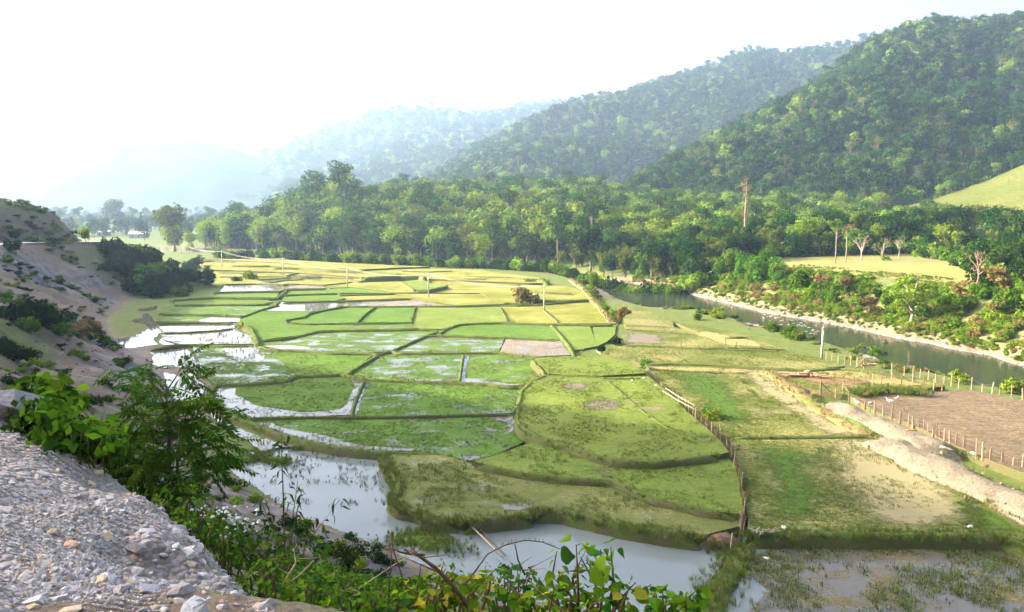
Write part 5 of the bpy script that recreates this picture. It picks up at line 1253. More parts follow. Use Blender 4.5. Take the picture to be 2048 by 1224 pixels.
bare_tree(on_plateau(1952, 573), 8.2, 'reddish leafless tree standing alone above the river', 34, simple('reddish bark', (.22, .13, .10), (.34, .22, .17), 4), .6, .35, 6)
bare_tree(on_plateau(1693, 566), 3.0, 'small dead sapling on the grassy terrace', 37, M_PALEBARK, .5, .3, 4, depth=3)
# dead giant above the canopy
def dead_tree():
    x = azx(1484, 292); z = land_z(x, 292); e = empty('dead_tree', (x, 292, z), 0, 'tall dead tree with a pale bare double trunk towering over the wood', 'tree')
    g = np.random.default_rng(5); b = MB()
    b.tube([(0, 0, -.5), (.1, 0, 8), (-.1, .1, 16), (.15, 0, 22), (0, 0, 27)], [.36, .30, .25, .18, .08], 8)
    b.tube([(.1, 0, 11), (.75, .1, 14), (.85, 0, 19), (.7, 0, 23)], [.25, .22, .18, .08], 6)
    b.build('trunk', simple('weathered pinkish wood', (.22, .155, .115), (.36, .275, .21), 2, .9, .1, .5), e, True)
    b = MB()
    for _ in range(46):
        zz = g.uniform(9, 27); a = g.uniform(0, 6.28); r = g.uniform(.5, 1.7) if zz < 24 else g.uniform(.8, 2.6); b.tube([(0.1, 0, zz), (math.cos(a) * r * .6, math.sin(a) * r * .6, zz + .3), (math.cos(a) * r, math.sin(a) * r, zz + g.uniform(-.1, 1.0))], [.06, .04, .015], 3, False)
    b.build('branches', M_PALEBARK, e)
    lob = [(g.uniform(-1.9, 1.9), g.uniform(-1.5, 1.5), g.uniform(24.0, 28), .9, .9, .8) for _ in range(8)] + [(g.uniform(-.9, 1.3), g.uniform(-.8, .8), g.uniform(10, 23), .6, .6, .7) for _ in range(12)]; V, F = lobes_leaves(lob, 380, .26, g, 0, .1); link('leaves', mesh_np('leaves', V, F, [LM['brown']]), e)
dead_tree()
# twisted tree with bare roots at the water
def river_tree():
    p = bank_xy(1795, .20); g = np.random.default_rng(8); e = empty('river_tree', p, 0, 'twisted pale-trunked tree with bare roots at the river edge', 'tree', scale=1.0)
    b = MB(); b.tube([(0, 0, -.4), (-.1, 0, 1.2), (.15, 0, 2.4), (-.2, .2, 3.6)], [.55, .38, .34, .28], 8)
    for q in (((.15, 0, 2.4), (1.1, 0, 3.6), (1.7, .2, 5.2), (1.5, .6, 7.0)), ((-.2, .2, 3.6), (-.9, .3, 5.2), (-1.0, .5, 7.2), (-2.0, .4, 8.8)), ((-.2, .2, 3.6), (.3, .6, 6.0), (.9, .6, 8.5), (1.4, .5, 10.8)), ((-.9, .3, 5.2), (-2.6, 0, 6.3), (-4.2, .2, 6.8)), ((1.7, .2, 5.2), (3.2, .1, 6.2), (4.8, 0, 6.8)), ((.15, 0, 2.4), (-1.6, -.4, 4.0), (-3.0, -.5, 4.4))):
        b.tube(q, [.26, .2, .13, .06][:len(q)], 6, False)
    b.build('trunk', M_PALEBARK, e, True)
    b = MB()
    for a in (-2.6, -1.9, -1.2, -.5, .2, 3.0): b.tube([(0, 0, .5), (math.cos(a) * .8, math.sin(a) * .8, .05), (math.cos(a) * 1.9, math.sin(a) * 1.6, -.55), (math.cos(a) * 2.6, math.sin(a) * 2.2, -1.2)], [.22, .16, .1, .04], 5, False)
    b.build('root', M_PALEBARK, e, True)
    lob = [(g.uniform(-4.5, 4), g.uniform(-2, 2), g.uniform(4.5, 10.8), g.uniform(.9, 1.7), g.uniform(.9, 1.7), g.uniform(.6, 1.2)) for _ in range(17)]
    V, F = lobes_leaves(lob, 1050, .30, g, .2, .15); link('crown', mesh_np('crown', V, F, [LM['yellow']]), e)
river_tree()
plant('bamboo_clump', 'plume', bank_xy(1905, .85), .95, 'bronze bamboo clump bent sideways on the far bank', 'bamboo', rz=.1, i=0, stem='culm')
plant('round_tree', 'broad_d', on_plateau(2000, 562), .33, 'small dense dark tree at the edge of the terrace, right of the reddish bare tree', 'tree')
for x, y, D, s, k, lb in ((1590, 455, 300, .62, 'broad_y', 'bright yellowish tree rising from the wood behind the pair of slim trees'),
                          (1905, 470, 330, .75, 'broad_d', 'broad dark tree below the grassy hill, nearer the dead giant'), (1985, 490, 300, .72, 'broad_d', 'big dark tree below the grassy hill, nearest the frame edge')):
    px = azx(x, D); plant('broad_tree', k, (px, D, land_z(px, D)), s, lb, 'tree')
# trees and bushes on the grassy hill's edge
for i, px in enumerate(range(1880, 2080, 16)):
    D = 505 + random.uniform(-4, 12); x = azx(px, D); r = None
    yy = np.interp(px, [1790, 1860, 1950, 2048, 2200], [414, 397, 362, 320, 262]); p = GD(px, yy - 1, np.interp(px, [1790, 1860, 1950, 2048], [470, 490, 510, 520]) + 3)
    plant('hill_tree', random.choice(['broad', 'broad_y', 'broad_d']), p - np.array([0, 0, 1.5]), random.uniform(.3, .55), 'tree on the skyline of the grassy hill', 'tree', 'trees along the top of the grassy hill')
# ---- near bank and middle ground
def on_land(x, y, dz=0.0):
    p = drop(x, y); p[2] += dz; return p
plant('small_tree', 'broad_y', on_land(1186, 592), .42, 'thin yellow-green tree leaning over the river bend', 'tree', sq=(.8, .8, 1))
plant('dry_bush', 'bush_b', G(1045, 606, .5), 1.75, 'brown grassy thicket in the sunlit far meadow', 'bush', stem='stem')
plant('dry_bush', 'plume', G(1236, 655, .5), .62, 'bronze dry bamboo at the corner of the meadow', 'bush', stem='culm', i=1, sq=(.7, 1, 1))
plant('bush', 'bush_d', G(1232, 690, .6), .62, 'dark bush at the corner below the bronze bamboo', 'bush', stem='stem')
plant('bush', 'bush_d', G(1205, 703, .5), .45, 'dark low bush by the fallen sticks', 'bush', stem='stem')
for x, y, s, k, lb in ((1546, 662, .8, 'bush', 'round bright bush on the gravel at the rapids'), (1578, 674, 1.0, 'bush', 'long bright bush on the gravel by the blue water'), (1592, 680, .8, 'bush', 'bright bush at the end of the gravel bar'),
                       (1728, 708, .8, 'bush_y', 'yellowish bush at the near river edge'), (1752, 716, .9, 'bush', 'green bush hanging over the near river edge'), (1918, 765, .8, 'bush_y', 'yellow bush among the river fence posts'), (2025, 785, .9, 'bush_y', 'thin yellow bush beside the last river fence posts'),
                       (1645, 758, .5, 'bush', 'low green bush in front of the timber heap'), (1600, 752, .45, 'bush_y', 'small bush beside the timber heap'), (1425, 850, .75, 'bush_y', 'pale leafy bush growing through the long fence'), (1412, 838, .6, 'bush', 'green bush where the bamboo rails end'), (1440, 628, .9, 'bush_y', 'low bush on the gravel bar upstream'),
                       (1395, 640, .6, 'bush', 'small green bush at the tip of the gravel bar'), (1290, 735, .6, 'bush', 'bush at the upper end of the long fence'), (500, 560, 1.3, 'bush_y', 'round bush beside the mud strip at the hill foot'), (385, 563, 1.3, 'bush_d', 'dark bush at the hill foot'), (474, 564, .8, 'bush_d', 'low dark bush by the far wet mud')):
    p = on_land(x, y); plant('bush', k, p - np.array([0, 0, .1]), s, lb, 'bush', stem='stem')
for x, y, s, k, lb in ((790, 532, .30, 'broad_y', 'small yellow tree at the edge of the far terraces'), (832, 533, .33, 'broad_y', 'umbrella-shaped small tree at the edge of the far terraces'), (706, 529, .32, 'broad_y', 'small yellowish tree where the wood meets the dry strip'), (945, 541, .36, 'bamboo', 'feathery yellow bamboo at the edge of the far meadow'),
                       (566, 516, .33, 'broad_y', 'small tree behind the second pole'), (880, 536, .28, 'broad', 'small green tree by the white gravel'), (1090, 548, .35, 'broad', 'small tree above the river head'), (640, 523, .25, 'broad', 'low tree at the foot of the wood')):
    plant('small_tree', k, on_land(x, y), s, lb, 'bamboo' if k == 'bamboo' else 'tree', stem='culm' if k == 'bamboo' else 'trunk')
random.seed(44)
for i in range(20):
    u = i / 19 * 4; P_ = [(1140, 556), (1165, 574), (1185, 596), (1205, 620), (1225, 645), (1232, 655)]; k = int(u); f = u - k
    x, y = P_[k][0] * (1 - f) + P_[k + 1][0] * f + random.uniform(-3, 12), P_[k][1] * (1 - f) + P_[k + 1][1] * f + random.uniform(-2, 3)
    plant('bush', random.choice(['bush_y', 'bush_b', 'bush_y']), on_land(x, y) - np.array([0, 0, .1]), random.uniform(.35, .8), 'low straw-yellow bush along the grassy path above the river', 'bush', 'straw-yellow bushes along the path above the river', stem='stem', mats=random.choice(['olive', 'yellow']))
# weeds along the foot of the wood / near river bank, uncounted
wd = []
for a in range(600):
    k = RNG.uniform(8, 26); i = int(k); f = k - i
    if i + 1 >= len(LBW): continue
    p = LBW[i] * (1 - f) + LBW[i + 1] * f; d = LBW[i + 1] - LBW[i]; n = np.array([d[1], -d[0]]); n /= np.linalg.norm(n); o = RNG.uniform(4, 12)
    x, y = p[0] + n[0] * o, p[1] + n[1] * o
    if fbm(x / 5, y / 5, 41, 2) > .5: wd.append((x, y, land_z(x, y), RNG.uniform(.12, .38), RNG.choice([0, 1, 3, 3, 4])))
for a in range(7000):
    px = RNG.uniform(1250, 2150); t = RNG.uniform(.05, 1.0) if a % 4 else RNG.uniform(.9, 1.7)
    p = bank_xy(px, t)
    if fbm(p[0] / 6, p[1] / 6, 43, 2) > .36: wd.append((*p, RNG.uniform(.15, .55) * (.4 if t > 1.0 else .6 if t < .15 else 1), RNG.choice([1, 3, 3, 3, 4])))
wd = np.array(wd); s3 = wd[:, 3:4] * np.stack([RNG.uniform(.8, 1.6, len(wd)), RNG.uniform(.8, 1.5, len(wd)), RNG.uniform(.5, 1.1, len(wd))], -1); scatter('weeds', wd[:, :3], s3, wd[:, 4], BUSHES, 'rough weeds along both river banks')
# ---- hazy trees far down the valley
def far_tree(px, py_base, D, h, kind, label, mats=None):
    x = azx(px, D); z = land_z(x, D); H = {'broad': 16, 'broad_y': 16, 'broad_d': 16, 'tall': 24, 'conical': 17, 'bamboo': 13}[kind]
    plant('far_tree', kind, (x, D, z), h / H, label, 'tree', mats=mats)
far_tree(356, 505, 430, 25, 'broad_y', 'tall spreading pale tree standing alone on the flats', 'olive'); far_tree(352, 500, 436, 17, 'broad_y', 'rounder pale tree close beside the tall lone one'); far_tree(385, 500, 460, 12, 'broad_y', 'lower pale tree right of the tall lone one')
far_tree(238, 450, 820, 30, 'broad', 'tall ghostly tree fading into the haze', 'grey')
for i, px in enumerate((262, 268, 284, 292, 300, 312, 324, 215, 200, 190, 222, 250, 276, 335, 345, 405, 412, 420, 428)):
    far_tree(px, 460, 640 + (i * 37) % 240, 11 + (i * 5) % 8, ['conical', 'broad', 'broad_d'][i % 3], 'hazy tree far down the valley', None if i % 3 else None)
    list(o for o in COL.objects if o.get('label') == 'hazy tree far down the valley')[-1]['group'] = 'hazy trees far down the valley'
fw = []
for _ in range(1500):
    px = RNG.uniform(-60, 640); D = RNG.uniform(560, 1700); x = azx(px, D)
    if fbm(x / 60, D / 60, 45, 2) > .50 and not (px > 430 and D < 700): fw.append((x, D, land_z(x, D), RNG.uniform(.45, .95), RNG.integers(0, 7)))
fw = np.array(fw); scatter('forest', fw[:, :3], fw[:, 3], fw[:, 4], FAR, 'hazy groves far down the valley')
for _ in range(1): pass
# ---- the left hill: shrubs on the slope below the road and along the skyline
random.seed(5); poly = [(172, 486), (240, 488), (330, 500), (385, 512), (415, 540), (424, 575), (395, 588), (320, 598), (262, 585), (215, 545)]
PA = np.array(poly, float); cnt = 0
while cnt < 62:
    x = random.uniform(170, 425); y = random.uniform(485, 600)
    if not in_poly(PA, np.array([x]), np.array([y]))[0]: continue
    p = drop(x, y); cnt += 1
    if p[1] > 330: continue
    plant('shrub', random.choice(['bush_d', 'bush_d', 'bush_d', 'bush']), p - np.array([0, 0, .2]), random.uniform(.9, 2.1), 'dark leafy shrub on the shaded slope below the road', 'bush', 'dark shrubs on the slope below the road', stem='stem')
for x, y, s, k in ((52, 640, 1.4, 'bush_d'), (75, 650, 1.5, 'bush_d'), (95, 640, 1.1, 'bush_d'), (105, 660, 1.2, 'bush_d'), (132, 645, 1.1, 'bush_d'), (60, 665, 1.0, 'bush'), (30, 720, .9, 'bush_d'), (58, 722, .8, 'bush_d'), (12, 700, .8, 'bush_d'), (20, 500, 1.3, 'bush_d'), (35, 640, 1.2, 'bush_d'), (15, 525, 1.0, 'bush'), (120, 670, .8, 'bush'), (45, 610, .8, 'bush'), (10, 600, .9, 'bush')):
    plant('shrub', k, drop(x, y) - np.array([0, 0, .1]), s * .85, 'green shrub on the bare scree slope', 'bush', 'shrubs scattered over the scree slope', stem='stem')
plant('shrub', 'bush_b', drop(178, 665), 1.1, 'brownish feathery shrub by the white stream pool', 'bush', stem='stem'); plant('shrub', 'bush_b', drop(162, 672), .9, 'low brown shrub at the foot of the scree', 'bush', stem='stem')
plant('shrub', 'bush_y', drop(108, 652), .8, 'pale grey-green shrub among the dark ones on the scree', 'bush', stem='stem', mats='grey')
sky = []
for _ in range(260):
    px = RNG.uniform(-120, 160); D = RNG.uniform(212, 250); x = azx(px, D); z = land_z(x, D); sky.append((x, D, z, RNG.uniform(.25, .8), RNG.choice([0, 1, 2, 1, 3])))
sy = RNG.uniform(32, 250, 5200); sx = -RNG.uniform(0, 1, 5200) * 110 - 4; sd = poly_dist(TOE, sx, sy)[0]; sz = land_zs(sx, sy)       # scrub over the lower slopes
sm = (sd > 2) & (np.hypot(sx, sy) > 26) & (fbm(sx / 10, sy / 10, 47, 2) > .45)
for x, y, z in zip(sx[sm], sy[sm], sz[sm]): sky.append((x, y, z, RNG.uniform(.12, .5), RNG.choice([0, 1, 2, 2, 3])))
sky = np.array(sky); s3 = sky[:, 3:4] * np.stack([RNG.uniform(.8, 1.7, len(sky)), RNG.uniform(.8, 1.5, len(sky)), RNG.uniform(.4, .95, len(sky))], -1); scatter('undergrowth', sky[:, :3], s3, sky[:, 4], BUSHES, 'low scrub over the hillside')
plant('small_tree', 'broad_y', drop(172, 486), .28, 'small yellow-green tree beside the road bend', 'tree')
# ------------------------------------------------------------------ power line
M_CONC = simple('weathered concrete', (.42, .40, .36), (.55, .52, .47), 2, .9, .1, .2)
M_METAL = simple('dull metal', (.12, .12, .12), (.2, .2, .2), 5, .5, .4, .05)
M_WIRE = simple('pale cable', (.34, .33, .30), (.42, .40, .36), 5, .6, .3, 0)
POLES = []
def pole(px, yb, yt, z, label):
    p = G(px, yb, z); h = np.linalg.norm(p[:2]) and (GD(px, yt, p[1])[2] - z)
    e = empty('utility_pole', p, .35, label, 'pole', 'poles of the power line across the paddies')
    b = MB(); b.tube([(0, 0, -.6), (0, 0, h * .5), (0, 0, h)], [.19, .155, .12], 8); b.build('shaft', M_CONC, e, True)
    b = MB(); b.box((0, 0, h - .45), (1.5, .11, .11)); b.build('crossarm', M_METAL, e)
    for s in (-.62, .62):
        b = MB(); b.tube([(s, 0, h - .40), (s, 0, h - .32), (s, 0, h - .22)], [.03, .055, .04], 6); b.build('insulator', M_CONC, e)
    b = MB(); b.box((0, 0, h * .52), (.34, .34, .06)); b.box((0, 0, h * .3), (.36, .36, .06)); b.build('clamp', M_METAL, e)
    POLES.append((p, h)); return e
pole(363, 506, 486, 1.5, 'concrete power pole farthest away, beside the lone pale tree'); pole(444, 531, 501, 1.4, 'concrete power pole over the far dry terraces near the dark shrubs'); pole(566, 551, 515, .6, 'concrete power pole left of the ochre terrace edge')
pole(695, 573, 533, .5, 'concrete power pole at the dark hump in the far yellow plots'); pole(857, 594, 546, .5, 'concrete power pole in front of the small raised plot'); pole(1088, 623, 570, .5, 'nearest power pole, in the yellow-green meadow by the brown thicket')
for i in range(len(POLES) - 1):
    (a, ha), (b_, hb) = POLES[i], POLES[i + 1]; e = empty('power_line', (a + b_) / 2, 0, ['span of cable from the farthest pole to the next', 'span of cable over the dry terraces', 'span of cable between the ochre terrace pole and the dark hump pole', 'span of cable above the far terrace wall', 'span of cable reaching the nearest meadow pole'][i], 'cable', 'cables of the power line')
    m = (a + b_) / 2; rz = .35
    for s in (-.62, .62):
        o = np.array([math.cos(rz) * s, math.sin(rz) * s, 0]); A = a + o + (0, 0, ha - .25) - m; B = b_ + o + (0, 0, hb - .25) - m
        k = MB(); k.tube([tuple(A * (1 - t) + B * t - np.array([0, 0, 1.3 * 4 * t * (1 - t)])) for t in np.linspace(0, 1, 13)], .035, 4); k.build('wire', M_WIRE, e)
def river_post():
    p = G(1643, 716, .9); h = GD(1643, 655, p[1])[2] - .9; e = empty('utility_pole', p, 0, 'stout pale concrete pole with a small box at the top, beside the river', 'pole')
    b = MB(); b.tube([(0, 0, -.5), (.05, 0, h * .6), (.09, 0, h)], [.21, .19, .17], 8); b.build('shaft', M_CONC, e, True)
    b = MB(); b.box((.09, 0, h - .25), (.42, .3, .38)); b.build('box', M_METAL, e); b = MB(); b.tube([(.09, 0, h), (.09, 0, h + .3)], .05, 6); b.build('insulator', M_CONC, e)
river_post()

# ------------------------------------------------------------------ fences
M_POST_P = simple('pale wooden post', (.24, .19, .12), (.37, .30, .20), 5, .9, .1, .3); M_POST_D = simple('dark wooden post', (.13, .085, .06), (.24, .17, .12), 5, .9, .1, .3); M_BAMBOO = simple('dry bamboo', (.30, .25, .16), (.43, .37, .26), 6, .7, .2, .2)
M_FWIRE = simple('rusty wire', (.2, .15, .11), (.28, .23, .18), 5, .6, .3, 0)
def fence(posts, z, label, mats, r=.075, wires=2, kx=5.0, ox=1640, oy=680, wmax=9.0, name='wire_fence'):
    """posts: (x, top, bottom) in an enlarged view"""
    W = [(G(ox + x / kx, oy + b / kx, z), (b - t) / kx) for x, t, b in posts]; c = W[len(W) // 2][0]
    e = empty(name, c, 0, label, 'fence'); tops = []
    for i, (p, hp) in enumerate(W):
        p[2] = max(z, land_z(p[0], p[1])) if z < .6 else z
        h = max(.5, hp * math.hypot(p[0], p[1], CAM_H) / FPX); rr = r * random.uniform(.7, 1.35); q = p - c; l = (random.gauss(0, .05), random.gauss(0, .05))
        b = MB(); b.tube([(q[0], q[1], q[2] - .35), (q[0] + l[0] * .6, q[1] + l[1] * .6, q[2] + h * .6), (q[0] + l[0], q[1] + l[1], q[2] + h)], [rr * 1.1, rr, rr * .9], 6); b.build('post', mats[i % len(mats)], e)
        tops.append((q, h))
    for f in (.45, .82)[:wires]:
        for (q, h), (q2, h2) in zip(tops[:-1], tops[1:]):
            if np.linalg.norm(q - q2) > wmax: continue
            m = (q + q2) / 2; b = MB(); b.tube([(q[0], q[1], q[2] + h * f), (m[0], m[1], m[2] + (h + h2) / 2 * f - .04), (q2[0], q2[1], q2[2] + h2 * f)], .014, 3, False); b.build('wire', M_FWIRE, e)
    return e
fence([(62, 115, 180), (118, 130, 190), (182, 130, 210), (243, 150, 235), (308, 160, 240), (370, 175, 245), (440, 190, 265), (545, 230, 268), (645, 240, 290), (717, 235, 310), (780, 280, 312), (848, 265, 340), (930, 265, 345), (1003, 295, 355), (1085, 310, 375), (1160, 345, 400), (1240, 365, 420),
       (1313, 350, 440), (1385, 390, 465), (1515, 385, 490), (1625, 445, 500), (1718, 435, 540), (1792, 470, 545), (1915, 460, 575), (2027, 495, 585), (2140, 520, 625)], .55, 'pale-posted wire fence running along the near river edge', [M_POST_P])
fence([(340, 370, 480), (525, 345, 440), (615, 325, 430), (712, 335, 435), (812, 360, 435), (922, 345, 445), (1035, 385, 465), (1135, 395, 480), (1222, 380, 485)], 1.0, 'row of brownish posts behind the green hump at the top of the ploughed field', [M_POST_D, simple('reddish post', (.33, .19, .12), (.45, .29, .2), 5)])
fence([(10, 425, 520), (105, 440, 540), (155, 480, 550), (225, 430, 525), (290, 520, 605), (450, 605, 670), (545, 615, 700), (630, 650, 740), (718, 650, 770), (800, 720, 800), (885, 740, 830), (930, 770, 850), (985, 795, 865), (1035, 800, 885), (1078, 845, 910), (1128, 880, 945), (1162, 835, 955), (1205, 910, 975), (1243, 900, 1000), (1298, 920, 1025),
       (1360, 950, 1045), (1435, 970, 1070), (1560, 1005, 1150), (1625, 1040, 1170), (1700, 1090, 1190), (1820, 1130, 1215), (1930, 1180, 1245), (2020, 1155, 1265), (2120, 1220, 1320)], 1.05, 'dark-posted wire fence between the heaped pale earth and the ploughed field', [M_POST_D, M_POST_D, simple('reddish brown post', (.28, .15, .10), (.38, .23, .16), 5), M_POST_P])
fence([(1530, 465, 500), (1395, 420, 497), (1175, 385, 497), (960, 420, 487), (725, 420, 482), (620, 425, 476), (1285, 425, 500), (1690, 440, 513), (1875, 465, 520)], 1.1, 'thin wire fence along the top bund of the long green plot', [M_POST_D], r=.05, kx=5.1, ox=1220, oy=600, wires=0)
# rustic stick fence along the terraces
def stick_fence():
    line = resample([G(x, y, 1.9 if y < 900 else 1.45) for x, y in [(1386, 828), (1400, 846), (1430, 868), (1448, 880), (1462, 905), (1475, 945), (1484, 985), (1489, 1022), (1484, 1058)]], .42)
    c = line[len(line) // 2].copy(); e = empty('stick_fence', c, 0, 'rough fence of leaning sticks along the edge of the terraces', 'fence'); last = None
    for p in line:
        h = random.uniform(.7, 1.45); q = p - c + (random.gauss(0, .1), random.gauss(0, .1), 0); l = (random.gauss(0, .14), random.gauss(0, .14)); r = random.uniform(.018, .045)
        b = MB(); b.tube([(q[0], q[1], q[2] - .6), (q[0] + l[0] * .5, q[1] + l[1] * .5, q[2] + h * .5), (q[0] + l[0], q[1] + l[1], q[2] + h)], [r * 1.1, r, r * .6], 5); b.build('stick', random.choice([M_POST_D, M_TWIG, M_POST_D, M_BAMBOO]), e)
        if random.random() < .22 and last is not None: b = MB(); b.tube([tuple(last + (0, 0, .5)), (q[0] + .1, q[1], q[2] + .9)], .02, 4); b.build('rail', M_TWIG, e)
        last = q
stick_fence()
def bamboo_rails():
    z = 1.9; P = lambda cx, cy: G(1220 + cx / 5.1, 600 + cy / 5.1, z); c = P(700, 1090); e = empty('bamboo_fence', c, 0, 'short fence with two long pale bamboo rails at the terrace edge', 'fence')
    for x, t, bt in ((535, 880, 1000), (552, 875, 960), (575, 905, 975), (617, 920, 1000), (672, 965, 1035), (690, 975, 1045), (708, 1000, 1060), (765, 1010, 1105), (802, 1040, 1130), (838, 1065, 1160), (868, 1080, 1175)):
        p = P(x, bt) - c; h = (bt - t) / 5.1 * 112 / FPX * 1.0; l = random.gauss(0, .1); b = MB(); b.tube([(p[0], p[1], p[2] - .5), (p[0] + l, p[1], p[2] + h)], [.035, .025], 5); b.build('post', random.choice([M_BAMBOO, M_POST_P, M_TWIG]), e)
    for A, B, h in (((535, 990), (855, 1178), .75), ((565, 985), (862, 1172), 1.05)):
        a, b_ = P(*A) - c, P(*B) - c; m = (a + b_) / 2; b = MB(); b.tube([(a[0], a[1], a[2] + h), (m[0], m[1], m[2] + h - .08), (b_[0], b_[1], b_[2] + h)], .055, 7); b.build('rail', M_BAMBOO, e, True)
bamboo_rails()
def gate_post():
    p = G(1482, 1066, .9); e = empty('gate_post', p, 0, 'old dark tree-trunk post at the corner of the terraces by the pond', 'post')
    b = MB(); b.tube([(0, 0, -.9), (.03, 0, .6), (.08, .02, 1.5), (.10, .02, 2.1)], [.12, .10, .08, .05], 7); b.build('trunk_post', M_POST_D, e, True)
    b = MB(); b.tube([(-.02, 0, 1.42), (.18, 0, 1.46)], [.07, .05], 6); b.build('knot', M_POST_P, e, True)
    p = G(1462, 1098, .2); e = empty('pipe_rail', p, 0, 'thin white stake leaning at the neck of the weedy spit', 'stake'); b = MB(); b.tube([(-.1, 0, -.5), (.05, .02, 1.2)], .03, 6); b.build('stake', simple('white plastic pipe', (.6, .6, .58), (.7, .7, .68), 3, .4), e)
gate_post()
def timber_gate(px, py, z, label, mat, h=1.25, w=1.5):
    p = G(px, py, z); e = empty('wooden_gate', p, .1, label, 'gate')
    for s in (-w / 2, w / 2): b = MB(); b.tube([(s, 0, -.3), (s, 0, h)], .06, 6); b.build('post', mat, e)
    b = MB(); b.tube([(-w / 2 - .1, 0, h), (w / 2 + .1, .02, h)], .05, 6); b.build('crossbar', mat, e)
timber_gate(1818, 749, .55, 'pale goal-like frame of two posts and a crossbar at the river fence', M_POST_P)
def brace(px, py, z, label, mat, dirx):
    p = G(px, py, z); e = empty('corner_post', p, 0, label, 'post'); b = MB(); b.tube([(0, 0, -.4), (0, 0, 1.45)], .09, 6); b.build('post', mat, e); b = MB(); b.tube([(dirx * 1.35, -.1, -.1), (0, 0, 1.3)], .06, 6); b.build('brace', mat, e)
brace(1641, 784, 1.1, 'dark corner post with a slanting brace at the end of the wire fence', M_POST_D, 1.0)
brace(1728, 733, .9, 'pale corner post with a slanting brace near the river', M_POST_P, -1.0)

# ------------------------------------------------------------------ timber, poles, litter
M_LOG = simple('red-brown timber', (.30, .13, .075), (.44, .24, .15), 3, .85, .15, .3); M_LOG2 = simple('orange sawn timber', (.48, .28, .17), (.58, .38, .24), 3, .85, .15, .2)
def heap(px, py, z, n, L, r, label, mats, name='timber_heap', part='log', spread=1.0, cat='timber', fan=.35):
    p = G(px, py, z); e = empty(name, p, 0, label, cat)
    for k in range(n):
        a = random.uniform(-fan, fan) + (PI if random.random() < .5 else 0); x, y = random.uniform(-spread, spread), random.uniform(-spread * .4, spread * .4); zz = r + random.random() * r * 2.6; l = L * random.uniform(.5, 1)
        b = MB(); b.tube([(x - math.cos(a) * l / 2, y - math.sin(a) * l / 2, zz), (x + math.cos(a) * l / 2, y + math.sin(a) * l / 2, zz + random.uniform(-.06, .1))], r * random.uniform(.6, 1.1), 7); b.build(part, mats[k % len(mats)], e)
    return e
heap(1592, 753, .95, 13, 2.6, .13, 'heap of reddish timber lying on the trampled grass', [M_LOG2, M_LOG, M_LOG2], spread=1.3)
heap(1642, 756, .95, 7, 2.4, .11, 'smaller stack of dark red timber lying right of the heap', [M_LOG, M_LOG2], spread=.8)
heap(1740, 735, .8, 6, 2.2, .14, 'few orange logs lying inside the river fence', [M_LOG2, M_LOG], spread=.5)
heap(1528, 1062, 1.1, 20, 1.3, .03, 'pile of bleached sticks and litter on the dark grassy bank', [simple('bleached driftwood', (.30, .28, .25), (.46, .43, .40), 3), M_BAMBOO], 'stick_pile', 'stick', .9, 'sticks', 1.3)
def stump(px, py, z, r, h, label):
    p = G(px, py, z); e = empty('tree_stump', p, 0, label, 'stump'); b = MB(); b.tube([(0, 0, -.2), (0, 0, h * .5), (.03, 0, h)], [r * 1.15, r, r * .95], 9); b.build('wood', M_LOG, e, True); b = MB(); b.tube([(.03, 0, h), (.03, 0, h + .02)], r * .9, 9); b.build('cut_face', M_LOG2, e)
stump(1613, 752, .95, .42, .75, 'thick red-brown stump standing in the timber heap')
def pole_lying(a, b_, r, mat, label, name, cat):
    m = (a + b_) / 2; e = empty(name, m, 0, label, cat); k = MB(); d = (b_ - a); k.tube([tuple(a - m), tuple((a - m) * .3 + (0, 0, .03)), tuple((b_ - m) * .4 + (0, 0, -.02)), tuple(b_ - m)], [r, r * .95, r * .9, r * .8], 7); k.build('pole', mat, e, True); return e
pole_lying(G(1811, 860, 2.0), G(1834, 861, 2.0), .11, M_LOG, 'dark red log lying on the heaped pale earth', 'log', 'log')
pole_lying(G(1880, 893, 2.0), G(1910, 902, 1.7), .13, M_BAMBOO, 'pale log lying beside the green patch near the wire fence', 'log', 'log')
pole_lying(G(946, 1056, .45), G(1004, 1112, .3), .06, M_BAMBOO, 'long pale bamboo pole lying across the pond', 'bamboo_pole', 'pole')
pole_lying(G(958, 1056, .35), G(1012, 1112, .22), .045, M_TWIG, 'thin brown pole beside the pale bamboo over the pond', 'bamboo_pole', 'pole')
pole_lying(G(1160, 706, .6), G(1168, 696, 1.3), .05, M_BAMBOO, 'pale stick propped in the bushes by the sunken plot', 'stick', 'stick')
pole_lying(G(1193, 702, .5), G(1206, 712, .6), .10, M_BAMBOO, 'bleached branch lying below the corner bushes', 'branch', 'branch')
M_WHITE = simple('dirty white plastic', (.50, .50, .48), (.66, .66, .64), 3, .6, .2, .3)
def crumpled(px, py, z, s, label, name='plastic_bag', cat='litter', seed=1):
    p = G(px, py, z); g = np.random.default_rng(seed); e = empty(name, p, g.uniform(0, 6), label, cat); bm = bmesh.new(); bmesh.ops.create_icosphere(bm, subdivisions=2, radius=1)
    for v in bm.verts: v.co *= g.uniform(.65, 1.15); v.co.z = max(v.co.z * .38, -.12) + .12
    me = bpy.data.meshes.new('sheet'); bm.to_mesh(me); bm.free(); me.materials.append(M_WHITE); link('sheet', me, e, scale=(s, s * .6, s))
    b = MB(); b.tube([(s * .5, 0, s * .15), (s * .95, .1 * s, s * .3), (s * 1.2, .2 * s, s * .12)], [s * .12, s * .08, s * .03], 5); b.build('loose_end', M_WHITE, e)
crumpled(1568, 1056, 1.0, .30, 'white plastic sheet lying on the edge of the meadow by the stick pile', seed=2); crumpled(1940, 1054, .92, .30, 'flat white bag lying on the front meadow', seed=3); crumpled(1533, 1117, .08, .22, 'small pale bag floating in the pond beyond the weedy spit', seed=4)
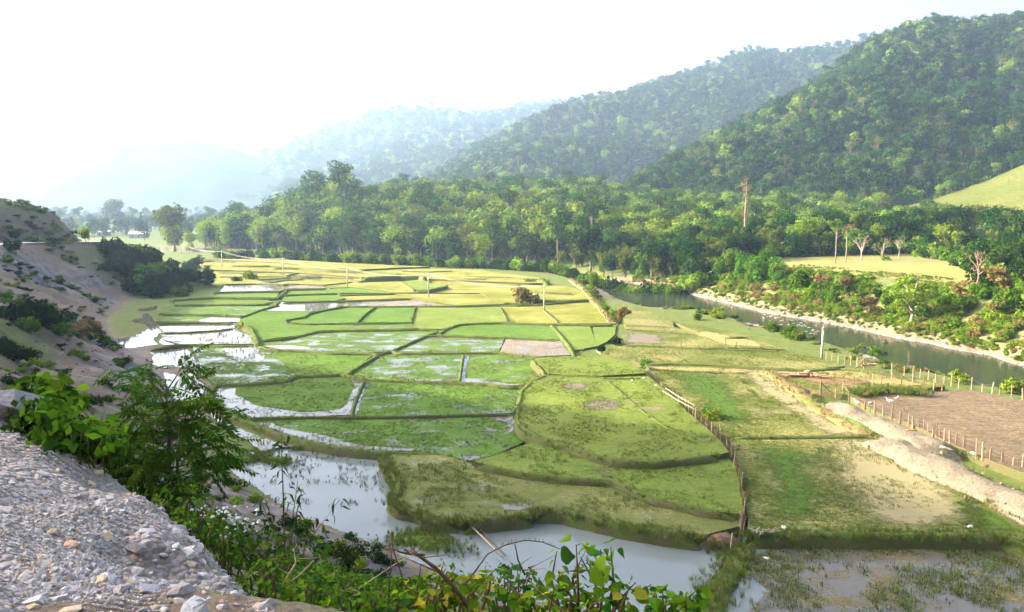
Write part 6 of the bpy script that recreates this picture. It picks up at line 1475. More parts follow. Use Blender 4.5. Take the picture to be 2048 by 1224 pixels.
crumpled(1946, 907, 1.2, .35, 'white bag at the foot of the wire fence', seed=5); crumpled(1288, 757, 1.95, .28, 'white scrap lying at the corner of the upper terrace', seed=6); crumpled(1740, 806, 1.05, .32, 'flat white scrap on the ploughed field between the two nearer birds', seed=7)
crumpled(1264, 761, 1.95, .22, 'small white scrap on the upper terrace below the old bund', seed=8); crumpled(1311, 771, 1.95, .2, 'tiny white scrap just above the bamboo rails', seed=9)
# white ducks on the ploughed field
M_FEATHER = simple('white feathers', (.74, .73, .70), (.82, .81, .78), 6, .8, .1, .2); M_BEAK = simple('orange beak', (.55, .26, .05), (.6, .3, .07), 5)
def bird(px, py, s, rz, label):
    p = G(px, py, 1.02); e = empty('white_bird', p, rz, label, 'bird', None, s); me = bpy.data.meshes.new('body'); bm = bmesh.new()
    vs = [bm.verts.new(q) for q in ((-.46, 0, .36), (-.26, 0, .32), (0, 0, .28), (.2, 0, .31), (.33, 0, .46), (.36, 0, .62), (.43, 0, .68))]
    for a, b in zip(vs[:-1], vs[1:]): bm.edges.new((a, b))
    bm.to_mesh(me); bm.free(); o = link('body', me, e); me.materials.append(M_FEATHER); o.modifiers.new('skin', 'SKIN'); o.modifiers.new('sub', 'SUBSURF').levels = 1
    for v, r in zip(me.skin_vertices[0].data, ((.03, .05), (.12, .11), (.18, .16), (.15, .14), (.06, .06), (.05, .05), (.06, .055))): v.radius = r
    o.modifiers['sub'].render_levels = 1
    b = MB(); b.tube([(.47, 0, .67), (.6, 0, .645)], [.035, .02], 5); b.build('beak', M_BEAK, e)
    for y in (-.07, .07): b = MB(); b.tube([(0, y, .2), (.01, y, .03), (.10, y, .01)], [.025, .02, .03], 4); b.build('leg', M_BEAK, e)
bird(1779, 806, 1.0, 2.6, 'white bird standing upright in the middle of the ploughed field'); bird(1792, 800, .75, .4, 'white bird crouching just behind the upright one'); bird(1712, 808, .85, 1.9, 'white bird standing next to the wire fence at the end of the pale bank')
# boulder at the river edge
def rock_mesh(name, seed, mat, flat=.6, n=16):
    g = np.random.default_rng(seed); bm = bmesh.new()
    for _ in range(n):
        d = g.normal(size=3); d /= np.linalg.norm(d); d *= g.uniform(.8, 1.1); bm.verts.new((d[0] * g.uniform(.8, 1), d[1] * .8, d[2] * flat))
    r = bmesh.ops.convex_hull(bm, input=bm.verts); bmesh.ops.delete(bm, geom=[v for v in bm.verts if not v.link_faces], context='VERTS')
    me = bpy.data.meshes.new(name); bm.to_mesh(me); bm.free(); me.materials.append(mat); return me
M_BOULDER = simple('dark river stone', (.10, .10, .10), (.18, .175, .17), 2, .7, .3, .4); M_PALEROCK = simple('pale river stone', (.17, .14, .10), (.29, .245, .18), 2, .85, .2, .4)
def boulder(px, py, z, s, mat, label, group=None, seed=1, flat=.6):
    p = G(px, py, z); o = link('boulder', rock_mesh('boulder', seed, mat, flat, 26), None, p, (0, 0, seed * 1.3), s); tag(o, label, 'rock', group)
boulder(1818, 738, -2.3, (1.5, .9, .9), M_BOULDER, 'dark grey boulder at the water edge behind the pale frame', seed=3, flat=.8); boulder(1771, 684, -2.4, (.8, .4, .3), M_BOULDER, 'low dark stone breaking the river surface below the twisted tree', seed=5); boulder(1553, 637, -2.4, (.7, .45, .5), M_PALEROCK, 'lone pale stone at the head of the rapids', seed=7)
random.seed(9)
for i in range(70):
    px = random.uniform(1235, 1700); t = random.uniform(.0, .12); p = bank_xy(px, t); s = random.uniform(.25, .75)
    o = link('boulder', rock_mesh('boulder', 60 + i % 8, M_PALEROCK, .65, 12) if i < 8 else ROCKS[i % 8], None, p, (0, 0, random.uniform(0, 6)), (s * 1.3, s, s)); tag(o, 'pale stone along the foot of the far river bank', 'rock', 'stones along the foot of the far bank')
    if i < 8:
        if i == 0: ROCKS = []
        ROCKS.append(o.data)
gp = []
for a in range(5200):
    k = RNG.uniform(10, 23.9); i = int(k); f = k - i; p = LBW[i] * (1 - f) + LBW[i + 1] * f; d = LBW[i + 1] - LBW[i]; n = np.array([d[1], -d[0]]); n /= np.linalg.norm(n); o = RNG.uniform(-.6, 8 if k < 17 else 3.5); gp.append((p[0] + n[0] * o, p[1] + n[1] * o, RNG.uniform(.06, .26)))
for a in range(3000):
    px = RNG.uniform(1240, 2100); p = bank_xy(px, RNG.uniform(-.03, .09)); gp.append((p[0], p[1], RNG.uniform(.07, .30)))
gp = np.array(gp); zz = land_zs(gp[:, 0], gp[:, 1]); scatter('gravel', np.stack([gp[:, 0], gp[:, 1], zz], -1), gp[:, 2], RNG.integers(0, 5, len(gp)), [rock_mesh('pebble', 90 + i, M_PALEROCK, .6, 9) for i in range(5)], 'pale gravel and cobbles along the river', .4)
M_CLOD = simple('scree rubble', (.12, .105, .10), (.26, .24, .23), 4, .9, .1, .4); M_CLOD2 = simple('earth clods', (.17, .14, .10), (.30, .26, .19), 4, .95, .1, .4)
ry = RNG.uniform(70, 240, 16000); rx = -RNG.uniform(0, 1, 16000) * 130 - 4; rd, rp = poly_dist(TOE, rx, ry); rE = _ip(TE, rp); rm = (rd > .5) & (rd < rE) & (fbm(rx / 7, ry / 7, 58, 3) > .46); rx, ry = rx[rm], ry[rm]
scatter('rubble', np.stack([rx, ry, land_zs(rx, ry)], -1), .06 + .42 * RNG.random(len(rx)) ** 3.5, RNG.integers(0, 4, len(rx)), [rock_mesh('rubble', 140 + i, M_CLOD, .6, 9) for i in range(4)], 'loose rubble over the scree slope', .5)
cl = np.array([q[:3] for q in CLODS]); cl[:, :2] += RNG.normal(0, .15, (len(cl), 2)); scatter('clods', cl, .04 + .16 * RNG.random(len(cl)) ** 2.5, RNG.integers(0, 4, len(cl)), [rock_mesh('clod', 150 + i, M_CLOD2, .7, 9) for i in range(4)], 'clods of earth on the dug banks', .5)
# rapids
fo = []
M_FOAM = simple('white foam', (.5, .53, .56), (.62, .64, .66), 5, .5, .2, .3)
for _ in range(46):
    px = random.uniform(1525, 1640); py = np.interp(px, [1525, 1640], [634, 662]) + random.uniform(-9, 9); p = G(px, py, RIVER_Z + .02); fo.append((p[0], p[1], p[2]))
fo = np.array(fo); scatter('rapids_foam', fo, np.stack([RNG.uniform(.2, .7, len(fo)), RNG.uniform(.04, .10, len(fo)), np.full(len(fo), .05)], -1), RNG.integers(0, 3, len(fo)), [rock_mesh('foam', 120 + i, M_FOAM, .6, 12) for i in range(3)], 'white water of the small rapids', yaw=RNG.normal(-.5, .25, len(fo)))

# ------------------------------------------------------------------ people, motorbikes, road
def person(name, loc, rz, joints, edges, radii, mats, label, scale=1.0):
    """one continuous body grown over a skeleton; clothing and hair as its own pieces"""
    e = empty(name, loc, rz, label, 'person', None, scale); me = bpy.data.meshes.new('body'); bm = bmesh.new(); vs = [bm.verts.new(j) for j in joints]
    for a, b in edges: bm.edges.new((vs[a], vs[b]))
    bm.to_mesh(me); bm.free(); o = link('body', me, e)
    for m in mats: me.materials.append(m)
    o.modifiers.new('skin', 'SKIN'); sb = o.modifiers.new('sub', 'SUBSURF'); sb.levels = 1; sb.render_levels = 1
    for v, r in zip(me.skin_vertices[0].data, radii): v.radius = (r, r)
    me.skin_vertices[0].data[0].use_root = True
    return e
M_RED = simple('faded red cloth', (.42, .06, .04), (.52, .10, .07), 5); M_DARKC = simple('dark cloth', (.03, .03, .04), (.06, .06, .07), 5); M_SKIN = simple('skin', (.40, .23, .15), (.46, .28, .19), 5); M_TYRE = simple('black rubber', (.02, .02, .02), (.035, .035, .035), 5); M_HAIR = simple('black hair', (.015, .013, .012), (.03, .025, .02), 8)
def crouch(loc, rz, label):
    J = [(0, 0, .28), (.04, 0, .48), (.12, 0, .70), (.17, 0, .82), (.20, 0, .95), (.12, .17, .70), (.30, .20, .52), (.42, .12, .40), (.12, -.17, .70), (.30, -.20, .52), (.42, -.12, .40), (.32, .14, .46), (.10, .13, .08), (.26, .13, .03), (.32, -.14, .46), (.10, -.13, .08), (.26, -.13, .03)]
    E = [(0, 1), (1, 2), (2, 3), (3, 4), (2, 5), (5, 6), (6, 7), (2, 8), (8, 9), (9, 10), (0, 11), (11, 12), (12, 13), (0, 14), (14, 15), (15, 16)]
    e = person('person', loc, rz, J, E, [.15, .15, .15, .06, .10, .065, .05, .04, .065, .05, .04, .085, .06, .05, .085, .06, .05], [M_RED], label)
    b = MB(); b.tube([(.19, 0, .95), (.18, 0, 1.03), (.17, 0, 1.07)], [.115, .10, .03], 8); b.build('hair', M_HAIR, e, True)
crouch(G(484, 653, .98), -.6, 'person in faded red crouching on the thick grassy bund')
def rider_bike(px, D, rz, l1, l2):
    x = azx(px, D); z = land_z(x, D); e = empty('motorbike', (x, D, z), rz, l2, 'motorbike')
    for s in (-.62, .62):
        b = MB(); pts = [(s + .27 * math.cos(a), 0, .30 + .27 * math.sin(a)) for a in np.linspace(0, 2 * PI, 17)]; b.tube(pts, .055, 5, False); w = b.build('wheel', M_TYRE, e); b = MB(); b.tube([(s, -.06, .30), (s, .06, .30)], .07, 8); b.build('hub', M_METAL, w)
    b = MB(); b.tube([(-.62, 0, .32), (-.2, 0, .42), (.25, 0, .48), (.50, 0, .85), (.62, 0, .32)], [.05, .12, .12, .06, .04], 6); b.tube([(-.75, 0, .68), (-.2, 0, .70), (.15, 0, .62)], [.07, .12, .10], 6); b.build('frame', M_DARKC, e, True)
    b = MB(); b.box((-.28, 0, .79), (.66, .24, .10)); b.build('seat', M_TYRE, e); b = MB(); b.tube([(.42, -.34, 1.0), (.50, 0, .95), (.42, .34, 1.0)], .022, 5); b.build('handlebar', M_METAL, e); b = MB(); b.tube([(.55, 0, .88), (.63, 0, .87)], [.09, .07], 8); b.build('headlight', M_CONC, e)
    J = [(-.15, 0, .90), (-.12, 0, 1.12), (-.05, 0, 1.38), (-.02, 0, 1.48), (.02, 0, 1.62), (-.05, .19, 1.36), (.12, .27, 1.14), (.36, .31, 1.03), (-.05, -.19, 1.36), (.12, -.27, 1.14), (.36, -.31, 1.03), (.26, .17, .80), (.10, .19, .42), (.26, .19, .36), (.26, -.17, .80), (.10, -.19, .42), (.26, -.19, .36)]
    E = [(0, 1), (1, 2), (2, 3), (3, 4), (2, 5), (5, 6), (6, 7), (2, 8), (8, 9), (9, 10), (0, 11), (11, 12), (12, 13), (0, 14), (14, 15), (15, 16)]
    p = person('person', (x, D, z), rz, J, E, [.15, .15, .16, .06, .11, .07, .05, .04, .07, .05, .04, .09, .065, .05, .09, .065, .05], [M_DARKC], l1); b = MB(); b.tube([(.02, 0, 1.60), (.01, 0, 1.72), (0, 0, 1.77)], [.135, .12, .04], 8); b.build('helmet', M_TYRE, p, True)
def road():
    """the road on its bench, with a kerb of pale stones toward the drop"""
    P = []
    for k in np.linspace(1.5, 15.2, 110):
        i = int(k); f = k - i; p = TOE[i] * (1 - f) + TOE[i + 1] * f; a = TOE[max(i - 1, 0)]; b = TOE[min(i + 2, len(TOE) - 1)]; d = b - a; n = np.array([-d[1], d[0]]) / np.linalg.norm(d); E = np.interp(k, np.arange(len(TE)), TE)
        q = p + n * (E + 3.8); P.append((q[0], q[1], land_z(*q) + .05))
    P = np.array(P); P = P[(np.hypot(P[:, 0], P[:, 1]) > 28) & (P[:, 1] > 10)]; ker = np.ones(3) / 3
    W = resample(P, 2.0); W[2:-2, :2] = (W[:-4, :2] + W[1:-3, :2] + W[2:-2, :2] + W[3:-1, :2] + W[4:, :2]) / 5
    t = np.gradient(W[:, :2], axis=0); t /= np.linalg.norm(t, axis=1)[:, None]; n = np.stack([-t[:, 1], t[:, 0]], -1); V = []
    for i in range(len(W)):
        for o in (-2.6, -.9, .9, 2.6): V.append((W[i, 0] + n[i, 0] * o, W[i, 1] + n[i, 1] * o, max(W[i, 2], land_z(W[i, 0] + n[i, 0] * o, W[i, 1] + n[i, 1] * o) + .05)))
    F = [(i * 4 + j, i * 4 + j + 1, i * 4 + j + 5, i * 4 + j + 4) for i in range(len(W) - 1) for j in range(3)]
    me = mesh_np('road', V, F, [simple('pale concrete road', (.50, .49, .47), (.62, .61, .58), 1, .85, .2, .1)], smooth=True)
    if sum(p.normal.z for p in me.polygons) < 0: me.flip_normals()
    tag(link('road', me), 'pale concrete road cut into the hillside', kind='structure'); return W
ROADW = road()
rider_bike(22, 196, 2.2, 'rider in dark clothes on the motorbike nearest the left edge', 'dark motorbike on the hill road, nearest the left edge'); rider_bike(85, 214, 2.0, 'rider in dark clothes on the motorbike further along the road', 'dark motorbike further along the hill road, past the lone post')
def road_post(px, D, label):
    x = azx(px, D); p = (x, D, land_z(x, D)); e = empty('road_post', p, 0, label, 'post'); b = MB(); b.tube([(0, 0, -.3), (0, 0, 1.0)], [.09, .08], 6); b.build('shaft', M_POST_D, e); b = MB(); b.tube([(0, 0, 1.0), (0, 0, 1.08)], [.10, .06], 6); b.build('cap', M_POST_P, e)
road_post(40, 205, 'short dark post at the outer edge of the hill road')
def road_board():
    p = drop(177, 487); e = empty('road_board', p, .2, 'small orange and white board on a post at the road bend', 'sign'); b = MB(); b.tube([(0, 0, -.3), (0, 0, 2.2)], .05, 6); b.build('post', M_METAL, e)
    b = MB(); b.tube([(0, -.08, 2.0), (0, -.12, 2.0)], .55, 14); b.build('orange_face', simple('orange paint', (.65, .22, .03), (.72, .28, .05), 3), e); b = MB(); b.box((.2, -.10, 1.30), (.9, .04, .3)); b.build('white_plate', M_WHITE, e)
road_board()
# two pale roofs in the haze
def far_house(px, D, w, label):
    x = azx(px, D); p = (x, D, land_z(x, D)); e = empty('far_house', p, .15, label, 'house'); b = MB(); b.box((0, 0, 1.5), (w, 5, 3.2)); b.build('wall', simple('hazy plaster', (.28, .26, .23), (.36, .34, .31), 2), e)
    b = MB(); h = 3.1; b.add([(-w / 2 - .5, -3.1, h), (w / 2 + .5, -3.1, h), (w / 2 + .5, 0, h + 1.7), (-w / 2 - .5, 0, h + 1.7), (-w / 2 - .5, 3.1, h), (w / 2 + .5, 3.1, h)], [(0, 1, 2, 3), (3, 2, 5, 4), (0, 3, 4), (1, 5, 2), (0, 4, 5, 1)]); b.build('roof', simple('pale metal roof', (.34, .35, .36), (.44, .45, .46), 2, .5), e)
    for s in (-.3, .05): b = MB(); b.box((w * s, -2.53, 1.6), (1.0, .06, 1.1)); b.build('window', M_DARKC, e)
    b = MB(); b.box((w * .32, -2.53, 1.05), (1.0, .06, 2.1)); b.build('door', M_POST_D, e)
far_house(218, 640, 9, 'pale-roofed low house far off in the haze, left of the other'); far_house(286, 600, 13, 'long pale house far off in the haze below the row of trees')
# ------------------------------------------------------------------ the gravel heap in front
STONE_M = []
for i, (a, b_) in enumerate((((0.378, 0.336, 0.317), (0.549, 0.500, 0.476)), ((0.464, 0.433, 0.427), (0.600, 0.600, 0.600)), ((0.488, 0.366, 0.232), (0.600, 0.500, 0.342)), ((0.281, 0.244, 0.238), (0.415, 0.372, 0.366)), ((0.488, 0.293, 0.195), (0.600, 0.403, 0.293)), ((0.537, 0.488, 0.439), (0.600, 0.600, 0.598)))):
    STONE_M.append(simple('broken stone %s' % 'abcdef'[i], a, b_, 9, .85, .2, .5))
GB = LAND['gravel_bank']
STONES = [[rock_mesh('stone', 200 + i, m, .75, 14) for i in range(5)] for m in STONE_M]
random.seed(3)
GPOLY = np.array([(-40, 850), (60, 878), (130, 905), (240, 962), (330, 1040), (440, 1122), (545, 1224), (545, 1260), (-40, 1260)], float)
def gravel_xy(n):
    out = []
    while len(out) < n:
        x = random.uniform(-40, 560); y = random.uniform(850, 1255)
        if in_poly(GPOLY, np.array([x]), np.array([y]))[0]: out.append((x, y))
    return out
def drops(L):
    D = np.array([ray(x, y) for x, y in L]); ts = np.geomspace(2.2, 40, 260); P = D[:, None, :] * ts[None, :, None]; Z = CAM_H + P[..., 2]
    H = land_zs(P[..., 0], P[..., 1]); b = Z < H; i = np.argmax(b, 1); i = np.where(b.any(1), i, len(ts) - 1); q = P[np.arange(len(L)), i]; return np.stack([q[:, 0], q[:, 1], H[np.arange(len(L)), i]], -1)
gx = drops(gravel_xy(296))
for i, p in enumerate(gx):
    r = random.random(); s = .016 + .075 * r ** 6.0 + .018 * random.random(); m = random.choices(range(6), (5, 3, 2.4, 3, 1.4, 3))[0]
    if i > 240: ed_ = np.array(GEDGE[3:7])[:, :2]; kk = random.uniform(0, 2.9); q_ = ed_[int(kk)] * (1 - kk % 1) + ed_[int(kk) + 1] * (kk % 1) + np.array([random.gauss(-.05, .12), random.gauss(-.05, .12)]); p = np.array([q_[0], q_[1], land_z(*q_)]); s = random.uniform(.025, .075)
    if i < 9: s = random.uniform(.05, .085); m = (2, 5, 1, 2, 4, 0, 5, 1, 2)[i]
    o = link('stone', random.choice(STONES[m]), GB, p + np.array([0, 0, -s * .12]), (random.gauss(0, .35), random.gauss(0, .35), random.uniform(0, 6.28)), (s * random.uniform(.9, 1.5), s, s * random.uniform(.7, 1.1)))
yel = link('stone', rock_mesh('stone', 333, simple('yellow-green lichen stone', (.40, .42, .06), (.52, .50, .12), 6), .6, 12), GB, drop(473, 1113) + (0, 0, .05), (.2, .1, .5), (.095, .075, .065)); yel['label'] = 'yellow-green stone among the weeds'
slab = link('stone', rock_mesh('stone', 334, STONE_M[3], .6, 14), GB, drop(20, 822) + (0, 0, .05), (.1, .2, .4), (.55, .45, .35)); slab['label'] = 'big dark stone above the heap at the frame edge'
gq = drops(gravel_xy(38000)); gn = fbm(gq[:, 0] * 1.6, gq[:, 1] * 1.6, 99, 4); gk = gn > .40 + .06 * RNG.random(len(gn)); gq, gn = gq[gk], gn[gk]; PEB = [rock_mesh('pebble', 240 + i, STONE_M[(0, 1, 3, 5, 0, 2, 1, 5, 4)[i]], .65, 8) for i in range(9)]
scatter('gravel', gq, .004 + .024 * RNG.random(len(gq)) ** 2.6 * (.4 + 1.8 * sst(.42, .68, gn)), np.minimum((RNG.random(len(gq)) ** 1.15 * 9).astype(int), 8), PEB, None, .6, parent=GB)
# ------------------------------------------------------------------ foreground plants with separate leaves
def leaf_mesh(name, L, W, mat, lobes=0, fold=.25, droop=.25, seed=0):
    g = np.random.default_rng(seed); ts = np.linspace(0, 1, 6); V = []; F = []
    for i, t in enumerate(ts):
        w = W * (math.sin(PI * min(1, t * 1.0)) ** .7 * (1.25 - .65 * t)) if 0 < t < 1 else .004
        if lobes and i in (2, 3): w *= 1.15
        z = -droop * L * t * t
        V += [(L * t - (.12 * L if lobes and i == 1 else 0), -w, z + fold * w), (L * t, 0, z), (L * t - (.12 * L if lobes and i == 1 else 0), w, z + fold * w)]
    V = [(x, y + .10 * L * math.sin(3 * x / L + seed), z + g.normal(0, .018 * L) + .06 * L * math.sin(5 * x / L + 2 * seed + y * 20)) for x, y, z in V]
    for i in range(5):
        a = i * 3; F += [(a, a + 3, a + 4, a + 1), (a + 1, a + 4, a + 5, a + 2)]
    return mesh_np(name, V, F, [mat], smooth=True)
def orient(p, d, roll=0.0):
    """matrix that sends +X along d"""
    x = Vector(d).normalized(); z = Vector((0, 0, 1)); y = z.cross(x); y = y.normalized() if y.length > .05 else Vector((0, 1, 0)); z = x.cross(y)
    M = Matrix((x, y, z)).transposed() @ Matrix.Rotation(roll, 3, 'X'); M = M.to_4x4(); M.translation = Vector(p); return M
def leaf_objs(e, name, meshes, places):
    for p, d, roll, s in places:
        o = bpy.data.objects.new(name, random.choice(meshes)); COL.objects.link(o); o.parent = e; o.matrix_local = orient(p, d, roll) @ Matrix.Scale(s, 4)
M_NEARLEAF = leaf_mat('near green leaves', (.048, .125, .008), (.105, .22, .014), .4, .4); M_NEARLIGHT = leaf_mat('near light leaves', (.085, .20, .010), (.15, .30, .018), .45, .3); M_NEARDARK = leaf_mat('near dark leaves', (.020, .062, .010), (.042, .11, .016), .3, .35)
M_YLEAF = leaf_mat('near yellowing leaves', (.32, .32, .02), (.42, .40, .05), .4, .2); M_SAPLEAF = leaf_mat('sapling leaves', (.030, .090, .010), (.075, .165, .018), .35, .35)

def frond_mesh(seed, L=.46, n=7, lw=.048, ll=.15):
    g = np.random.default_rng(seed); V = []; F = []
    def q(P):
        k = len(V); V.extend(P); F.append(tuple(range(k, k + len(P))))
    for i in range(n):
        t = (i + 1) / n; x = L * t; z = -.22 * L * t * t
        for s in (-1, 1):
            a = ll * (1.1 - .5 * abs(t - .5)) * g.uniform(.85, 1.15); dx = a * .55; dy = s * a * .8; dz = -a * g.uniform(.25, .6)
            q([(x, s * .003, z), (x + dx * .5 - s * 0 + lw * .6, dy * .5 - s * lw * .2, z + dz * .35 + .01), (x + dx, dy, z + dz), (x + dx * .5 - lw * .6, dy * .5 + s * lw * .2, z + dz * .35 + .005)])
    q([(L, 0, -.22 * L), (L + ll * .5, .03, -.24 * L), (L + ll, 0, -.3 * L), (L + ll * .5, -.03, -.24 * L)])
    q([(0, -.004, 0), (L, -.003, -.22 * L), (L, .003, -.22 * L), (0, .004, 0)])
    return mesh_np('leaf_frond', V, F, [M_SAPLEAF])
def sapling():
    D = 10.4; x = azx(318, D); base = np.array([x, D, land_z(x, D)]); H = GD(318, 738, D)[2] - base[2]; g = np.random.default_rng(4); k = H / 2.9
    e = empty('sapling', base, 0, 'young feathery-leaved tree standing at the edge of the gravel heap', 'tree', None, k); fm = [frond_mesh(i) for i in range(5)]
    b = MB(); b.tube([(0, 0, -.4), (.02, 0, .6), (.0, .02, 1.3), (.05, 0, 2.0), (.03, 0, 2.75)], [.058, .048, .036, .024, .008], 7); b.tube([(.03, 0, .05), (.10, .02, .7), (.14, .02, 1.5), (.25, 0, 2.1)], [.035, .03, .02, .008], 6); b.build('trunk', M_BARK, e, True)
    b = MB(); tips = []
    for i in range(30):
        z = .85 + 1.7 * (i / 29) ** .9; a = i * 2.4 + g.uniform(-.5, .5); R = 1.2 * math.sqrt(max(.05, 1 - ((z - 1.35) / 1.35) ** 2)) * g.uniform(.45, 1.0)
        dz = g.uniform(.1, .55); p0 = Vector((.03, 0, z)); p2 = p0 + Vector((math.cos(a) * R, math.sin(a) * R, dz)); p1 = p0.lerp(p2, .5) + Vector((g.normal(0, .05), g.normal(0, .05), -.04)); b.tube([p0, p1, p2], [.014, .010, .004], 4, False); tips.append((p0, p1, p2, a))
    b.build('branches', M_BARK, e)
    pl = []
    for p0, p1, p2, a in tips:
        for t in (.35, .55, .72, .88, 1.0):
            p = p0.lerp(p1, t * 2) if t < .5 else p1.lerp(p2, t * 2 - 1)
            for s in ((-1, 1) if t < 1 else (0,)):
                aa = a + s * g.uniform(.4, 1.9); pl.append((p + Vector(g.normal(0, .05, 3)), (math.cos(aa), math.sin(aa), g.uniform(-.9, .5)), g.uniform(-.9, .9), g.uniform(.55, .95)))
    leaf_objs(e, 'leaf_frond', fm, pl[:296])
sapling()
def broad_bush(px, pytop, D, w, hd, n, label, ms, size, seed, name='broad_leaved_bush', stems=11):
    """a dome of separate broad leaves rooted on the slope, its top at the height seen; w, hd in metres"""
    x = azx(px, D); base = np.array([x, D, land_z(x, D)]); top = GD(px, pytop, D)[2] - base[2]; g = np.random.default_rng(seed); e = empty(name, base, 0, label, 'bush'); b = MB(); pl = []
    for i in range(stems):
        a = g.uniform(0, 6.28); R = w * .5 * g.uniform(.3, .9); z = top - hd * g.uniform(.1, .7); b.tube([(0, 0, -.3), (math.cos(a) * R * .4, math.sin(a) * R * .4, z * .5), (math.cos(a) * R, math.sin(a) * R, z)], [.014, .010, .004], 5, False)
    b.build('stems', M_TWIG, e)
    for i in range(n):
        a = g.uniform(0, 6.28); u = g.random() ** .5; z = top - hd * (1 - math.sqrt(max(0, 1 - u * u * .95))) - hd * .75 * g.random() ** 1.6; p = (math.cos(a) * u * w * .5, math.sin(a) * u * w * .5, z)
        pl.append((p, (math.cos(a + g.normal(0, .6)), math.sin(a + g.normal(0, .6)), g.uniform(-.6, .2)), g.normal(0, .4), g.uniform(.6, 1.15)))
    leaf_objs(e, 'leaf', [leaf_mesh('leaf', size * (.92 - .18 * q), size * (.38 - .08 * q), m, 1 - q % 2, .1 + .2 * q, .2 + .25 * q, seed=j + 10 * q) for j, m in enumerate(ms) for q in range(3)], pl); return e
broad_bush(76, 742, 10, .82, .58, 200, 'bush of big broad green leaves at the left edge above the gravel', [M_NEARLEAF, M_NEARLEAF, M_NEARDARK, M_NEARLIGHT], .22, 1)
broad_bush(135, 842, 9.6, .8, .45, 120, 'lower light-leaved weed beside the broad-leaved bush', [M_NEARLEAF, M_NEARLIGHT], .10, 2)
broad_bush(205, 862, 10.6, .95, .6, 230, 'bluish-green leafy weed left of the sapling', [M_NEARDARK, M_NEARLEAF], .10, 3)
broad_bush(262, 895, 10.2, .8, .6, 220, 'dark small-leaved weed at the foot of the sapling', [M_NEARDARK, M_SAPLEAF], .10, 4)
broad_bush(330, 965, 9.4, .95, .5, 180, 'green weed around the foot of the sapling', [M_NEARLEAF, M_SAPLEAF, M_NEARLIGHT], .09, 12)
broad_bush(372, 1010, 8.4, .85, .5, 190, 'low leafy weed right of the sapling trunk at the gravel edge', [M_NEARLEAF, M_NEARLIGHT, M_NEARLEAF], .085, 5)
broad_bush(428, 1022, 8.6, .9, .55, 200, 'weed with pale flower heads between sapling and thin shrub', [M_NEARLEAF, M_NEARDARK, M_NEARLEAF], .085, 6)
broad_bush(490, 1050, 8.6, .95, .6, 210, 'dark leafy weed above the yellow-green stone', [M_NEARDARK, M_NEARLEAF], .085, 7)
broad_bush(532, 1112, 7.4, .7, .4, 160, 'light green weed at the lower gravel edge', [M_NEARLEAF, M_NEARLIGHT], .075, 8)
broad_bush(575, 1075, 9.5, 1.2, .7, 230, 'dark weed patch below the thin shrub', [M_NEARDARK, M_NEARLEAF, M_SAPLEAF], .09, 9)
broad_bush(640, 1142, 7.6, 1.0, .6, 220, 'tangled green weed left of the brown canes', [M_NEARLEAF, M_NEARLIGHT, M_NEARDARK], .075, 10)
broad_bush(725, 1166, 7.0, .9, .5, 200, 'small-leaved weed beneath the brown canes', [M_NEARLEAF, M_NEARDARK], .065, 11)
def feathery(px, py, h, label, seed):
    base = drop(px, py); g = np.random.default_rng(seed); e = empty('feathery_bush', base, 0, label, 'bush'); b = MB(); P = []
    for i in range(34):
        a = g.uniform(0, 6.28); R = h * g.uniform(.15, .65); q = [(0, 0, -.2), (math.cos(a) * R * .4, math.sin(a) * R * .4, h * .55), (math.cos(a) * R, math.sin(a) * R, h * g.uniform(.75, 1.0))]; b.tube(q, [.012, .008, .004], 4, False)
        for t in np.linspace(.25, 1, 34): P.append(np.array(q[0]) * (1 - t) ** 2 + 2 * np.array(q[1]) * t * (1 - t) + np.array(q[2]) * t * t + g.normal(0, .035 * h, 3))
    b.build('stems', M_TWIG, e); P = np.array(P); N = g.normal(size=P.shape); N /= np.linalg.norm(N, axis=1)[:, None]; V, F = leaf_quads(P, N, np.full(len(P), .07) * g.uniform(.6, 1.3, len(P)), g, .35); link('foliage', mesh_np('foliage', V, F, [LM['shade']]), e)
feathery(690, 1150, 1.5, 'dark feathery bush alone on the bare slope by the pond', 3)
def thin_shrub():
    D = 14.0; x = azx(552, D); base = np.array([x, D, land_z(x, D)]); h = GD(552, 945, D)[2] - base[2]; g = np.random.default_rng(6); e = empty('thin_shrub', base, 0, 'thin many-stemmed shrub with narrow drooping leaves in front of the pond', 'bush'); b = MB(); pl = []
    for i in range(16):
        a = g.uniform(-.6, 3.8); R = h * g.uniform(.1, .75); z = h * g.uniform(.55, 1.0) * (1 - .45 * R / h)
        if i == 0: R, z = .05, h * 1.25
        q = [Vector((g.uniform(-.1, .1), 0, -.2)), Vector((math.cos(a) * R * .35, math.sin(a) * R * .35, z * .6)), Vector((math.cos(a) * R, math.sin(a) * R, z))]; b.tube(q, [.025, .015, .006], 5, False)
        for t in np.linspace(.4, 1, 17):
            p = q[0] * (1 - t) ** 2 + q[1] * 2 * t * (1 - t) + q[2] * t * t; aa = g.uniform(0, 6.28); pl.append((p + Vector(g.normal(0, .06, 3)), (math.cos(aa), math.sin(aa), g.uniform(-.9, .1)), g.normal(0, .5), g.uniform(.6, 1.2)))
    b.build('stems', M_TWIG, e); leaf_objs(e, 'leaf', [leaf_mesh('leaf', .19, .028, m, 0, .2, .4) for m in (LM['shade'], M_SAPLEAF, LM['mid'])], (pl + [(p + Vector((random.gauss(0, .15), random.gauss(0, .15), random.gauss(-.05, .12))), (-d[0], d[1], d[2]), r, s) for p, d, r, s in pl])[:298])
thin_shrub()
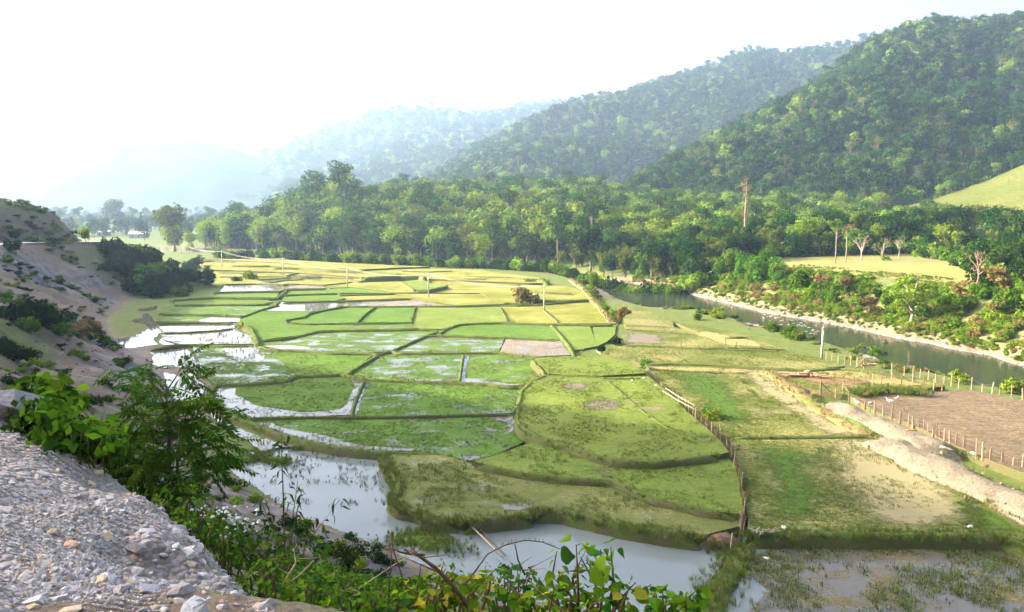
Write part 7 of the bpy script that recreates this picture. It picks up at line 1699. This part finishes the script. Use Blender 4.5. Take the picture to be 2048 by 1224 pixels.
def spray(label, px0, px1, pytop, D, n, ms, size, seed, name='vine_shrub', stems=7, yscat=1.0, base=None):
    """a near shrub whose shoots reach up into view from the slope below"""
    g = np.random.default_rng(seed); xc = azx((px0 + px1) / 2, D); b0 = np.array([xc, D, land_z(xc, D)]); e = empty(name, b0, 0, label, 'bush'); b = MB(); pl = []
    for i in range(stems):
        px = px0 + (px1 - px0) * (i + .5) / stems + g.uniform(-15, 15); yt = pytop(px) + g.uniform(-5, 25); dd = D + g.uniform(-.35, .45); top = GD(px, yt, dd) - b0; root = np.array([(top[0]) * .4, (dd - D) * .5, -.1]); mid = (root + top) / 2 + np.array([g.uniform(-.1, .1), 0, .12])
        q = [Vector(root), Vector(mid), Vector(top)]; b.tube(q, [.012, .008, .003], 5, False)
        for t in np.linspace(.35, 1, max(3, n // stems)):
            p = q[0] * (1 - t) ** 2 + q[1] * 2 * t * (1 - t) + q[2] * t * t; a = g.uniform(0, 6.28); off = Vector((math.cos(a), math.sin(a), g.uniform(-.3, .5))) * g.uniform(.01, .06); pl.append((p + off, (math.cos(a), math.sin(a), g.uniform(-.6, .3)), g.normal(0, .5), g.uniform(.55, 1.2)))
    b.build('stems', M_TWIG, e); leaf_objs(e, 'leaf', [leaf_mesh('leaf', size * (.88 - .2 * q), size * (.44 - .09 * q), m, 1 - q % 2, .1 + .2 * q, .2 + .25 * q, seed=j + 10 * q) for j, m in enumerate(ms) for q in range(3)], pl); return e
LG = [M_NEARLIGHT, M_NEARLEAF, M_NEARLIGHT, M_NEARLEAF, M_YLEAF]
spray('light green vine shrub below the arching canes', 800, 1010, lambda x: 1150 - .06 * (x - 800), 4.9, 190, LG, .085, 1, stems=10)
spray('tall spray of broad light leaves rising over the pond', 1110, 1240, lambda x: 1088 + .18 * abs(x - 1170), 4.6, 64, [M_NEARLIGHT, M_NEARLEAF, M_NEARDARK, M_NEARLIGHT], .115, 2, stems=6)
spray('leafy vine at the bottom edge under the tall spray', 1010, 1290, lambda x: 1168 + 10 * math.sin(x / 23), 4.4, 200, LG, .09, 3, stems=12)
spray('low vine shoots at the bottom edge toward the weedy spit', 1290, 1420, lambda x: 1172 + .10 * (x - 1290), 4.5, 110, [M_NEARLIGHT, M_NEARLEAF, M_NEARDARK], .10, 4, stems=8)
spray('dark small-leaved bush behind the light vines', 955, 1085, lambda x: 1128 + .003 * (x - 1010) ** 2, 6.4, 240, [M_NEARDARK, M_SAPLEAF, M_NEARDARK], .075, 5, stems=14, name='dark_bush')
spray('weedy shoots at the bottom edge left of the vines', 640, 830, lambda x: 1175 + 8 * math.sin(x / 17), 5.4, 180, [M_NEARLEAF, M_NEARDARK, M_NEARLIGHT], .07, 6, stems=11, name='weed_shoots')
spray('yellowing shoots among the brown canes', 830, 930, lambda x: 1120 + .2 * (x - 830), 5.1, 50, [M_YLEAF, M_NEARLIGHT, M_NEARLEAF], .06, 7, stems=6)
spray('pale weeds at the lower end of the gravel', 545, 650, lambda x: 1165 + 6 * math.sin(x / 9), 6.2, 110, [M_NEARLEAF, M_NEARLIGHT, M_NEARDARK], .07, 8, stems=9, name='weed_shoots')
def cane(pts, D, r, mat, label, name='bramble_cane', thorns=0, twigs=0):
    g = np.random.default_rng(int(pts[0][0])); W = [GD(x, y, D + (d if len(q) > 2 else 0)) for q in pts for x, y, d in [(*q, 0)[:3]]]; c = W[0].copy(); e = empty(name, c, 0, label, 'cane'); b = MB(); b.tube([tuple(w - c) for w in W], [r * (1 - .6 * i / len(W)) for i in range(len(W))], 6); b.build('stem', mat, e, True)
    if thorns or twigs:
        b = MB()
        for i in range(thorns + twigs):
            k = int(g.integers(0, len(W) - 1)); p = W[k] + (W[k + 1] - W[k]) * g.random() - c; d = g.normal(size=3); d[2] = abs(d[2]); d /= np.linalg.norm(d); L = .03 if i < thorns else g.uniform(.1, .3); b.tube([tuple(p), tuple(p + d * L)], [r * .4, .001], 4, False)
        b.build('thorns' if thorns else 'twigs', mat, e)
cane([(955, 1240), (905, 1170), (870, 1135), (838, 1112), (808, 1098)], 4.8, .016, M_TWIG, 'thick brown dead cane arching up from the bottom edge', twigs=7)
cane([(850, 1110), (820, 1108), (800, 1104), (783, 1096)], 4.8, .009, M_TWIG, 'thin brown cane leaning left from the thick one', twigs=3)
cane([(842, 1240), (822, 1200), (803, 1150), (786, 1098), (783, 1068)], 5.0, .008, M_TWIG, 'upright thorny cane left of the thick brown one', thorns=14)
cane([(775, 1240), (780, 1150), (783, 1110), (781, 1095)], 5.3, .006, M_TWIG, 'short dark upright cane at the left of the cane tangle', thorns=6)
cane([(945, 1150), (975, 1108), (1010, 1090), (1050, 1080), (1085, 1084), (1120, 1098)], 5.2, .006, M_TWIG, 'thin thorny cane arching over the pond', thorns=20)
cane([(1050, 1150), (1036, 1120), (1030, 1088)], 5.2, .007, M_TWIG, 'short dead shoot below the thorny arch', twigs=4)
cane([(1130, 1228), (1075, 1180), (1060, 1160)], 4.4, .008, M_BAMBOO, 'pale dry stalk leaning among the light vines')
cane([(660, 1240), (720, 1175), (790, 1128), (845, 1100)], 5.6, .006, M_BAMBOO, 'long pale stalk slanting behind the brown canes')
cane([(565, 1170), (590, 1130), (598, 1108)], 7.0, .012, M_BAMBOO, 'pale dead stalk beside the dark weed patch', twigs=3); cane([(560, 1178), (600, 1150), (628, 1120)], 7.0, .010, M_BAMBOO, 'second pale dead stalk fanning out beside the dark weed patch')
def root():
    p = drop(395, 1092); q = drop(452, 1150); c = p.copy(); e = empty('dead_root', c, 0, 'rust-brown dead root lying across the gravel edge', 'root'); m = (p + q) / 2; m[2] += .06; b = MB(); b.tube([tuple(p - c + (0, 0, .03)), tuple(m - c), tuple(q - c + (0, 0, .03)), tuple(q - c + (.02, -.08, -.12))], [.012, .02, .024, .012], 7); b.build('wood', simple('rusty wood', (.13, .075, .045), (.20, .12, .07), 6), e, True); b = MB(); b.tube([tuple(m - c), tuple(m - c + (-.15, .1, .12))], [.015, .004], 5); b.build('side_root', M_TWIG, e)
root()
# ground weeds on the near slope, uncounted
wp = []
for _ in range(5200):
    px = RNG.uniform(60, 900); py = RNG.uniform(860, 1235); ed = np.interp(px, GPOLY[:7, 0], GPOLY[:7, 1])
    if (px < 545 and py > ed - 4) or (px >= 545 and py < 1050): continue
    wp.append((px, py))
wp = wp[:3000]; wq = np.concatenate([drops(wp)]); keep = (fbm(wq[:, 0] / 1.8, wq[:, 1] / 1.8, 88, 3) > .47) & (wq[:, 2] > .3); wq = wq[keep]
WEED = []
for i, m in enumerate((M_NEARLEAF, M_NEARDARK, M_NEARLIGHT, M_SAPLEAF)):
    g = np.random.default_rng(400 + i); V, F = lobes_leaves([(g.uniform(-.3, .3), g.uniform(-.3, .3), g.uniform(.1, .4), .3, .3, .25) for _ in range(5)], 90, .075, g, .4, .2); WEED.append(mesh_np('weed', V, F, [m]))
WEED.append(tuft_mesh('tuft', 14, .5, .2, .014, LM['grass'], 31, .9)); WEED.append(tuft_mesh('tuft', 10, .5, .2, .012, LM['straw'], 32, 1.0))
scatter('weeds', wq, RNG.uniform(.35, 1.0, len(wq)), RNG.integers(0, 6, len(wq)), WEED, 'low weeds and dry grass over the near slope', .15)
fq_ = np.array([GD(random.uniform(370, 520), random.uniform(1012, 1075), random.uniform(8.2, 9.0)) for _ in range(60)])
scatter('flower_heads', fq_, RNG.uniform(.015, .04, len(fq_)), np.zeros(len(fq_), int), [rock_mesh('flower', 77, simple('white petals', (.7, .7, .68), (.8, .8, .78), 5), .5, 12)], 'small white flower heads of the weeds')
